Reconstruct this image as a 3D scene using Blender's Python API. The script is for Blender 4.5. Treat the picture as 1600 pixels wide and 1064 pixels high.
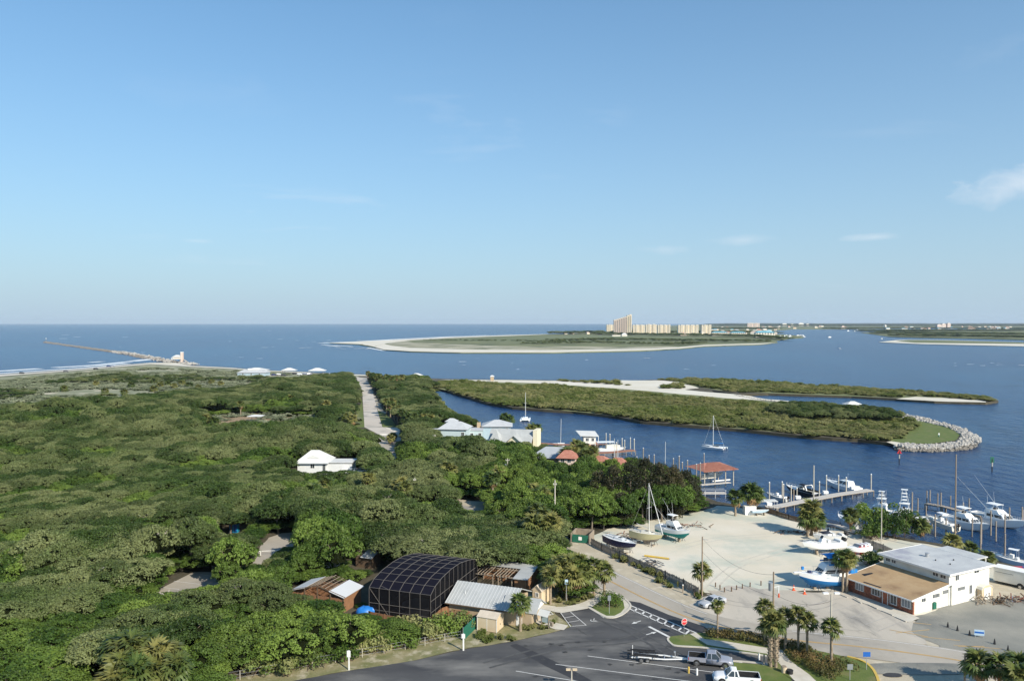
import bpy, bmesh, math, random
import numpy as np
from mathutils import Vector, Matrix, noise as mnoise
from mathutils.geometry import tessellate_polygon
for o in list(bpy.data.objects): bpy.data.objects.remove(o, do_unlink=True)
scene = bpy.context.scene; COL = scene.collection
R = math.radians
rnd = random.Random(7); npr = np.random.default_rng(11)
# ---------------- camera
EYE = 45.0; FOC = 1215.0; PITCH = math.atan(27.5/1215.0)
cam_d = bpy.data.cameras.new('camera'); cam = bpy.data.objects.new('camera', cam_d); COL.objects.link(cam)
cam_d.sensor_width = 23.7; cam_d.lens = 23.7*FOC/1600; cam_d.clip_start = 0.5; cam_d.clip_end = 200000
cam.location = (0, 0, EYE); cam.rotation_euler = (R(90)-PITCH, 0, 0); scene.camera = cam
# ---------------- light
SUN_AZ = Vector((0.64, -0.77, 0)).normalized(); SUN_EL = R(33)
sd = Vector((SUN_AZ.x*math.cos(SUN_EL), SUN_AZ.y*math.cos(SUN_EL), math.sin(SUN_EL)))
sl = bpy.data.lights.new('sun', 'SUN'); sl.energy = 4.6; sl.angle = R(0.5); sl.color = (1.0, 0.92, 0.79)
sun = bpy.data.objects.new('sun', sl); COL.objects.link(sun); sun.location = (60, -80, 120)
sun.rotation_euler = sd.to_track_quat('Z', 'Y').to_euler()
world = bpy.data.worlds.new('World'); scene.world = world; world.use_nodes = True
wn = world.node_tree; wn.nodes.clear(); W = wn.nodes.new; WL = wn.links.new
sky = W('ShaderNodeTexSky'); sky.sky_type = 'NISHITA'; sky.sun_disc = False; sky.sun_elevation = SUN_EL
sky.sun_rotation = math.atan2(SUN_AZ.x, SUN_AZ.y); sky.altitude = 0; sky.air_density = 1.0; sky.dust_density = 0.6; sky.ozone_density = 2.5
bg = W('ShaderNodeBackground'); bg.inputs[1].default_value = 0.118
wout = W('ShaderNodeOutputWorld')
# thin clouds: high cirrus and small low puffs, as functions of view direction over the whole sky
tc = W('ShaderNodeTexCoord'); sep = W('ShaderNodeSeparateXYZ'); WL(tc.outputs['Generated'], sep.inputs[0])
def wm(op, a, b=None, c=None, clamp=False):
    n = W('ShaderNodeMath'); n.operation = op; n.use_clamp = clamp
    for i, v in enumerate((a, b, c)):
        if v is None: continue
        if isinstance(v, (int, float)): n.inputs[i].default_value = v
        else: WL(v, n.inputs[i])
    return n.outputs[0]
zc = wm('MAXIMUM', sep.outputs[2], 0.0)
den = wm('ADD', zc, 0.10)
cx_ = wm('DIVIDE', sep.outputs[0], den); cy_ = wm('DIVIDE', sep.outputs[1], den)
cmb = W('ShaderNodeCombineXYZ'); WL(wm('MULTIPLY', cx_, 0.75), cmb.inputs[0]); WL(cy_, cmb.inputs[1])
def wnoise(sc, det, off, rough=0.6, dist=0.0):
    mp = W('ShaderNodeMapping'); mp.inputs['Location'].default_value = off; WL(cmb.outputs[0], mp.inputs[0])
    n = W('ShaderNodeTexNoise'); n.inputs['Scale'].default_value = sc; n.inputs['Detail'].default_value = det
    n.inputs['Roughness'].default_value = rough; n.inputs['Distortion'].default_value = dist; WL(mp.outputs[0], n.inputs['Vector']); return n.outputs[0]
n1 = wnoise(1.5, 7, (3.1, 7.7, 0), 0.62, 0.3); n2 = wnoise(0.33, 3, (1.4, 0.3, 0))
mr = W('ShaderNodeMapRange'); mr.inputs[1].default_value = 0.56; mr.inputs[2].default_value = 0.86; WL(n1, mr.inputs[0])
mr2 = W('ShaderNodeMapRange'); mr2.inputs[1].default_value = 0.50; mr2.inputs[2].default_value = 0.68; WL(n2, mr2.inputs[0])
cl = wm('MULTIPLY', wm('MULTIPLY', mr.outputs[0], mr2.outputs[0]), 0.8, clamp=True)
hzm = W('ShaderNodeMapRange'); hzm.inputs[1].default_value = 0.02; hzm.inputs[2].default_value = 0.10; WL(sep.outputs[2], hzm.inputs[0])
cl = wm('MULTIPLY', cl, hzm.outputs[0])
# one soft cumulus wisp low on the right side of the view
def puff(ax, ez, wx, wz, off, amt):
    # direction angles
    a = wm('ARCTAN2', sep.outputs[0], sep.outputs[1]); e = wm('ARCSINE', sep.outputs[2])
    da = wm('DIVIDE', wm('SUBTRACT', a, ax), wx); de = wm('DIVIDE', wm('SUBTRACT', e, ez), wz)
    d = wm('SQRT', wm('ADD', wm('MULTIPLY', da, da), wm('MULTIPLY', de, de)))
    c2 = W('ShaderNodeCombineXYZ'); WL(a, c2.inputs[0]); WL(wm('MULTIPLY', e, 2.0), c2.inputs[1]); c2.inputs[2].default_value = off
    n = W('ShaderNodeTexNoise'); n.inputs['Scale'].default_value = 16; n.inputs['Detail'].default_value = 8; n.inputs['Roughness'].default_value = 0.6; n.inputs['Distortion'].default_value = .6; WL(c2.outputs[0], n.inputs['Vector'])
    v = wm('SUBTRACT', wm('ADD', wm('MULTIPLY', n.outputs[0], 2.2), -0.35), d)
    return wm('MULTIPLY', v, amt, clamp=True)
hd = lambda px: math.atan((px-800)/FOC)
he = lambda px, py: math.atan((504.5-py)/math.hypot(FOC, px-800))
cl = wm('MAXIMUM', cl, puff(hd(1590), he(1590, 290), .085, .030, 0.3, .62))
cl = wm('MAXIMUM', cl, puff(hd(1370), he(1370, 371), .045, .006, 1.7, .4))
cl = wm('MAXIMUM', cl, puff(hd(1160), he(1160, 376), .06, .008, 3.7, .28))
cl = wm('MAXIMUM', cl, puff(hd(1040), he(1040, 390), .05, .009, 5.2, .28))
cl = wm('MAXIMUM', cl, puff(hd(308), he(308, 377), .03, .004, 8.2, .35))
cl = wm('MAXIMUM', cl, puff(hd(350), he(350, 150), .16, .03, 9.9, .05))
hs = W('ShaderNodeHueSaturation'); hs.inputs['Saturation'].default_value = 1.15; tn = W('ShaderNodeMixRGB'); tn.blend_type = 'MULTIPLY'; tn.inputs[0].default_value = 1; tn.inputs[2].default_value = (.70, .93, 1.0, 1); WL(sky.outputs[0], tn.inputs[1]); WL(tn.outputs[0], hs.inputs['Color'])
hf = wm('MULTIPLY', wm('POWER', 2.718, wm('MULTIPLY', zc, -3.3)), .97)
mh_ = W('ShaderNodeMixRGB'); WL(hf, mh_.inputs[0]); WL(hs.outputs[0], mh_.inputs[1]); mh_.inputs[2].default_value = (2.95, 3.85, 4.75, 1)
mx = W('ShaderNodeMixRGB'); WL(cl, mx.inputs[0]); WL(mh_.outputs[0], mx.inputs[1]); mx.inputs[2].default_value = (5.6, 5.9, 6.3, 1)
WL(mx.outputs[0], bg.inputs[0]); WL(bg.outputs[0], wout.inputs[0])
vs = scene.view_settings; scene.display_settings.display_device = 'sRGB'
vs.view_transform = 'Standard'; vs.look = 'None'; vs.gamma = 1; vs.use_curve_mapping = False; vs.exposure = 0.43
scene.render.engine = 'CYCLES'; scene.cycles.max_bounces = 6; scene.cycles.volume_bounces = 0; scene.cycles.transparent_max_bounces = 12

# ---------------- helpers
cp, sp_ = math.cos(PITCH), math.sin(PITCH)
def G(px, py, z=0.0):
    "photograph pixel -> the point of the level z seen there"
    u = (px-800)/FOC; v = (532-py)/FOC
    d = Vector((u, cp+v*sp_, -sp_+v*cp)); t = (z-EYE)/d.z
    return Vector((d.x*t, d.y*t, z))
def PX(x, y, z):
    dy, dz = y, z-EYE
    f = dy*cp-dz*sp_; up = dy*sp_+dz*cp
    return 800+FOC*x/f, 532-FOC*up/f
def HT(px, pyb, pyt):
    "height of something standing at pixel (px, pyb) whose top shows at pyt"
    g = G(px, pyb); v = (532-pyt)/FOC; t = g.y/(cp+v*sp_); return EYE+t*(-sp_+v*cp)
def inpoly(x, y, poly):
    c = False; n = len(poly); j = n-1
    for i in range(n):
        xi, yi = poly[i][0], poly[i][1]; xj, yj = poly[j][0], poly[j][1]
        if (yi > y) != (yj > y) and x < (xj-xi)*(y-yi)/(yj-yi)+xi: c = not c
        j = i
    return c
M = {}
def newmat(name):
    m = bpy.data.materials.new(name); m.use_nodes = True; nt = m.node_tree
    b = nt.nodes['Principled BSDF']; M[name] = m; return m, nt, b
def mat(name, col, rough=.6, col2=None, scale=1.0, detail=6, bump=0.0, bscale=None, metal=0.0, spec=0.5, lo=.35, hi=.65, coords='Object', stretch=None, col3=None, scale3=None, lo3=.5, hi3=.7, alpha=None):
    m, nt, b = newmat(name); N = nt.nodes.new; L = nt.links.new
    b.inputs['Base Color'].default_value = (*col, 1); b.inputs['Roughness'].default_value = rough; b.inputs['Metallic'].default_value = metal
    b.inputs['Specular IOR Level'].default_value = spec
    if alpha is not None: b.inputs['Alpha'].default_value = alpha
    if col2 or bump:
        if coords == 'World':
            tcn = N('ShaderNodeNewGeometry'); src = tcn.outputs['Position']
        else:
            tcn = N('ShaderNodeTexCoord'); src = tcn.outputs['Object']
        if stretch:
            mp = N('ShaderNodeMapping'); mp.inputs['Scale'].default_value = stretch; L(src, mp.inputs[0]); src = mp.outputs[0]
    def nz(sc, det=detail):
        n = N('ShaderNodeTexNoise'); n.inputs['Scale'].default_value = sc; n.inputs['Detail'].default_value = det; n.inputs['Roughness'].default_value = .62; L(src, n.inputs['Vector']); return n.outputs[0]
    if col2:
        mr = N('ShaderNodeMapRange'); mr.inputs[1].default_value = lo; mr.inputs[2].default_value = hi; L(nz(scale), mr.inputs[0])
        mxn = N('ShaderNodeMixRGB'); L(mr.outputs[0], mxn.inputs[0]); mxn.inputs[1].default_value = (*col, 1); mxn.inputs[2].default_value = (*col2, 1); out = mxn.outputs[0]
        if col3:
            mr3 = N('ShaderNodeMapRange'); mr3.inputs[1].default_value = lo3; mr3.inputs[2].default_value = hi3; L(nz(scale3), mr3.inputs[0])
            m3 = N('ShaderNodeMixRGB'); L(mr3.outputs[0], m3.inputs[0]); L(out, m3.inputs[1]); m3.inputs[2].default_value = (*col3, 1); out = m3.outputs[0]
        L(out, b.inputs['Base Color'])
    if bump:
        bp = N('ShaderNodeBump'); bp.inputs['Strength'].default_value = 1; bp.inputs['Distance'].default_value = bump; L(nz(bscale or scale*4), bp.inputs['Height']); L(bp.outputs[0], b.inputs['Normal'])
    return m
def leafmat(name, a, b2, c=None, rough=.55, trans=.22, patch=.02, val=.25):
    m, nt, b = newmat(name); N = nt.nodes.new; L = nt.links.new
    at = N('ShaderNodeAttribute'); at.attribute_name = 'tone'
    mx1 = N('ShaderNodeMixRGB'); L(at.outputs['Fac'], mx1.inputs[0]); mx1.inputs[1].default_value = (*a, 1); mx1.inputs[2].default_value = (*b2, 1); out = mx1.outputs[0]
    oi = N('ShaderNodeObjectInfo')
    if c:
        gp = N('ShaderNodeNewGeometry'); n = N('ShaderNodeTexNoise'); n.inputs['Scale'].default_value = patch; n.inputs['Detail'].default_value = 3; L(gp.outputs['Position'], n.inputs['Vector'])
        ad = N('ShaderNodeMath'); ad.operation = 'MULTIPLY_ADD'; L(oi.outputs['Random'], ad.inputs[0]); ad.inputs[1].default_value = .35; L(n.outputs[0], ad.inputs[2])
        mr = N('ShaderNodeMapRange'); mr.inputs[1].default_value = .52; mr.inputs[2].default_value = .86; L(ad.outputs[0], mr.inputs[0])
        m2 = N('ShaderNodeMixRGB'); L(mr.outputs[0], m2.inputs[0]); L(out, m2.inputs[1]); m2.inputs[2].default_value = (*c, 1); out = m2.outputs[0]
    hv = N('ShaderNodeHueSaturation'); mrv = N('ShaderNodeMapRange'); mrv.inputs[3].default_value = 1-val; mrv.inputs[4].default_value = 1+val; L(oi.outputs['Random'], mrv.inputs[0]); L(mrv.outputs[0], hv.inputs['Value']); L(out, hv.inputs['Color']); out = hv.outputs[0]
    L(out, b.inputs['Base Color']); b.inputs['Roughness'].default_value = rough; b.inputs['Specular IOR Level'].default_value = .25
    tr = N('ShaderNodeBsdfTranslucent'); L(out, tr.inputs[0]); ms = N('ShaderNodeMixShader'); ms.inputs[0].default_value = trans
    L(b.outputs[0], ms.inputs[1]); L(tr.outputs[0], ms.inputs[2]); L(ms.outputs[0], nt.nodes['Material Output'].inputs[0]); return m

class MB:
    def __init__(s): s.v = []; s.f = []
    def add(s, vs_, fs):
        k = len(s.v); s.v += [tuple(p) for p in vs_]; s.f += [tuple(i+k for i in f) for f in fs]; return s
    def box(s, x0, y0, z0, x1, y1, z1):
        v = [(x, y, z) for z in (z0, z1) for y in (y0, y1) for x in (x0, x1)]
        return s.add(v, [(0,2,3,1),(4,5,7,6),(0,1,5,4),(2,6,7,3),(0,4,6,2),(1,3,7,5)])
    def cbox(s, c, d, rz=0.0):
        x, y, z = d[0]/2, d[1]/2, d[2]/2; co, si = math.cos(rz), math.sin(rz)
        v = [(c[0]+a*x*co-b*y*si, c[1]+a*x*si+b*y*co, c[2]+e*z) for e in (-1,1) for b in (-1,1) for a in (-1,1)]
        return s.add(v, [(0,2,3,1),(4,5,7,6),(0,1,5,4),(2,6,7,3),(0,4,6,2),(1,3,7,5)])
    def bar(s, p, q, w, h=None):
        p = Vector(p); q = Vector(q); h = h or w; d = (q-p).normalized()
        u = d.cross(Vector((0,0,1)));  u = Vector((1,0,0)) if u.length < 1e-4 else u.normalized(); t = u.cross(d)
        v = [a+u*(i*w/2)+t*(j*h/2) for a in (p, q) for j in (-1,1) for i in (-1,1)]
        return s.add(v, [(0,2,3,1),(4,5,7,6),(0,1,5,4),(2,6,7,3),(0,4,6,2),(1,3,7,5)])
    def cyl(s, p, q, r0, r1=None, n=8, cap=True):
        p = Vector(p); q = Vector(q); r1 = r0 if r1 is None else r1; d = (q-p).normalized()
        u = d.cross(Vector((0,0,1)));  u = Vector((1,0,0)) if u.length < 1e-4 else u.normalized(); t = u.cross(d)
        v = [c+(u*math.cos(k*2*math.pi/n)+t*math.sin(k*2*math.pi/n))*r for c, r in ((p, r0), (q, r1)) for k in range(n)]
        f = [(k, (k+1)%n, n+(k+1)%n, n+k) for k in range(n)]
        if cap: f += [tuple(range(n-1, -1, -1)), tuple(range(n, 2*n))]
        return s.add(v, f)
    def tube(s, pts, r, n=6):
        for a, b in zip(pts[:-1], pts[1:]): s.cyl(a, b, r, r, n)
        return s
    def rings(s, rs, cap=True, close=True):
        n = len(rs[0]); k = len(s.v); s.v += [tuple(p) for r in rs for p in r]
        m = n if close else n-1
        for i in range(len(rs)-1):
            for j in range(m): s.f.append((k+i*n+j, k+i*n+(j+1)%n, k+(i+1)*n+(j+1)%n, k+(i+1)*n+j))
        if cap: s.f.append(tuple(k+j for j in range(n-1,-1,-1))); s.f.append(tuple(k+(len(rs)-1)*n+j for j in range(n)))
        return s
    def prof(s, pts, y0, y1):
        "xz outline extruded along y"
        return s.rings([[(x, y0, z) for x, z in pts], [(x, y1, z) for x, z in pts]])
    def profx(s, pts, x0, x1):
        return s.rings([[(x0, y, z) for y, z in pts], [(x1, y, z) for y, z in pts]])
    def quad(s, a, b, c, d): return s.add([a, b, c, d], [(0,1,2,3)])
    def poly(s, pts): return s.add(pts, [tuple(range(len(pts)))])
    def slab(s, a, b, c, d, t):
        "thick quad: corners a b c d, thickened by t along its normal (downwards)"
        a, b, c, d = map(Vector, (a, b, c, d)); n = (b-a).cross(d-a).normalized()*t
        return s.add([a, b, c, d, a-n, b-n, c-n, d-n], [(0,1,2,3),(7,6,5,4),(0,4,5,1),(1,5,6,2),(2,6,7,3),(3,7,4,0)])
def mesh_of(name, mb, m, smooth=False):
    me = bpy.data.meshes.new(name); me.from_pydata(mb.v, [], mb.f)
    bm = bmesh.new(); bm.from_mesh(me); bmesh.ops.recalc_face_normals(bm, faces=bm.faces); bm.to_mesh(me); bm.free()
    if m: me.materials.append(M[m] if isinstance(m, str) else m)
    if smooth: me.polygons.foreach_set('use_smooth', [True]*len(me.polygons))
    me.update(); return me
def part(name, mb, m, parent=None, smooth=False, loc=None, label=None, kind=None):
    o = bpy.data.objects.new(name, mb if isinstance(mb, bpy.types.Mesh) else mesh_of(name, mb, m, smooth)); COL.objects.link(o)
    if parent: o.parent = parent
    if loc is not None: o.location = loc
    if label: o['label'] = label
    if kind: o['kind'] = kind
    return o
def bevel(o, w=.03, seg=2):
    b = o.modifiers.new('bevel', 'BEVEL'); b.width = w; b.segments = seg; b.limit_method = 'ANGLE'; return o
def tag(o, label=None, cat=None, group=None, kind=None):
    if label: o['label'] = label
    if cat: o['category'] = cat
    if group: o['group'] = group
    if kind: o['kind'] = kind
    return o
def thing(name, label, cat, loc=(0,0,0), rz=0.0, group=None):
    o = bpy.data.objects.new(name, None); COL.objects.link(o); o.location = loc; o.rotation_euler = (0,0,rz); o.empty_display_size = .5
    return tag(o, label, cat, group)
def kids(o): return [c for c in ALLKIDS.get(o.name, [])]
def copy_tree(src, loc, rz=None, label=None, group=None, scale=None):
    r = src.copy(); COL.objects.link(r); r.location = loc
    if rz is not None: r.rotation_euler = (0, 0, rz)
    if label: r['label'] = label
    if group: r['group'] = group
    if scale is not None: r.scale = (scale,)*3 if isinstance(scale, (int, float)) else scale
    for c in src.children:
        d = c.copy(); COL.objects.link(d); d.parent = r
        for g in c.children:
            e = g.copy(); COL.objects.link(e); e.parent = d
    return r
def heading(a, b): d = b-a; return math.atan2(d.y, d.x)
def sheet(name, pts, m, z=0.0, parent=None, kind='structure', thick=0.0, label=None):
    "flat polygon from world points, with a skirt if thick"
    P3 = [Vector((p[0], p[1], 0)) for p in pts]
    if sum(P3[i].x*P3[(i+1)%len(P3)].y-P3[(i+1)%len(P3)].x*P3[i].y for i in range(len(P3))) < 0: P3.reverse()
    tris = tessellate_polygon([P3]); n = len(P3); mb = MB()
    v = [(p.x, p.y, z) for p in P3]; f = [tuple(t) for t in tris]
    if thick:
        v += [(p.x, p.y, z-thick) for p in P3]; f += [(i, i+n, (i+1)%n+n, (i+1)%n) for i in range(n)]
    me = bpy.data.meshes.new(name); me.from_pydata(v, [], f); me.materials.append(M[m])
    bm = bmesh.new(); bm.from_mesh(me)
    for fc in bm.faces:
        fc.normal_update()
        if abs(fc.normal.z) > .5 and fc.normal.z < 0: fc.normal_flip()
    bm.to_mesh(me); bm.free()
    o = bpy.data.objects.new(name, me); COL.objects.link(o); o['kind'] = kind
    if parent: o.parent = parent
    if label: o['label'] = label
    return o
def gp(pts, z=0.0): return [G(a, b, z) for a, b in pts]
def rough(pts, amp, step=2.0, seed=1):
    "a polygon whose straight sides wander like the edge of real ground"
    out = []; n = len(pts)
    for i in range(n):
        a, b = pts[i], pts[(i+1)%n]; L_ = (b-a).length; k = max(1, min(80, int(L_/step))); nv = Vector((-(b-a).y, (b-a).x, 0)).normalized() if L_ > 0 else Vector()
        for j in range(k):
            p = a.lerp(b, j/k); out.append(p+nv*(mnoise.noise(Vector((p.x/step*.35, p.y/step*.35, seed)))*amp*2 if j else 0))
    return out
def smoothline(pts, n=6):
    out = []; P = [Vector(p) for p in pts]
    for i in range(len(P)-1):
        p0 = P[max(i-1,0)]; p1 = P[i]; p2 = P[i+1]; p3 = P[min(i+2, len(P)-1)]
        for k in range(n):
            t = k/n; out.append(.5*((2*p1)+(p2-p0)*t+(2*p0-5*p1+4*p2-p3)*t*t+(3*p1-p0-3*p2+p3)*t**3))
    out.append(P[-1]); return out
def offs(line, d):
    out = []
    for i, p in enumerate(line):
        a = line[max(i-1,0)]; b = line[min(i+1, len(line)-1)]; t = (b-a); t.z = 0; t.normalize(); out.append(p+Vector((-t.y, t.x, 0))*d)
    return out
def stripe(name, line, w, m, z, parent=None, kind='structure', off=0.0):
    c = offs(line, off) if off else line; a = offs(c, w/2); b = offs(c, -w/2); mb = MB()
    for i in range(len(c)-1): mb.quad((b[i].x, b[i].y, z), (b[i+1].x, b[i+1].y, z), (a[i+1].x, a[i+1].y, z), (a[i].x, a[i].y, z))
    return part(name, mb, m, parent, kind=kind)
def wall_strip(name, line, w, h, m, z0=0.0, parent=None, kind='structure'):
    a = offs(line, w/2); b = offs(line, -w/2)
    rs = [[(b[i].x, b[i].y, z0), (b[i].x, b[i].y, z0+h), (a[i].x, a[i].y, z0+h), (a[i].x, a[i].y, z0)] for i in range(len(line))]
    return part(name, MB().rings(rs), m, parent, kind=kind)
# ---------------- materials of the ground
def water_mat():
    m, nt, b = newmat('water'); N = nt.nodes.new; L = nt.links.new
    g = N('ShaderNodeNewGeometry')
    def nz(sc, det=4, st=(1,1,1), rough=.6):
        mp = N('ShaderNodeMapping'); mp.inputs['Scale'].default_value = st; mp.inputs['Rotation'].default_value = (0,0,.5); L(g.outputs['Position'], mp.inputs[0])
        n = N('ShaderNodeTexNoise'); n.inputs['Scale'].default_value = sc; n.inputs['Detail'].default_value = det; n.inputs['Roughness'].default_value = rough; L(mp.outputs[0], n.inputs['Vector']); return n.outputs[0]
    def mr(x, a, b_, c=0, d=1):
        n = N('ShaderNodeMapRange'); L(x, n.inputs[0]); n.inputs[1].default_value = a; n.inputs[2].default_value = b_; n.inputs[3].default_value = c; n.inputs[4].default_value = d; return n.outputs[0]
    def mix(f, a, b_):
        n = N('ShaderNodeMixRGB'); L(f, n.inputs[0])
        for i, v in ((1, a), (2, b_)):
            if isinstance(v, tuple): n.inputs[i].default_value = (*v, 1)
            else: L(v, n.inputs[i])
        return n.outputs[0]
    c = mix(mr(nz(.012, 5, (1, .35, 1)), .38, .62), (.005, .030, .105), (.011, .048, .125))
    c = mix(mr(nz(.0022, 3, (1, .5, 1)), .42, .60), c, (.010, .062, .145)); c = mix(mr(nz(.0011, 5, (.6, 1.6, 1), .7), .56, .68, 0, .7), c, (.040, .075, .095))
    # short wind waves: lit and dark facets painted as flecks, real bump below
    fl = nz(.23, 6, (1, .55, 1), .75); c = mix(mr(fl, .52, .74, 0, .6), c, (.05, .12, .22)); c = mix(mr(nz(.045, 5, (1, .4, 1), .7), .40, .30, 0, .6), c, (.003, .015, .045))
    c = mix(mr(nz(.018, 9, (1, .7, 1), .82), .50, .66, 0, .55), c, (.030, .085, .165)); c = mix(mr(nz(.03, 9, (.8, .6, 1), .82), .50, .36, 0, .55), c, (.003, .018, .055))
    # whitecaps, only beyond the spit
    sp = N('ShaderNodeSeparateXYZ'); L(g.outputs['Position'], sp.inputs[0])
    wc = mr(nz(.10, 5, (.6, .2, 1), .7), .735, .77); far = mr(sp.outputs[1], 700, 1000); near = mr(sp.outputs[1], 5000, 2500)
    gate = mr(nz(.006, 2), .5, .6); 
    def mul(a, b_):
        n = N('ShaderNodeMath'); n.operation = 'MULTIPLY'; L(a, n.inputs[0]); L(b_, n.inputs[1]); return n.outputs[0]
    c = mix(mul(mul(mul(wc, far), gate), near), c, (.6, .65, .68))
    L(c, b.inputs['Base Color']); b.inputs['Roughness'].default_value = .24; b.inputs['IOR'].default_value = 1.33; b.inputs['Specular IOR Level'].default_value = .33
    ad = N('ShaderNodeMath'); ad.operation = 'MULTIPLY_ADD'; L(nz(1.1, 5, (1, .6, 1)), ad.inputs[0]); ad.inputs[1].default_value = .30; L(nz(.22, 3, (1, .5, 1)), ad.inputs[2])
    bp = N('ShaderNodeBump'); bp.inputs['Strength'].default_value = 1; bp.inputs['Distance'].default_value = 1.15; L(ad.outputs[0], bp.inputs['Height']); L(bp.outputs[0], b.inputs['Normal'])
water_mat()
mat('forest_floor', (.05,.045,.028), .95, (.09,.075,.045), .3, coords='World', bump=.1, bscale=2)
mat('sandlot', (.59,.53,.41), .95, (.67,.615,.51), .06, coords='World', bump=.02, bscale=2.5, col3=(.46,.48,.40), scale3=.07, lo3=.47, hi3=.62)
mat('shoulder', (.48,.42,.31), .95, (.38,.33,.24), .25, coords='World', bump=.03, bscale=3, col3=(.56,.50,.39), scale3=.5)
mat('road', (.34,.305,.25), .9, (.41,.37,.31), .12, coords='World', bump=.004, bscale=20, col3=(.21,.20,.185), scale3=.05, lo3=.52, hi3=.68)
mat('asphalt', (.045,.045,.048), .85, (.085,.083,.082), .16, coords='World', bump=.004, bscale=20, col3=(.22,.21,.19), scale3=.13, lo3=.47, hi3=.76, stretch=(.45,1.2,1))
mat('asphalt_patch', (.030,.030,.034), .8, (.045,.044,.046), .5, coords='World')
mat('gravel', (.20,.20,.175), .95, (.30,.285,.24), .10, coords='World', bump=.05, bscale=4, col3=(.12,.125,.12), scale3=.06, lo3=.5, hi3=.66)
mat('apron', (.42,.375,.305), .92, (.50,.45,.375), .10, coords='World', bump=.02, bscale=5, col3=(.27,.25,.22), scale3=.22, lo3=.52, hi3=.70, stretch=(1,.4,1))
mat('concrete', (.50,.46,.38), .9, (.58,.54,.46), .8, coords='World', bump=.004, bscale=9)
mat('curb', (.46,.42,.35), .9, (.56,.52,.45), .6, coords='World')
mat('curb_yellow', (.62,.42,.06), .8, (.5,.36,.1), 1.5, coords='World')
mat('paint_white', (.66,.65,.62), .7, (.45,.44,.42), 1.4, coords='World', lo=.5, hi=.75)
mat('paint_faded', (.42,.40,.37), .8, (.28,.27,.25), 1.2, coords='World', lo=.4, hi=.7)
mat('paint_yellow', (.58,.36,.12), .7, (.48,.33,.16), .8, coords='World')
mat('lawn', (.085,.125,.022), .9, (.13,.16,.035), .4, coords='World', bump=.05, bscale=8, col3=(.20,.17,.08), scale3=.25, lo3=.55, hi3=.75)
mat('verge', (.14,.15,.05), .95, (.28,.24,.13), .35, coords='World', bump=.08, bscale=5, col3=(.42,.37,.26), scale3=.5, lo3=.52, hi3=.66)
mat('beach_sand', (.60,.55,.44), .95, (.68,.64,.55), .02, coords='World', bump=.1, bscale=.3)
mat('wet_sand', (.30,.29,.27), .6, (.38,.36,.33), .03, coords='World')
mat('dune', (.17,.19,.105), .95, (.29,.285,.19), .05, coords='World', bump=.5, bscale=.4, col3=(.52,.46,.34), scale3=.045, lo3=.56, hi3=.64)
mat('far_scrub', (.12,.14,.055), .95, (.21,.215,.10), .012, coords='World', bump=1.5, bscale=.06, col3=(.055,.075,.035), scale3=.02, lo3=.5, hi3=.6, stretch=(.35,1,1))
mat('far_dune', (.28,.26,.15), .95, (.50,.46,.36), .02, coords='World', col3=(.10,.12,.055), scale3=.03, lo3=.50, hi3=.56, stretch=(.4,1,1))
mat('dry_ground', (.26,.17,.10), .95, (.30,.23,.13), .2, coords='World', bump=.1, bscale=2)
mat('foam', (.78,.80,.80), .8, (.6,.64,.66), .2, coords='World')
mat('shallow', (.045,.09,.12), .35, (.09,.125,.135), .02, coords='World')
mat('seawall', (.40,.37,.32), .9, (.30,.28,.25), 1, coords='World')
mat('water_blue_stain', (.10,.11,.13), .5)
mat('far_green_near', (.13,.155,.055), .95, (.20,.205,.09), .08, coords='World', bump=.3, bscale=1)
# ---------------- water and land
Zw = -1.2; HAZE = 2.6e-5
far = 34000
sheet('sea_water', [Vector((-far,-300,0)), Vector((far,-300,0)), Vector((far,far,0)), Vector((-far,far,0))], 'water', Zw)
near_land = [(-900,1600),(-900,640),(-300,602),(-60,588),(0,584.5),(60,580.5),(130,575.5),(200,569),(235,566.5),(270,566),(300,571),(360,574),(400,577.5),(500,582),(545,584),(590,586),(640,590),(700,592),(760,592.5),(800,593),(870,594),(960,595.5),(1031,593),(1087,592),(1200,598),(1300,604),(1400,610),(1500,617),(1545,622),(1560,626),(1540,629),(1500,628),(1460,627),(1400,623),(1330,619),(1200,615),(1155,616),(1132,612),(1112,610),(1120,617),(1200,626),(1280,632),(1330,637),(1400,646),(1450,654),(1490,666),(1515,679),(1522,688),(1515,696),(1480,699),(1440,700),(1405,699),(1400,692),(1385,691),(1340,686),(1300,684),(1250,680),(1200,675),(1150,670),(1100,666),(1060,663),(1000,658),(960,650),(900,643),(850,640),(800,636),(760,629),(720,617),(690,608),(673,605),(676,612),(684,622),(690,637),(715,650),(740,660),(780,676),(836,690),(880,703),(960,724),(1030,738),(1080,758),(1100,775),(1120,783),(1165,791),(1180,791),(1215,799),(1245,808),(1275,813),(1290,815),(1319,821.5),(1343,831),(1400,838),(1450,846),(1490,852),(1515,858),(1545,874),(1600,886),(1750,920),(2400,1000),(2600,1600)]
land = sheet('ground', gp(near_land), 'forest_floor', 0, thick=2.4)
tip = sheet('beach', gp([(-300,606),(-60,592),(0,588),(130,578),(235,569),(300,573),(360,576),(400,579),(500,584),(560,587),(590,588.2),(590,586.6),(545,584.6),(500,582.6),(400,578.1),(360,574.6),(300,571.6),(270,566.6),(235,567),(200,569.6),(130,576),(60,581),(0,585),(-60,588.5),(-300,602.5)]), 'beach_sand', .06)
sheet('wet_sand', gp([(-300,604),(-60,589.5),(0,586),(60,582),(130,577),(200,570.6),(235,567.8),(200,569.6),(130,575.8),(60,580.8),(0,584.8),(-60,588.3),(-300,602.3)]), 'wet_sand', .09)
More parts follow.
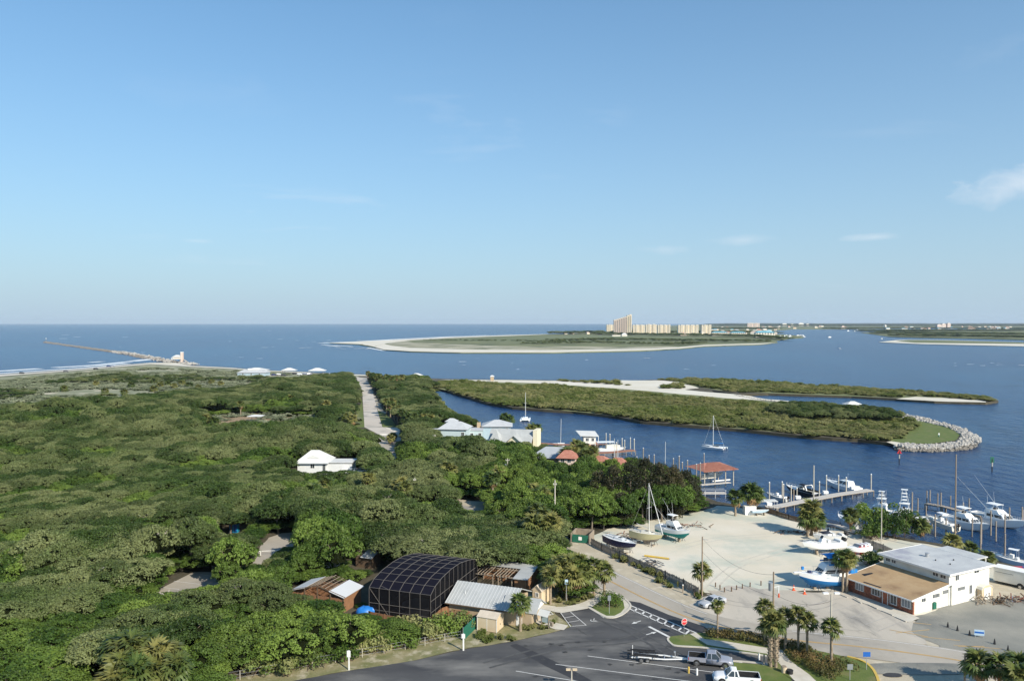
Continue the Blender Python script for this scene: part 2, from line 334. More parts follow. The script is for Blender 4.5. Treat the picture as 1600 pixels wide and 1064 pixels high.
sheet('dune_ground', gp([(-300,700),(-60,664),(60,652),(180,642),(300,629),(420,611),(560,592),(560,587.5),(500,584),(400,579.4),(360,576.6),(300,573.6),(235,569.6),(130,578.6),(0,589),(-60,593),(-300,608)]), 'dune', .03)
sheet('marsh_ground', gp([(676,605),(720,596),(870,595.5),(960,597),(1100,618),(1200,627),(1330,638),(1400,647),(1440,656),(1420,676),(1400,689),(1340,684.5),(1200,673.5),(1060,661.5),(960,648.5),(800,634.5),(720,615.5)]), 'far_green_near', .015)
sheet('marsh_ground', gp([(1040,594),(1087,592.6),(1200,598.6),(1400,610.6),(1500,617.6),(1556,625.5),(1500,626.5),(1400,621.5),(1200,614),(1135,611.5),(1100,606),(1060,600)]), 'far_green_near', .015)
sheet('sand_flat', rough(gp([(700,593.2),(760,593.5),(870,594.8),(960,596.3),(1031,594),(1060,597),(1092,606),(1070,609),(1150,616),(1200,624),(1330,634),(1330,636),(1200,626.5),(1100,619),(1000,610),(880,601),(760,596),(660,592.4)]), 2, 6), 'beach_sand', .03)
sheet('sand_flat', rough(gp([(1031,594.6),(960,594.2),(990,606),(1050,609.5),(1092,606.5)]), 2, 6), 'beach_sand', .05)
sheet('sand_spit', rough(gp([(1400,623.4),(1430,619.8),(1480,622),(1545,626),(1540,628.6),(1500,627.9),(1460,626.6)]), 1.5, 6), 'beach_sand', .05)
sheet('sand_spit', rough(gp([(1385,690.6),(1400,688),(1415,690),(1405,697)]), 1.5, 6), 'beach_sand', .05)
sheet('point_lawn', gp([(1340,639),(1400,647.5),(1440,656),(1482,667),(1500,679),(1494,688),(1455,693),(1415,693),(1385,688),(1385,682),(1420,674),(1435,666),(1415,657),(1340,645)]), 'lawn', .06)
# ---------------- far shore across the inlet
isl = [(585,542.5),(600,546.5),(640,549),(720,551),(860,551),(1000,548),(1060,545),(1100,541),(1190,538),(1215,535),(1212,532),(1235,529),(1256,527.5),(1254,525),(1215,522),(1205,517),(1240,514.5),(1300,514.5),(1420,513),(1600,513),(2300,514),(2300,505.6),(1130,505.8),(1060,508),(1000,513),(945,518),(880,521.5),(800,523.5),(700,527),(620,531),(560,533.5),(515,536),(560,538)]
def zland(pts, z=.0): return gp(pts, z)
sheet('far_island', zland(isl), 'far_scrub', 0, thick=2.4)
sheet('far_beach', gp([(585,542.5),(600,546.5),(640,549),(720,551),(860,551),(1000,548),(1060,545),(1100,541),(1190,538),(1215,535),(1190,536.4),(1100,539),(1060,542.5),(1000,545),(860,547),(760,546.5),(680,545),(640,543.5),(610,540),(600,537)]), 'beach_sand', .2)
sheet('far_dunes', rough(gp([(600,536),(612,540),(640,543.4),(680,544.9),(760,546.3),(860,546.8),(1000,544.8),(1060,542.3),(1040,541),(900,541.5),(760,540),(660,535),(620,532)]), 9, 30), 'far_dune', .15)
sheet('sand_spit', rough(gp([(515,536),(560,533.5),(620,531),(700,527),(800,523.5),(880,521.5),(945,518),(945,518.8),(800,524.8),(700,528.6),(640,532),(600,537),(585,542),(565,538)]), 1.5, 6), 'beach_sand', .2)
sheet('far_grass', rough(gp([(700,530),(820,526),(940,524),(1000,525),(1100,529),(1180,532),(1000,533),(860,535),(720,533)]), 14, 50), 'far_scrub', .1)
mat('far_green', (.15,.17,.075), .95, (.12,.14,.06), .01, coords='World')
bpy.data.objects['far_grass'].data.materials[0] = M['far_green']
sheet('marsh_island', gp([(1345,519.5),(1390,526),(1430,527.5),(1520,529),(1600,531),(1900,534),(2100,534),(2100,517),(1600,516),(1400,516.5)]), 'far_scrub', 0, thick=2.4)
sheet('marsh_bar', gp([(1373,534.5),(1400,531.5),(1420,530.8),(1480,531.5),(1600,535),(2000,540),(2000,545),(1600,541),(1440,537.5)]), 'beach_sand', 0, thick=2.4)
sheet('marsh_grass', gp([(1400,533),(1420,531.2),(1480,532),(1600,535.2),(2000,540.2),(2000,543),(1600,537.3),(1480,536.2),(1430,535.5)]), 'far_green', .15)
# surf lines off the beach
for k, (pts, w) in enumerate([([(-200,591),(-60,582.5),(0,580),(62,576)],14), ([(85,574.5),(150,570.5),(200,565.5)],14), ([(205,564.5),(240,561)],16), ([(-100,590),(0,583.6),(60,579.6),(130,574.8),(200,568.5)],9), ([(140,566.5),(160,565)],9), ([(500,536.5),(540,534.5),(575,533.5)],18), ([(505,539),(530,541.5)],9), ([(525,540),(550,541.5)],8), ([(575,543.5),(600,548)],8), ([(560,534),(620,530.3),(700,526.2),(760,524.2)],26), ([(640,531),(720,525.5),(800,522.5)],10)]):
    stripe('surf', smoothline(gp(pts, Zw), 10), w, 'foam', Zw+.10+.01*k)
for a, b, n, seed in ((470, 1600, 46, 3),):
    rr = random.Random(seed); mb = MB()
    spots = [(rr.uniform(470,620), rr.uniform(531,546)) for _ in range(38)]+[(rr.uniform(330,480), rr.uniform(515,560)) for _ in range(14)]+[(rr.uniform(1490,1600), rr.uniform(567,574)) for _ in range(12)]+[(rr.uniform(0,330), rr.uniform(515,552)) for _ in range(10)]+[(rr.uniform(620,1180), rr.uniform(556,588)) for _ in range(12)]
    for (x, y) in spots:
        if inpoly(x, y, isl): continue
        c = G(x, y, Zw+.3); L_ = rr.uniform(2, 9)*(c.y/1500)
        m_ = 6; mb.poly([(c.x+math.cos(q*2*math.pi/m_)*L_, c.y+math.sin(q*2*math.pi/m_)*L_*.35*(c.y/900), c.z+rr.uniform(-.05,.05)) for q in range(m_)])
    tag(part('whitecaps', mb, 'foam'), kind='stuff')
# ---------------- lots and roads
sheet('shoulder_ground', rough(gp([(830,835),(900,840),(930,846),(1093,930),(1125,945),(1240,960),(1330,975),(1700,1010),(1900,1200),(1300,1110),(1090,1000),(983,953),(940,945),(900,900),(845,858)]), 0.5, 1.5), 'shoulder', .02)
sheet('boatyard', rough(gp([(915,838),(1000,815),(1090,800),(1120,790),(1178,796),(1215,803),(1250,815),(1290,820),(1345,834),(1400,842),(1450,850),(1500,860),(1540,880),(1600,892),(1800,930),(1600,985),(1425,962),(1325,925),(1200,925),(1095,925),(1000,880)]), 0.9, 2), 'sandlot', .03)
sheet('apron', rough(gp([(1075,945),(1105,922),(1170,916),(1235,922),(1320,921),(1335,925),(1435,972),(1425,985),(1470,1015),(1330,1000),(1200,985),(1130,968)]), 1.2, 1.5), 'apron', .045)
sheet('gravel_yard', rough(gp([(1430,962),(1520,936),(1550,936),(1620,925),(1900,960),(1900,1100),(1600,1040),(1470,1016),(1424,986)]), 1.0, 1.5), 'gravel', .055)
sheet('yard_path', rough(gp([(1540,925),(1540,905),(1620,925),(1600,933),(1552,935)]), 0.4, 1.2), 'shoulder', .065)
yel = smoothline(gp([(700,792),(760,808),(820,835),(880,872),(935,899),(961,912),(1013,938),(1065,961),(1120,978),(1200,993),(1250,1001.5),(1337,1010),(1425,1021),(1508,1034),(1600,1054),(1900,1130)]), 8)
road = stripe('road', yel, 7.6, 'road', .075)
part_off = yel[len(yel)//4:]
for s in (.11, -.11): stripe('yellow_line', [p for p in yel[34:] if True], .15, 'paint_yellow', .095, road, off=s)
stripe('edge_line', yel[16:60], .14, 'paint_white', .095, road, off=3.35)
stripe('edge_line', yel[78:], .14, 'paint_white', .095, road, off=3.35)
stripe('edge_line', yel[16:51], .14, 'paint_white', .095, road, off=-3.35)
# far straight road to the jetty
fr = sheet('straight_road', gp([(556,589),(572.5,590.5),(578,604),(585,620),(590,642),(597.5,667.5),(624,675),(626,686),(612,700),(592,698),(592,679),(569.5,667.5),(567,630),(566,610)]), 'road', .05)
fr.data.materials[0] = mat('old_road', (.50,.45,.385), .9, (.56,.51,.44), .05, coords='World', col3=(.26,.25,.22), scale3=.1)
sheet('driveway', rough(gp([(598,682),(626,680),(627,688),(616,700),(624,722),(610,720),(604,703),(592,700),(594,694)]), 0.4, 2), 'road', .07)
sheet('verge_grass', gp([(553,667.5),(554,655),(557,638),(566,628),(569.5,668)]), 'lawn', .04)
sheet('verge_grass', gp([(590,641),(600,645),(612,655),(620,667),(597.8,667.5)]), 'lawn', .04)
sheet('verge_sand', rough(gp([(572.6,590.5),(577,600),(588,622),(601,646),(596,646),(590,642),(585,620)]), 0.8, 3), 'shoulder', .035)
sheet('verge_sand', rough(gp([(597.5,667.5),(620,668),(627,676),(624,678)]), 0.8, 3), 'beach_sand', .06)
sheet('sand_track', rough(gp([(708,778),(730,782),(757,784),(757,797),(735,796),(712,792)]), 0.6, 1.5), 'shoulder', .05)
pad1 = sheet('parking_pad', gp([(238,926),(303,893.5),(357,894),(330,930)]), 'road', .05)
for a, b in (((254,918),(280,921)),((272,908),(312,913)),((303,896),(335,901))): stripe('parking_line', gp([a, b]), .12, 'paint_white', .07, pad1)
sheet('park_road', rough(gp([(395,884),(402,862),(420,840),(440,833),(480,831),(480,846),(445,858),(425,886)]), 0.3, 1.5), 'road', .05)
sheet('park_road', rough(gp([(270,830),(305,838),(300,846),(268,842)]), 0.3, 1.5), 'shoulder', .05)
sheet('dry_clearing', rough(gp([(318,650),(380,644),(500,650),(500,674),(430,676),(370,676),(318,674)]), 3, 4), 'dry_ground', .04)
# asphalt parking lot
lotp = gp([(350,1085),(470,1062),(560,1046),(650,1032),(720,1016),(800,1003),(855,991),(878,985),(895,979),(876,957.6),(922,950),(940,950),(960,943),(981,940),(1030,965),(1095,995),(1200,1006),(1300,1070),(1320,1180),(350,1180)])
lot = sheet('parking_lot', lotp, 'asphalt', .085)
sheet('asphalt_patch', gp([(797,1009),(806,1006),(836,1019),(890,1045),(925,1064),(905,1066),(850,1040)]), 'asphalt_patch', .10, lot)
sheet('asphalt_patch', gp([(981,939),(1000,942),(1045,961),(1100,979),(1110,987),(1088,990),(1040,972),(983,946)]), 'asphalt_patch', .105, lot)
def pline(pts, w=.13, m='paint_white', z=.115, nm='parking_line'): return stripe(nm, gp(pts), w, m, z, lot)
for a, b in (((918,1025.5),(1100,1049)),((868,1038.5),(1100,1068)),((806,1049),(930,1070)),((1100,1049),(1115,1051)),((1105,1035),(1160,1036))): pline([a, b])
for pts in (((984,946),(1089,990)),((982,951),(1082,996)),): pline(pts, .24, nm='crosswalk_line')
for t in np.linspace(0, 1, 10):
    pline([(984+105*t, 945.7+44.5*t), (979.5+103*t, 951.5+44.5*t)], .30, nm='crosswalk_bar')
pline([(1014,979.5),(1045,995.5)], .45, nm='stop_line')
for a, b in (((876,958),(892,980)),((890,955.5),(916,977.5)),((882,966),(897,963)),((887,973),(905,970)),((893,979),(916,977.5))): pline([a, b], .12, nm='hatch_line')
pline([(922,952),(944,966)], .12, nm='parking_line')
for (x, y, dx, dy) in ((994,973,-1,.33),(1018,990,1,-.28)):
    # straight arrow painted on the asphalt
    c = G(x, y); t = G(x+dx*8, y+dy*8)-c; t.normalize(); n = Vector((-t.y, t.x, 0))
    P_ = [c-t*1.0-n*.09, c+t*.1-n*.09, c+t*.1-n*.34, c+t*1.0, c+t*.1+n*.34, c+t*.1+n*.09, c-t*1.0+n*.09]
    sheet('lane_arrow', [p*1 for p in P_], 'paint_white', .118, lot)
# wheelchair symbol in the bay
wc = G(927, 970); e1 = Vector((.9,-.35,0)).normalized(); e2 = Vector((.35,.9,0)).normalized(); mb = MB()
def wpt(a, b): p = wc+e1*a*.75+e2*b*.75; return (p.x, p.y, .118)
for k in range(14):
    a0 = math.pi*(.85+1.25*k/14); a1 = math.pi*(.85+1.25*(k+1)/14)
    mb.quad(wpt(.45*math.cos(a0), .45*math.sin(a0)), wpt(.45*math.cos(a1), .45*math.sin(a1)), wpt(.62*math.cos(a1), .62*math.sin(a1)), wpt(.62*math.cos(a0), .62*math.sin(a0)))
mb.quad(wpt(-.15,.75), wpt(.03,.75), wpt(.1,.05), wpt(-.08,.05)); mb.quad(wpt(-.05,.15), wpt(.5,.15), wpt(.5,0), wpt(-.05,0)); mb.quad(wpt(.4,.15), wpt(.52,.1), wpt(.8,-.45), wpt(.65,-.5)); mb.quad(wpt(.65,-.35), wpt(.95,-.25), wpt(.98,-.38), wpt(.7,-.5))
mb.poly([wpt(-.05+.15*math.cos(k*math.pi/4), .95+.15*math.sin(k*math.pi/4)) for k in range(8)])
part('wheelchair_symbol', mb, 'paint_white', lot, kind='structure')
# kerbed island with shrub, entrance walk
isl1 = smoothline(gp([(920,950.5),(934,959),(947,965.5),(960,965.5),(972,961),(982,953),(985,946),(978,938),(965,930),(950,921)]), 5)
walk = sheet('sidewalk', [G(866,957), G(878,958.5), G(922,951)]+[p for p in isl1]+[G(943,921), G(925,936), G(905,944), G(880,949), G(866,949)], 'concrete', .14)
wall_strip('kerb', isl1, .3, .17, 'curb', .03, walk)
sheet('island_grass', gp([(924,950),(937,957.5),(948,963),(960,963),(970,958),(976,951),(974,941),(962,931),(950,930),(938,940)]), 'lawn', .155)
# concrete walk and pads beside the office
sheet('sidewalk', gp([(825,968),(842,956),(858,958),(866,960),(852,965),(858,971),(888,978),(881,985),(868,984),(840,975),(832,972)]), 'concrete', .12)
sheet('sidewalk', gp([(842,944),(868,948),(868,957),(842,951)]), 'concrete', .13)
sheet('office_verge', rough(gp([(560,1020),(690,985),(745,955),(830,905),(850,890),(905,900),(925,930),(945,925),(925,938),(905,946),(880,950),(866,958),(895,978),(877,984),(855,990),(800,1002),(720,1015),(650,1031),(560,1045),(470,1061),(350,1083),(340,1066)]), 0.25, 1.5), 'verge', .04)
# long kerbed islands by the road
isl2b = smoothline(gp([(1046,996),(1043.5,1000),(1048,1006),(1058,1010),(1104,1013),(1180,1023),(1202,1027)]), 5)
med = sheet('median', isl2b+[G(1201,1040), G(1240,1064), G(1290,1100), G(1400,1100), G(1372,1062), G(1368,1054), G(1353,1038), G(1324,1028), G(1250,1012), G(1200,1005), G(1120,990), G(1090,990)], 'lawn', .19)
wall_strip('kerb', isl2b, .32, .2, 'curb', .0, med)
wall_strip('kerb', smoothline(gp([(1324,1027),(1340,1031),(1353,1037),(1363,1046),(1369,1056),(1372,1064),(1374,1080)]), 5), .35, .24, 'curb_yellow', .0, med)
sheet('sidewalk', gp([(1078,992),(1088,990),(1100,1000),(1130,1003),(1200,1014),(1222,1017),(1235,1034),(1265,1056),(1300,1090),(1270,1090),(1240,1064),(1215,1035),(1198,1023),(1130,1013),(1105,1009)]), 'concrete', .205, med)
sheet('island_grass', gp([(1128,1064),(1120,1064),(1143,1036),(1156,1037),(1203,1041),(1235,1062),(1260,1100),(1130,1100)]), 'lawn', .19)
wall_strip('kerb', smoothline(gp([(1128,1045),(1132,1037),(1143,1034),(1160,1034.5),(1203,1038.5)]), 4), .3, .2, 'curb', 0)
# front parking of the brick building
for k in range(7):
    t = k/6; x0, y0 = 1297+110*t, 905+72*t-(8*t*(1-t)*4)*0; 
for a, b in (((1328,931),(1270,945)),((1352,941),(1295,957)),((1374,951),(1318,968)),((1396,961),(1345,978)),((1415,969),(1372,986))): stripe('parking_line', gp([a, b]), .12, 'paint_faded', .065)
for a, b in (((1307,927),(1324,934)),((1333,936),(1346,943)),((1356,945),(1371,952)),((1378,955),(1395,962)),((1400,965),(1416,972))):
    wall_strip('wheel_stop', gp([a, b]), .2, .14, 'curb', .05)
sheet('brick_walk', gp([(1316,921),(1327,923),(1428,962),(1437,966),(1420,973),(1400,965),(1345,941)]), 'concrete', .09)
for a, b in (((1400,989),(1452,984)),((1390,984),(1450,995)),((1440,995),(1500,1001)),((1497,1010),(1538,1010)),((1490,1008),(1566,1014)),((1427,973),(1455,976))): stripe('parking_line', gp([a, b]), .15, 'paint_yellow', .075)
for (cx, cy, rx, ry, m_) in ((1395,1055,1.1,.7,'asphalt_patch'),(1432,1045,9,2.0,'gravel')):
    c = G(cx, cy); sheet('asphalt_patch' if m_=='asphalt_patch' else 'grey_patch', [c+Vector((math.cos(q*math.pi/9)*rx*(1+.12*math.sin(q*.8)), math.sin(q*math.pi/9)*ry*(1+.12*math.cos(q*.7)), 0)) for q in range(18)], m_, .088 if cy<1050 else .093)  # small dark puddle, and a broad flat patch of grey beside it

# wheel tracks, oil and patch marks of long use
mat('track_mark', (.50,.455,.37), .95, (.57,.53,.44), .8, coords='World'); mat('tyre_dark', (.055,.054,.054), .8, (.10,.098,.094), .5, coords='World'); mat('track_grey', (.30,.275,.235), .95, (.40,.365,.31), .5, coords='World')
TZ = [0]
def tracks(pts, m, z, w=.35, gauge=1.7, par=None):
    l = smoothline(gp(pts), 10)
    for s_ in (gauge/2, -gauge/2): TZ[0] += .0012; stripe('wheel_track', l, w, m, z+TZ[0], par, off=s_)
for pts in ([(1105,925),(1150,885),(1215,862),(1262,846)],[(1060,856),(1120,842),(1200,836)]): tracks(pts, 'track_mark', .034)
for pts in ([(1100,930),(1160,945),(1260,950),(1300,940)],): tracks(pts, 'track_grey', .048, .3)
TZ[0] = 0
for pts in ([(930,962),(985,985),(1030,1010),(1060,1030)],[(1030,975),(980,1000),(880,1010),(760,1040)]): tracks(pts, 'tyre_dark', .108, .4, 1.7, lot)
rk = random.Random(12); mat('oil_dark', (.032,.031,.031), .7, (.06,.06,.058), 1.5, coords='World')
for k in range(26):
    a = rk.uniform(820,1100); b = rk.uniform(990,1064)
    if inpoly(a, b, [(800,1012),(880,990),(980,960),(1040,1000),(1100,1020),(1100,1064),(760,1064)]):
        c = G(a, b); sheet('oil_stain', [c+Vector((math.cos(q*math.pi/5)*.35*rk.uniform(.5,1.5), math.sin(q*math.pi/5)*.25*rk.uniform(.5,1.5), 0)) for q in range(10)], 'oil_dark', .116+.0011*k, lot)
mat('crack', (.05,.05,.05), 1)
for k in range(16):
    if k < 8: a, b = rk.uniform(880,1080), rk.uniform(985,1060); par, z_ = lot, .114
    else: a, b = rk.uniform(1220,1420), rk.uniform(945,1000); par, z_ = None, .112
    if k < 8 and not inpoly(a, b, [(800,1012),(880,990),(980,960),(1040,1000),(1100,1020),(1100,1064),(760,1064)]): continue
    c = G(a, b); an = rk.uniform(0,3); pts = [c]
    for q in range(9): an += rk.uniform(-.6,.6); c = c+Vector((math.cos(an), math.sin(an), 0))*.6; pts.append(c)
    stripe('crack', pts, .04, 'crack', z_+.0007*k, par)
# ---------------- foliage meshes
leafmat('oak_leaf', (.018,.042,.009), (.096,.156,.032), (.158,.180,.070), patch=.05, val=.28, trans=.2)
leafmat('bright_leaf', (.016,.044,.008), (.090,.165,.024), (.138,.198,.036), patch=.06, val=.26)
leafmat('sage_leaf', (.13,.16,.085), (.24,.27,.165), (.29,.31,.20), patch=.03, val=.2)
leafmat('mangrove_leaf', (.065,.095,.016), (.200,.245,.055), (.25,.24,.095), patch=.02, val=.15)
leafmat('pine_leaf', (.018,.022,.012), (.055,.058,.026), (.075,.065,.03), patch=.1, val=.15)
leafmat('hedge_leaf', (.045,.06,.015), (.15,.15,.04), (.20,.13,.05), patch=.4, val=.1)
leafmat('palm_leaf', (.04,.075,.018), (.13,.18,.045), (.20,.19,.06), patch=.2, val=.2, rough=.45)
leafmat('palm_dead', (.20,.11,.05), (.36,.24,.12), rough=.8, trans=.1)
leafmat('reed_leaf', (.07,.11,.02), (.18,.24,.06), (.25,.24,.10), patch=.15)
mat('bark', (.14,.11,.08), .95, (.24,.20,.15), 3, bump=.02, bscale=12)
mat('palm_bark', (.20,.15,.10), .95, (.36,.29,.21), 5, bump=.03, bscale=9, stretch=(1,1,.6))
mat('dead_wood', (.55,.50,.44), .9, (.38,.34,.29), 2)
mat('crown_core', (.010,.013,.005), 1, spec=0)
def quads_mesh(name, C, Nn, size, m, tone=None, aspect=1.0, seed=0, jitter=.6):
    g = np.random.default_rng(seed); n = len(C)
    Nv = Nn+g.normal(0, jitter, (n, 3)); Nv /= np.linalg.norm(Nv, axis=1)[:, None]+1e-9
    a = g.normal(0, 1, (n, 3)); U = np.cross(Nv, a); U /= np.linalg.norm(U, axis=1)[:, None]+1e-9; V = np.cross(Nv, U)
    s = (size*g.uniform(.6, 1.35, n))[:, None] if np.isscalar(size) else size[:, None]
    P = np.stack([C-U*s*.5*aspect, C-V*s*.42, C+U*s*.5*aspect, C+V*s*.42], 1).reshape(-1, 3)
    me = bpy.data.meshes.new(name); me.vertices.add(4*n); me.vertices.foreach_set('co', P.astype(np.float32).ravel())
    me.loops.add(4*n); me.loops.foreach_set('vertex_index', np.arange(4*n, dtype=np.int32)); me.polygons.add(n)
    me.polygons.foreach_set('loop_start', np.arange(0, 4*n, 4, dtype=np.int32)); me.polygons.foreach_set('loop_total', np.full(n, 4, dtype=np.int32))
    me.update(calc_edges=True); at = me.attributes.new('tone', 'FLOAT', 'FACE')
    t = g.random(n) if tone is None else tone; at.data.foreach_set('value', np.clip(t, 0, 1).astype(np.float32))
    me.materials.append(M[m]); return me
def clump_cloud(clumps, per_area, seed, up=.15, flat=1.0):
    "clumps: (x,y,z,r); leaves over the outer part of every clump"
    g = np.random.default_rng(seed); Cs = []; Ns = []; T = []
    for (x, y, z, r) in clumps:
        n = int(per_area*r*r)+4; d = g.normal(0, 1, (n, 3)); d /= np.linalg.norm(d, axis=1)[:, None]; d[:, 2] = np.abs(d[:, 2])*1.0-.35*g.random(n)
        d /= np.linalg.norm(d, axis=1)[:, None]; rr = r*(.72+.36*g.random(n)**.6)
        Cs.append(np.array([x, y, z])+d*rr[:, None]*np.array([1, 1, flat])); Ns.append(d+np.array([0, 0, up])); b = g.random()*.5
        T.append(b+.5*g.random(n))
    return np.concatenate(Cs), np.concatenate(Ns), np.concatenate(T)
def dome_clumps(Rr, H, zb, n, cr, seed, lobes=4, skirt=.05):
    "clump centres over a lumpy dome: several lobes inside radius Rr and height H above zb"
    g = random.Random(seed); L_ = [(0, 0, Rr*.72, H)]
    for k in range(lobes):
        a = k*2*math.pi/lobes+g.uniform(-.5, .5); q = Rr*g.uniform(.38, .6); L_.append((math.cos(a)*q, math.sin(a)*q, Rr*g.uniform(.42, .6), H*g.uniform(.68, .95)))
    out = []
    tries = 0
    while len(out) < n and tries < n*30:
        tries += 1; lx, ly, lr, lh = g.choice(L_); a = g.uniform(0, 2*math.pi); c = g.uniform(skirt, 1)**.8; s = math.sqrt(max(0, 1-c*c))
        x, y, z = lx+lr*s*math.cos(a), ly+lr*s*math.sin(a), zb+lh*c
        if any((x-X)**2+(y-Y)**2+((z-zb)/(Hh/lr2)*1.0)**2*0 < (lr2*.8*math.sqrt(max(0, 1-((z-zb)/Hh)**2)))**2 for X, Y, lr2, Hh in L_ if z-zb < Hh*.98 and not (X == lx and Y == ly)): continue
        out.append((x, y, z, cr*g.uniform(.6, 1.35)))
    return out, L_
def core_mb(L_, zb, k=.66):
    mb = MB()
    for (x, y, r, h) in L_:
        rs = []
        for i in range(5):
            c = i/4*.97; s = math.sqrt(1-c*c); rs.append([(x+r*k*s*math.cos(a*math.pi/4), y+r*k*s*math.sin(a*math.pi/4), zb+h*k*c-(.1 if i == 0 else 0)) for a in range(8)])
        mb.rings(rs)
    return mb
def trunk_mb(h, r, seed, spread=2.2, n=5, top=.8):
    g = random.Random(seed); mb = MB(); p = Vector((0,0,-.3)); q = Vector((g.uniform(-.3,.3), g.uniform(-.3,.3), h*.45)); mb.cyl(p, q, r, r*.7, 7)
    for k in range(n):
        a = k*2*math.pi/n+g.uniform(-.4,.4); m_ = q+Vector((math.cos(a)*spread*.5, math.sin(a)*spread*.5, h*.22)); e = m_+Vector((math.cos(a)*spread*.6, math.sin(a)*spread*.6, h*.2)); mb.cyl(q-Vector((0,0,.2)), m_, r*.5, r*.32, 6); mb.cyl(m_, e, r*.32, r*.1, 5)
    return mb
class Kind: pass
def make_kind(nv, Rr, H, zb, ncl, cr, dens, leaf, m, seed, trunk=True, flat=.75, lobes=4, jit=.55):
    K = []
    for k in range(nv):
        cl, L_ = dome_clumps(Rr*(1+.12*math.sin(k*2.1)), H*(1+.1*math.cos(k*1.7)), zb, ncl, cr, seed+k, lobes)
        C, Nn, T = clump_cloud(cl, dens, seed+k, flat=flat)
        o = Kind(); o.crown = quads_mesh('crown', C, Nn, leaf, m, T, seed=seed+k, jitter=jit)
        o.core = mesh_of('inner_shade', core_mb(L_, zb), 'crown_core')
        # one mesh for crown and a near-black core painted in as its inner shade
        o.trunk = mesh_of('trunk', trunk_mb(zb+H, .22, seed+k), 'bark') if trunk else None; K.append(o)
    return K
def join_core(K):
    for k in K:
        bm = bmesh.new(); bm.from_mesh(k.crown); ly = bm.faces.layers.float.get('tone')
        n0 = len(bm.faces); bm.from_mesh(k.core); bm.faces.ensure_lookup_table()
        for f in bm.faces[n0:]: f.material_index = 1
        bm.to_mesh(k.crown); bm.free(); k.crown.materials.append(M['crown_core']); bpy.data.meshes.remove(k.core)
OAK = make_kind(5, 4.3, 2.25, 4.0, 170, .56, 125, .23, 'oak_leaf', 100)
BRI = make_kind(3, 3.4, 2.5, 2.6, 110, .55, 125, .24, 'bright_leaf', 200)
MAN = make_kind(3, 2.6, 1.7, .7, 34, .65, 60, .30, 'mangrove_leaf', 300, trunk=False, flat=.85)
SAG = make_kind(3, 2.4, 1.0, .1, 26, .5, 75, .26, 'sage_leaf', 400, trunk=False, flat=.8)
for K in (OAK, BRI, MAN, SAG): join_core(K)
def plant_tree(kind, name, x, y, s, sz, label, group, cat='tree', z=0.0, rz=None):
    k = kind[rnd.randrange(len(kind))]; t = thing(name, label, cat, (x, y, z), rnd.uniform(0, 6.28) if rz is None else rz, group); t.scale = (s, s, sz)
    part('crown', k.crown, None, t)
    if k.trunk: part('trunk', k.trunk, None, t)
    return t
def scatter_stuff(name, kinds, pts, label=None):
    "pts: (x,y,z,s,sz,rot,variant): one object whose geometry nodes instance the crowns on its points"
    me = bpy.data.meshes.new(name); me.from_pydata([p[:3] for p in pts], [], [])
    for nm, tp, dat in (('scl', 'FLOAT_VECTOR', [c for p in pts for c in (p[3], p[3], p[4])]), ('rot', 'FLOAT_VECTOR', [c for p in pts for c in (0, 0, p[5])])):
        a = me.attributes.new(nm, tp, 'POINT'); a.data.foreach_set('vector', dat)
    a = me.attributes.new('var', 'INT', 'POINT'); a.data.foreach_set('value', [p[6] % len(kinds) for p in pts])
    o = bpy.data.objects.new(name, me); COL.objects.link(o); o['kind'] = 'stuff'
    if label: o['label'] = label
    ng = bpy.data.node_groups.new(name, 'GeometryNodeTree'); ng.interface.new_socket('Geometry', in_out='INPUT', socket_type='NodeSocketGeometry'); ng.interface.new_socket('Geometry', in_out='OUTPUT', socket_type='NodeSocketGeometry')
    gi = ng.nodes.new('NodeGroupInput'); go = ng.nodes.new('NodeGroupOutput'); jn = ng.nodes.new('GeometryNodeJoinGeometry')
    def named(nm, tp):
        n = ng.nodes.new('GeometryNodeInputNamedAttribute'); n.data_type = tp; n.inputs[0].default_value = nm; return n.outputs[0]
    for i, k in enumerate(kinds):
        oi = ng.nodes.new('GeometryNodeObjectInfo'); oi.inputs[0].default_value = k; oi.transform_space = 'ORIGINAL'
        ip = ng.nodes.new('GeometryNodeInstanceOnPoints'); cmp_ = ng.nodes.new('FunctionNodeCompare'); cmp_.data_type = 'INT'; cmp_.operation = 'EQUAL'
        ii = [s for s in cmp_.inputs if s.type == 'INT']; ng.links.new(named('var', 'INT'), ii[0]); ii[1].default_value = i
        ng.links.new(gi.outputs[0], ip.inputs['Points']); ng.links.new(cmp_.outputs[0], ip.inputs['Selection']); ng.links.new(oi.outputs['Geometry'], ip.inputs['Instance'])
        ng.links.new(named('rot', 'FLOAT_VECTOR'), ip.inputs['Rotation']); ng.links.new(named('scl', 'FLOAT_VECTOR'), ip.inputs['Scale']); ng.links.new(ip.outputs[0], jn.inputs[0])
    ng.links.new(jn.outputs[0], go.inputs[0]); md = o.modifiers.new('scatter', 'NODES'); md.node_group = ng; return o
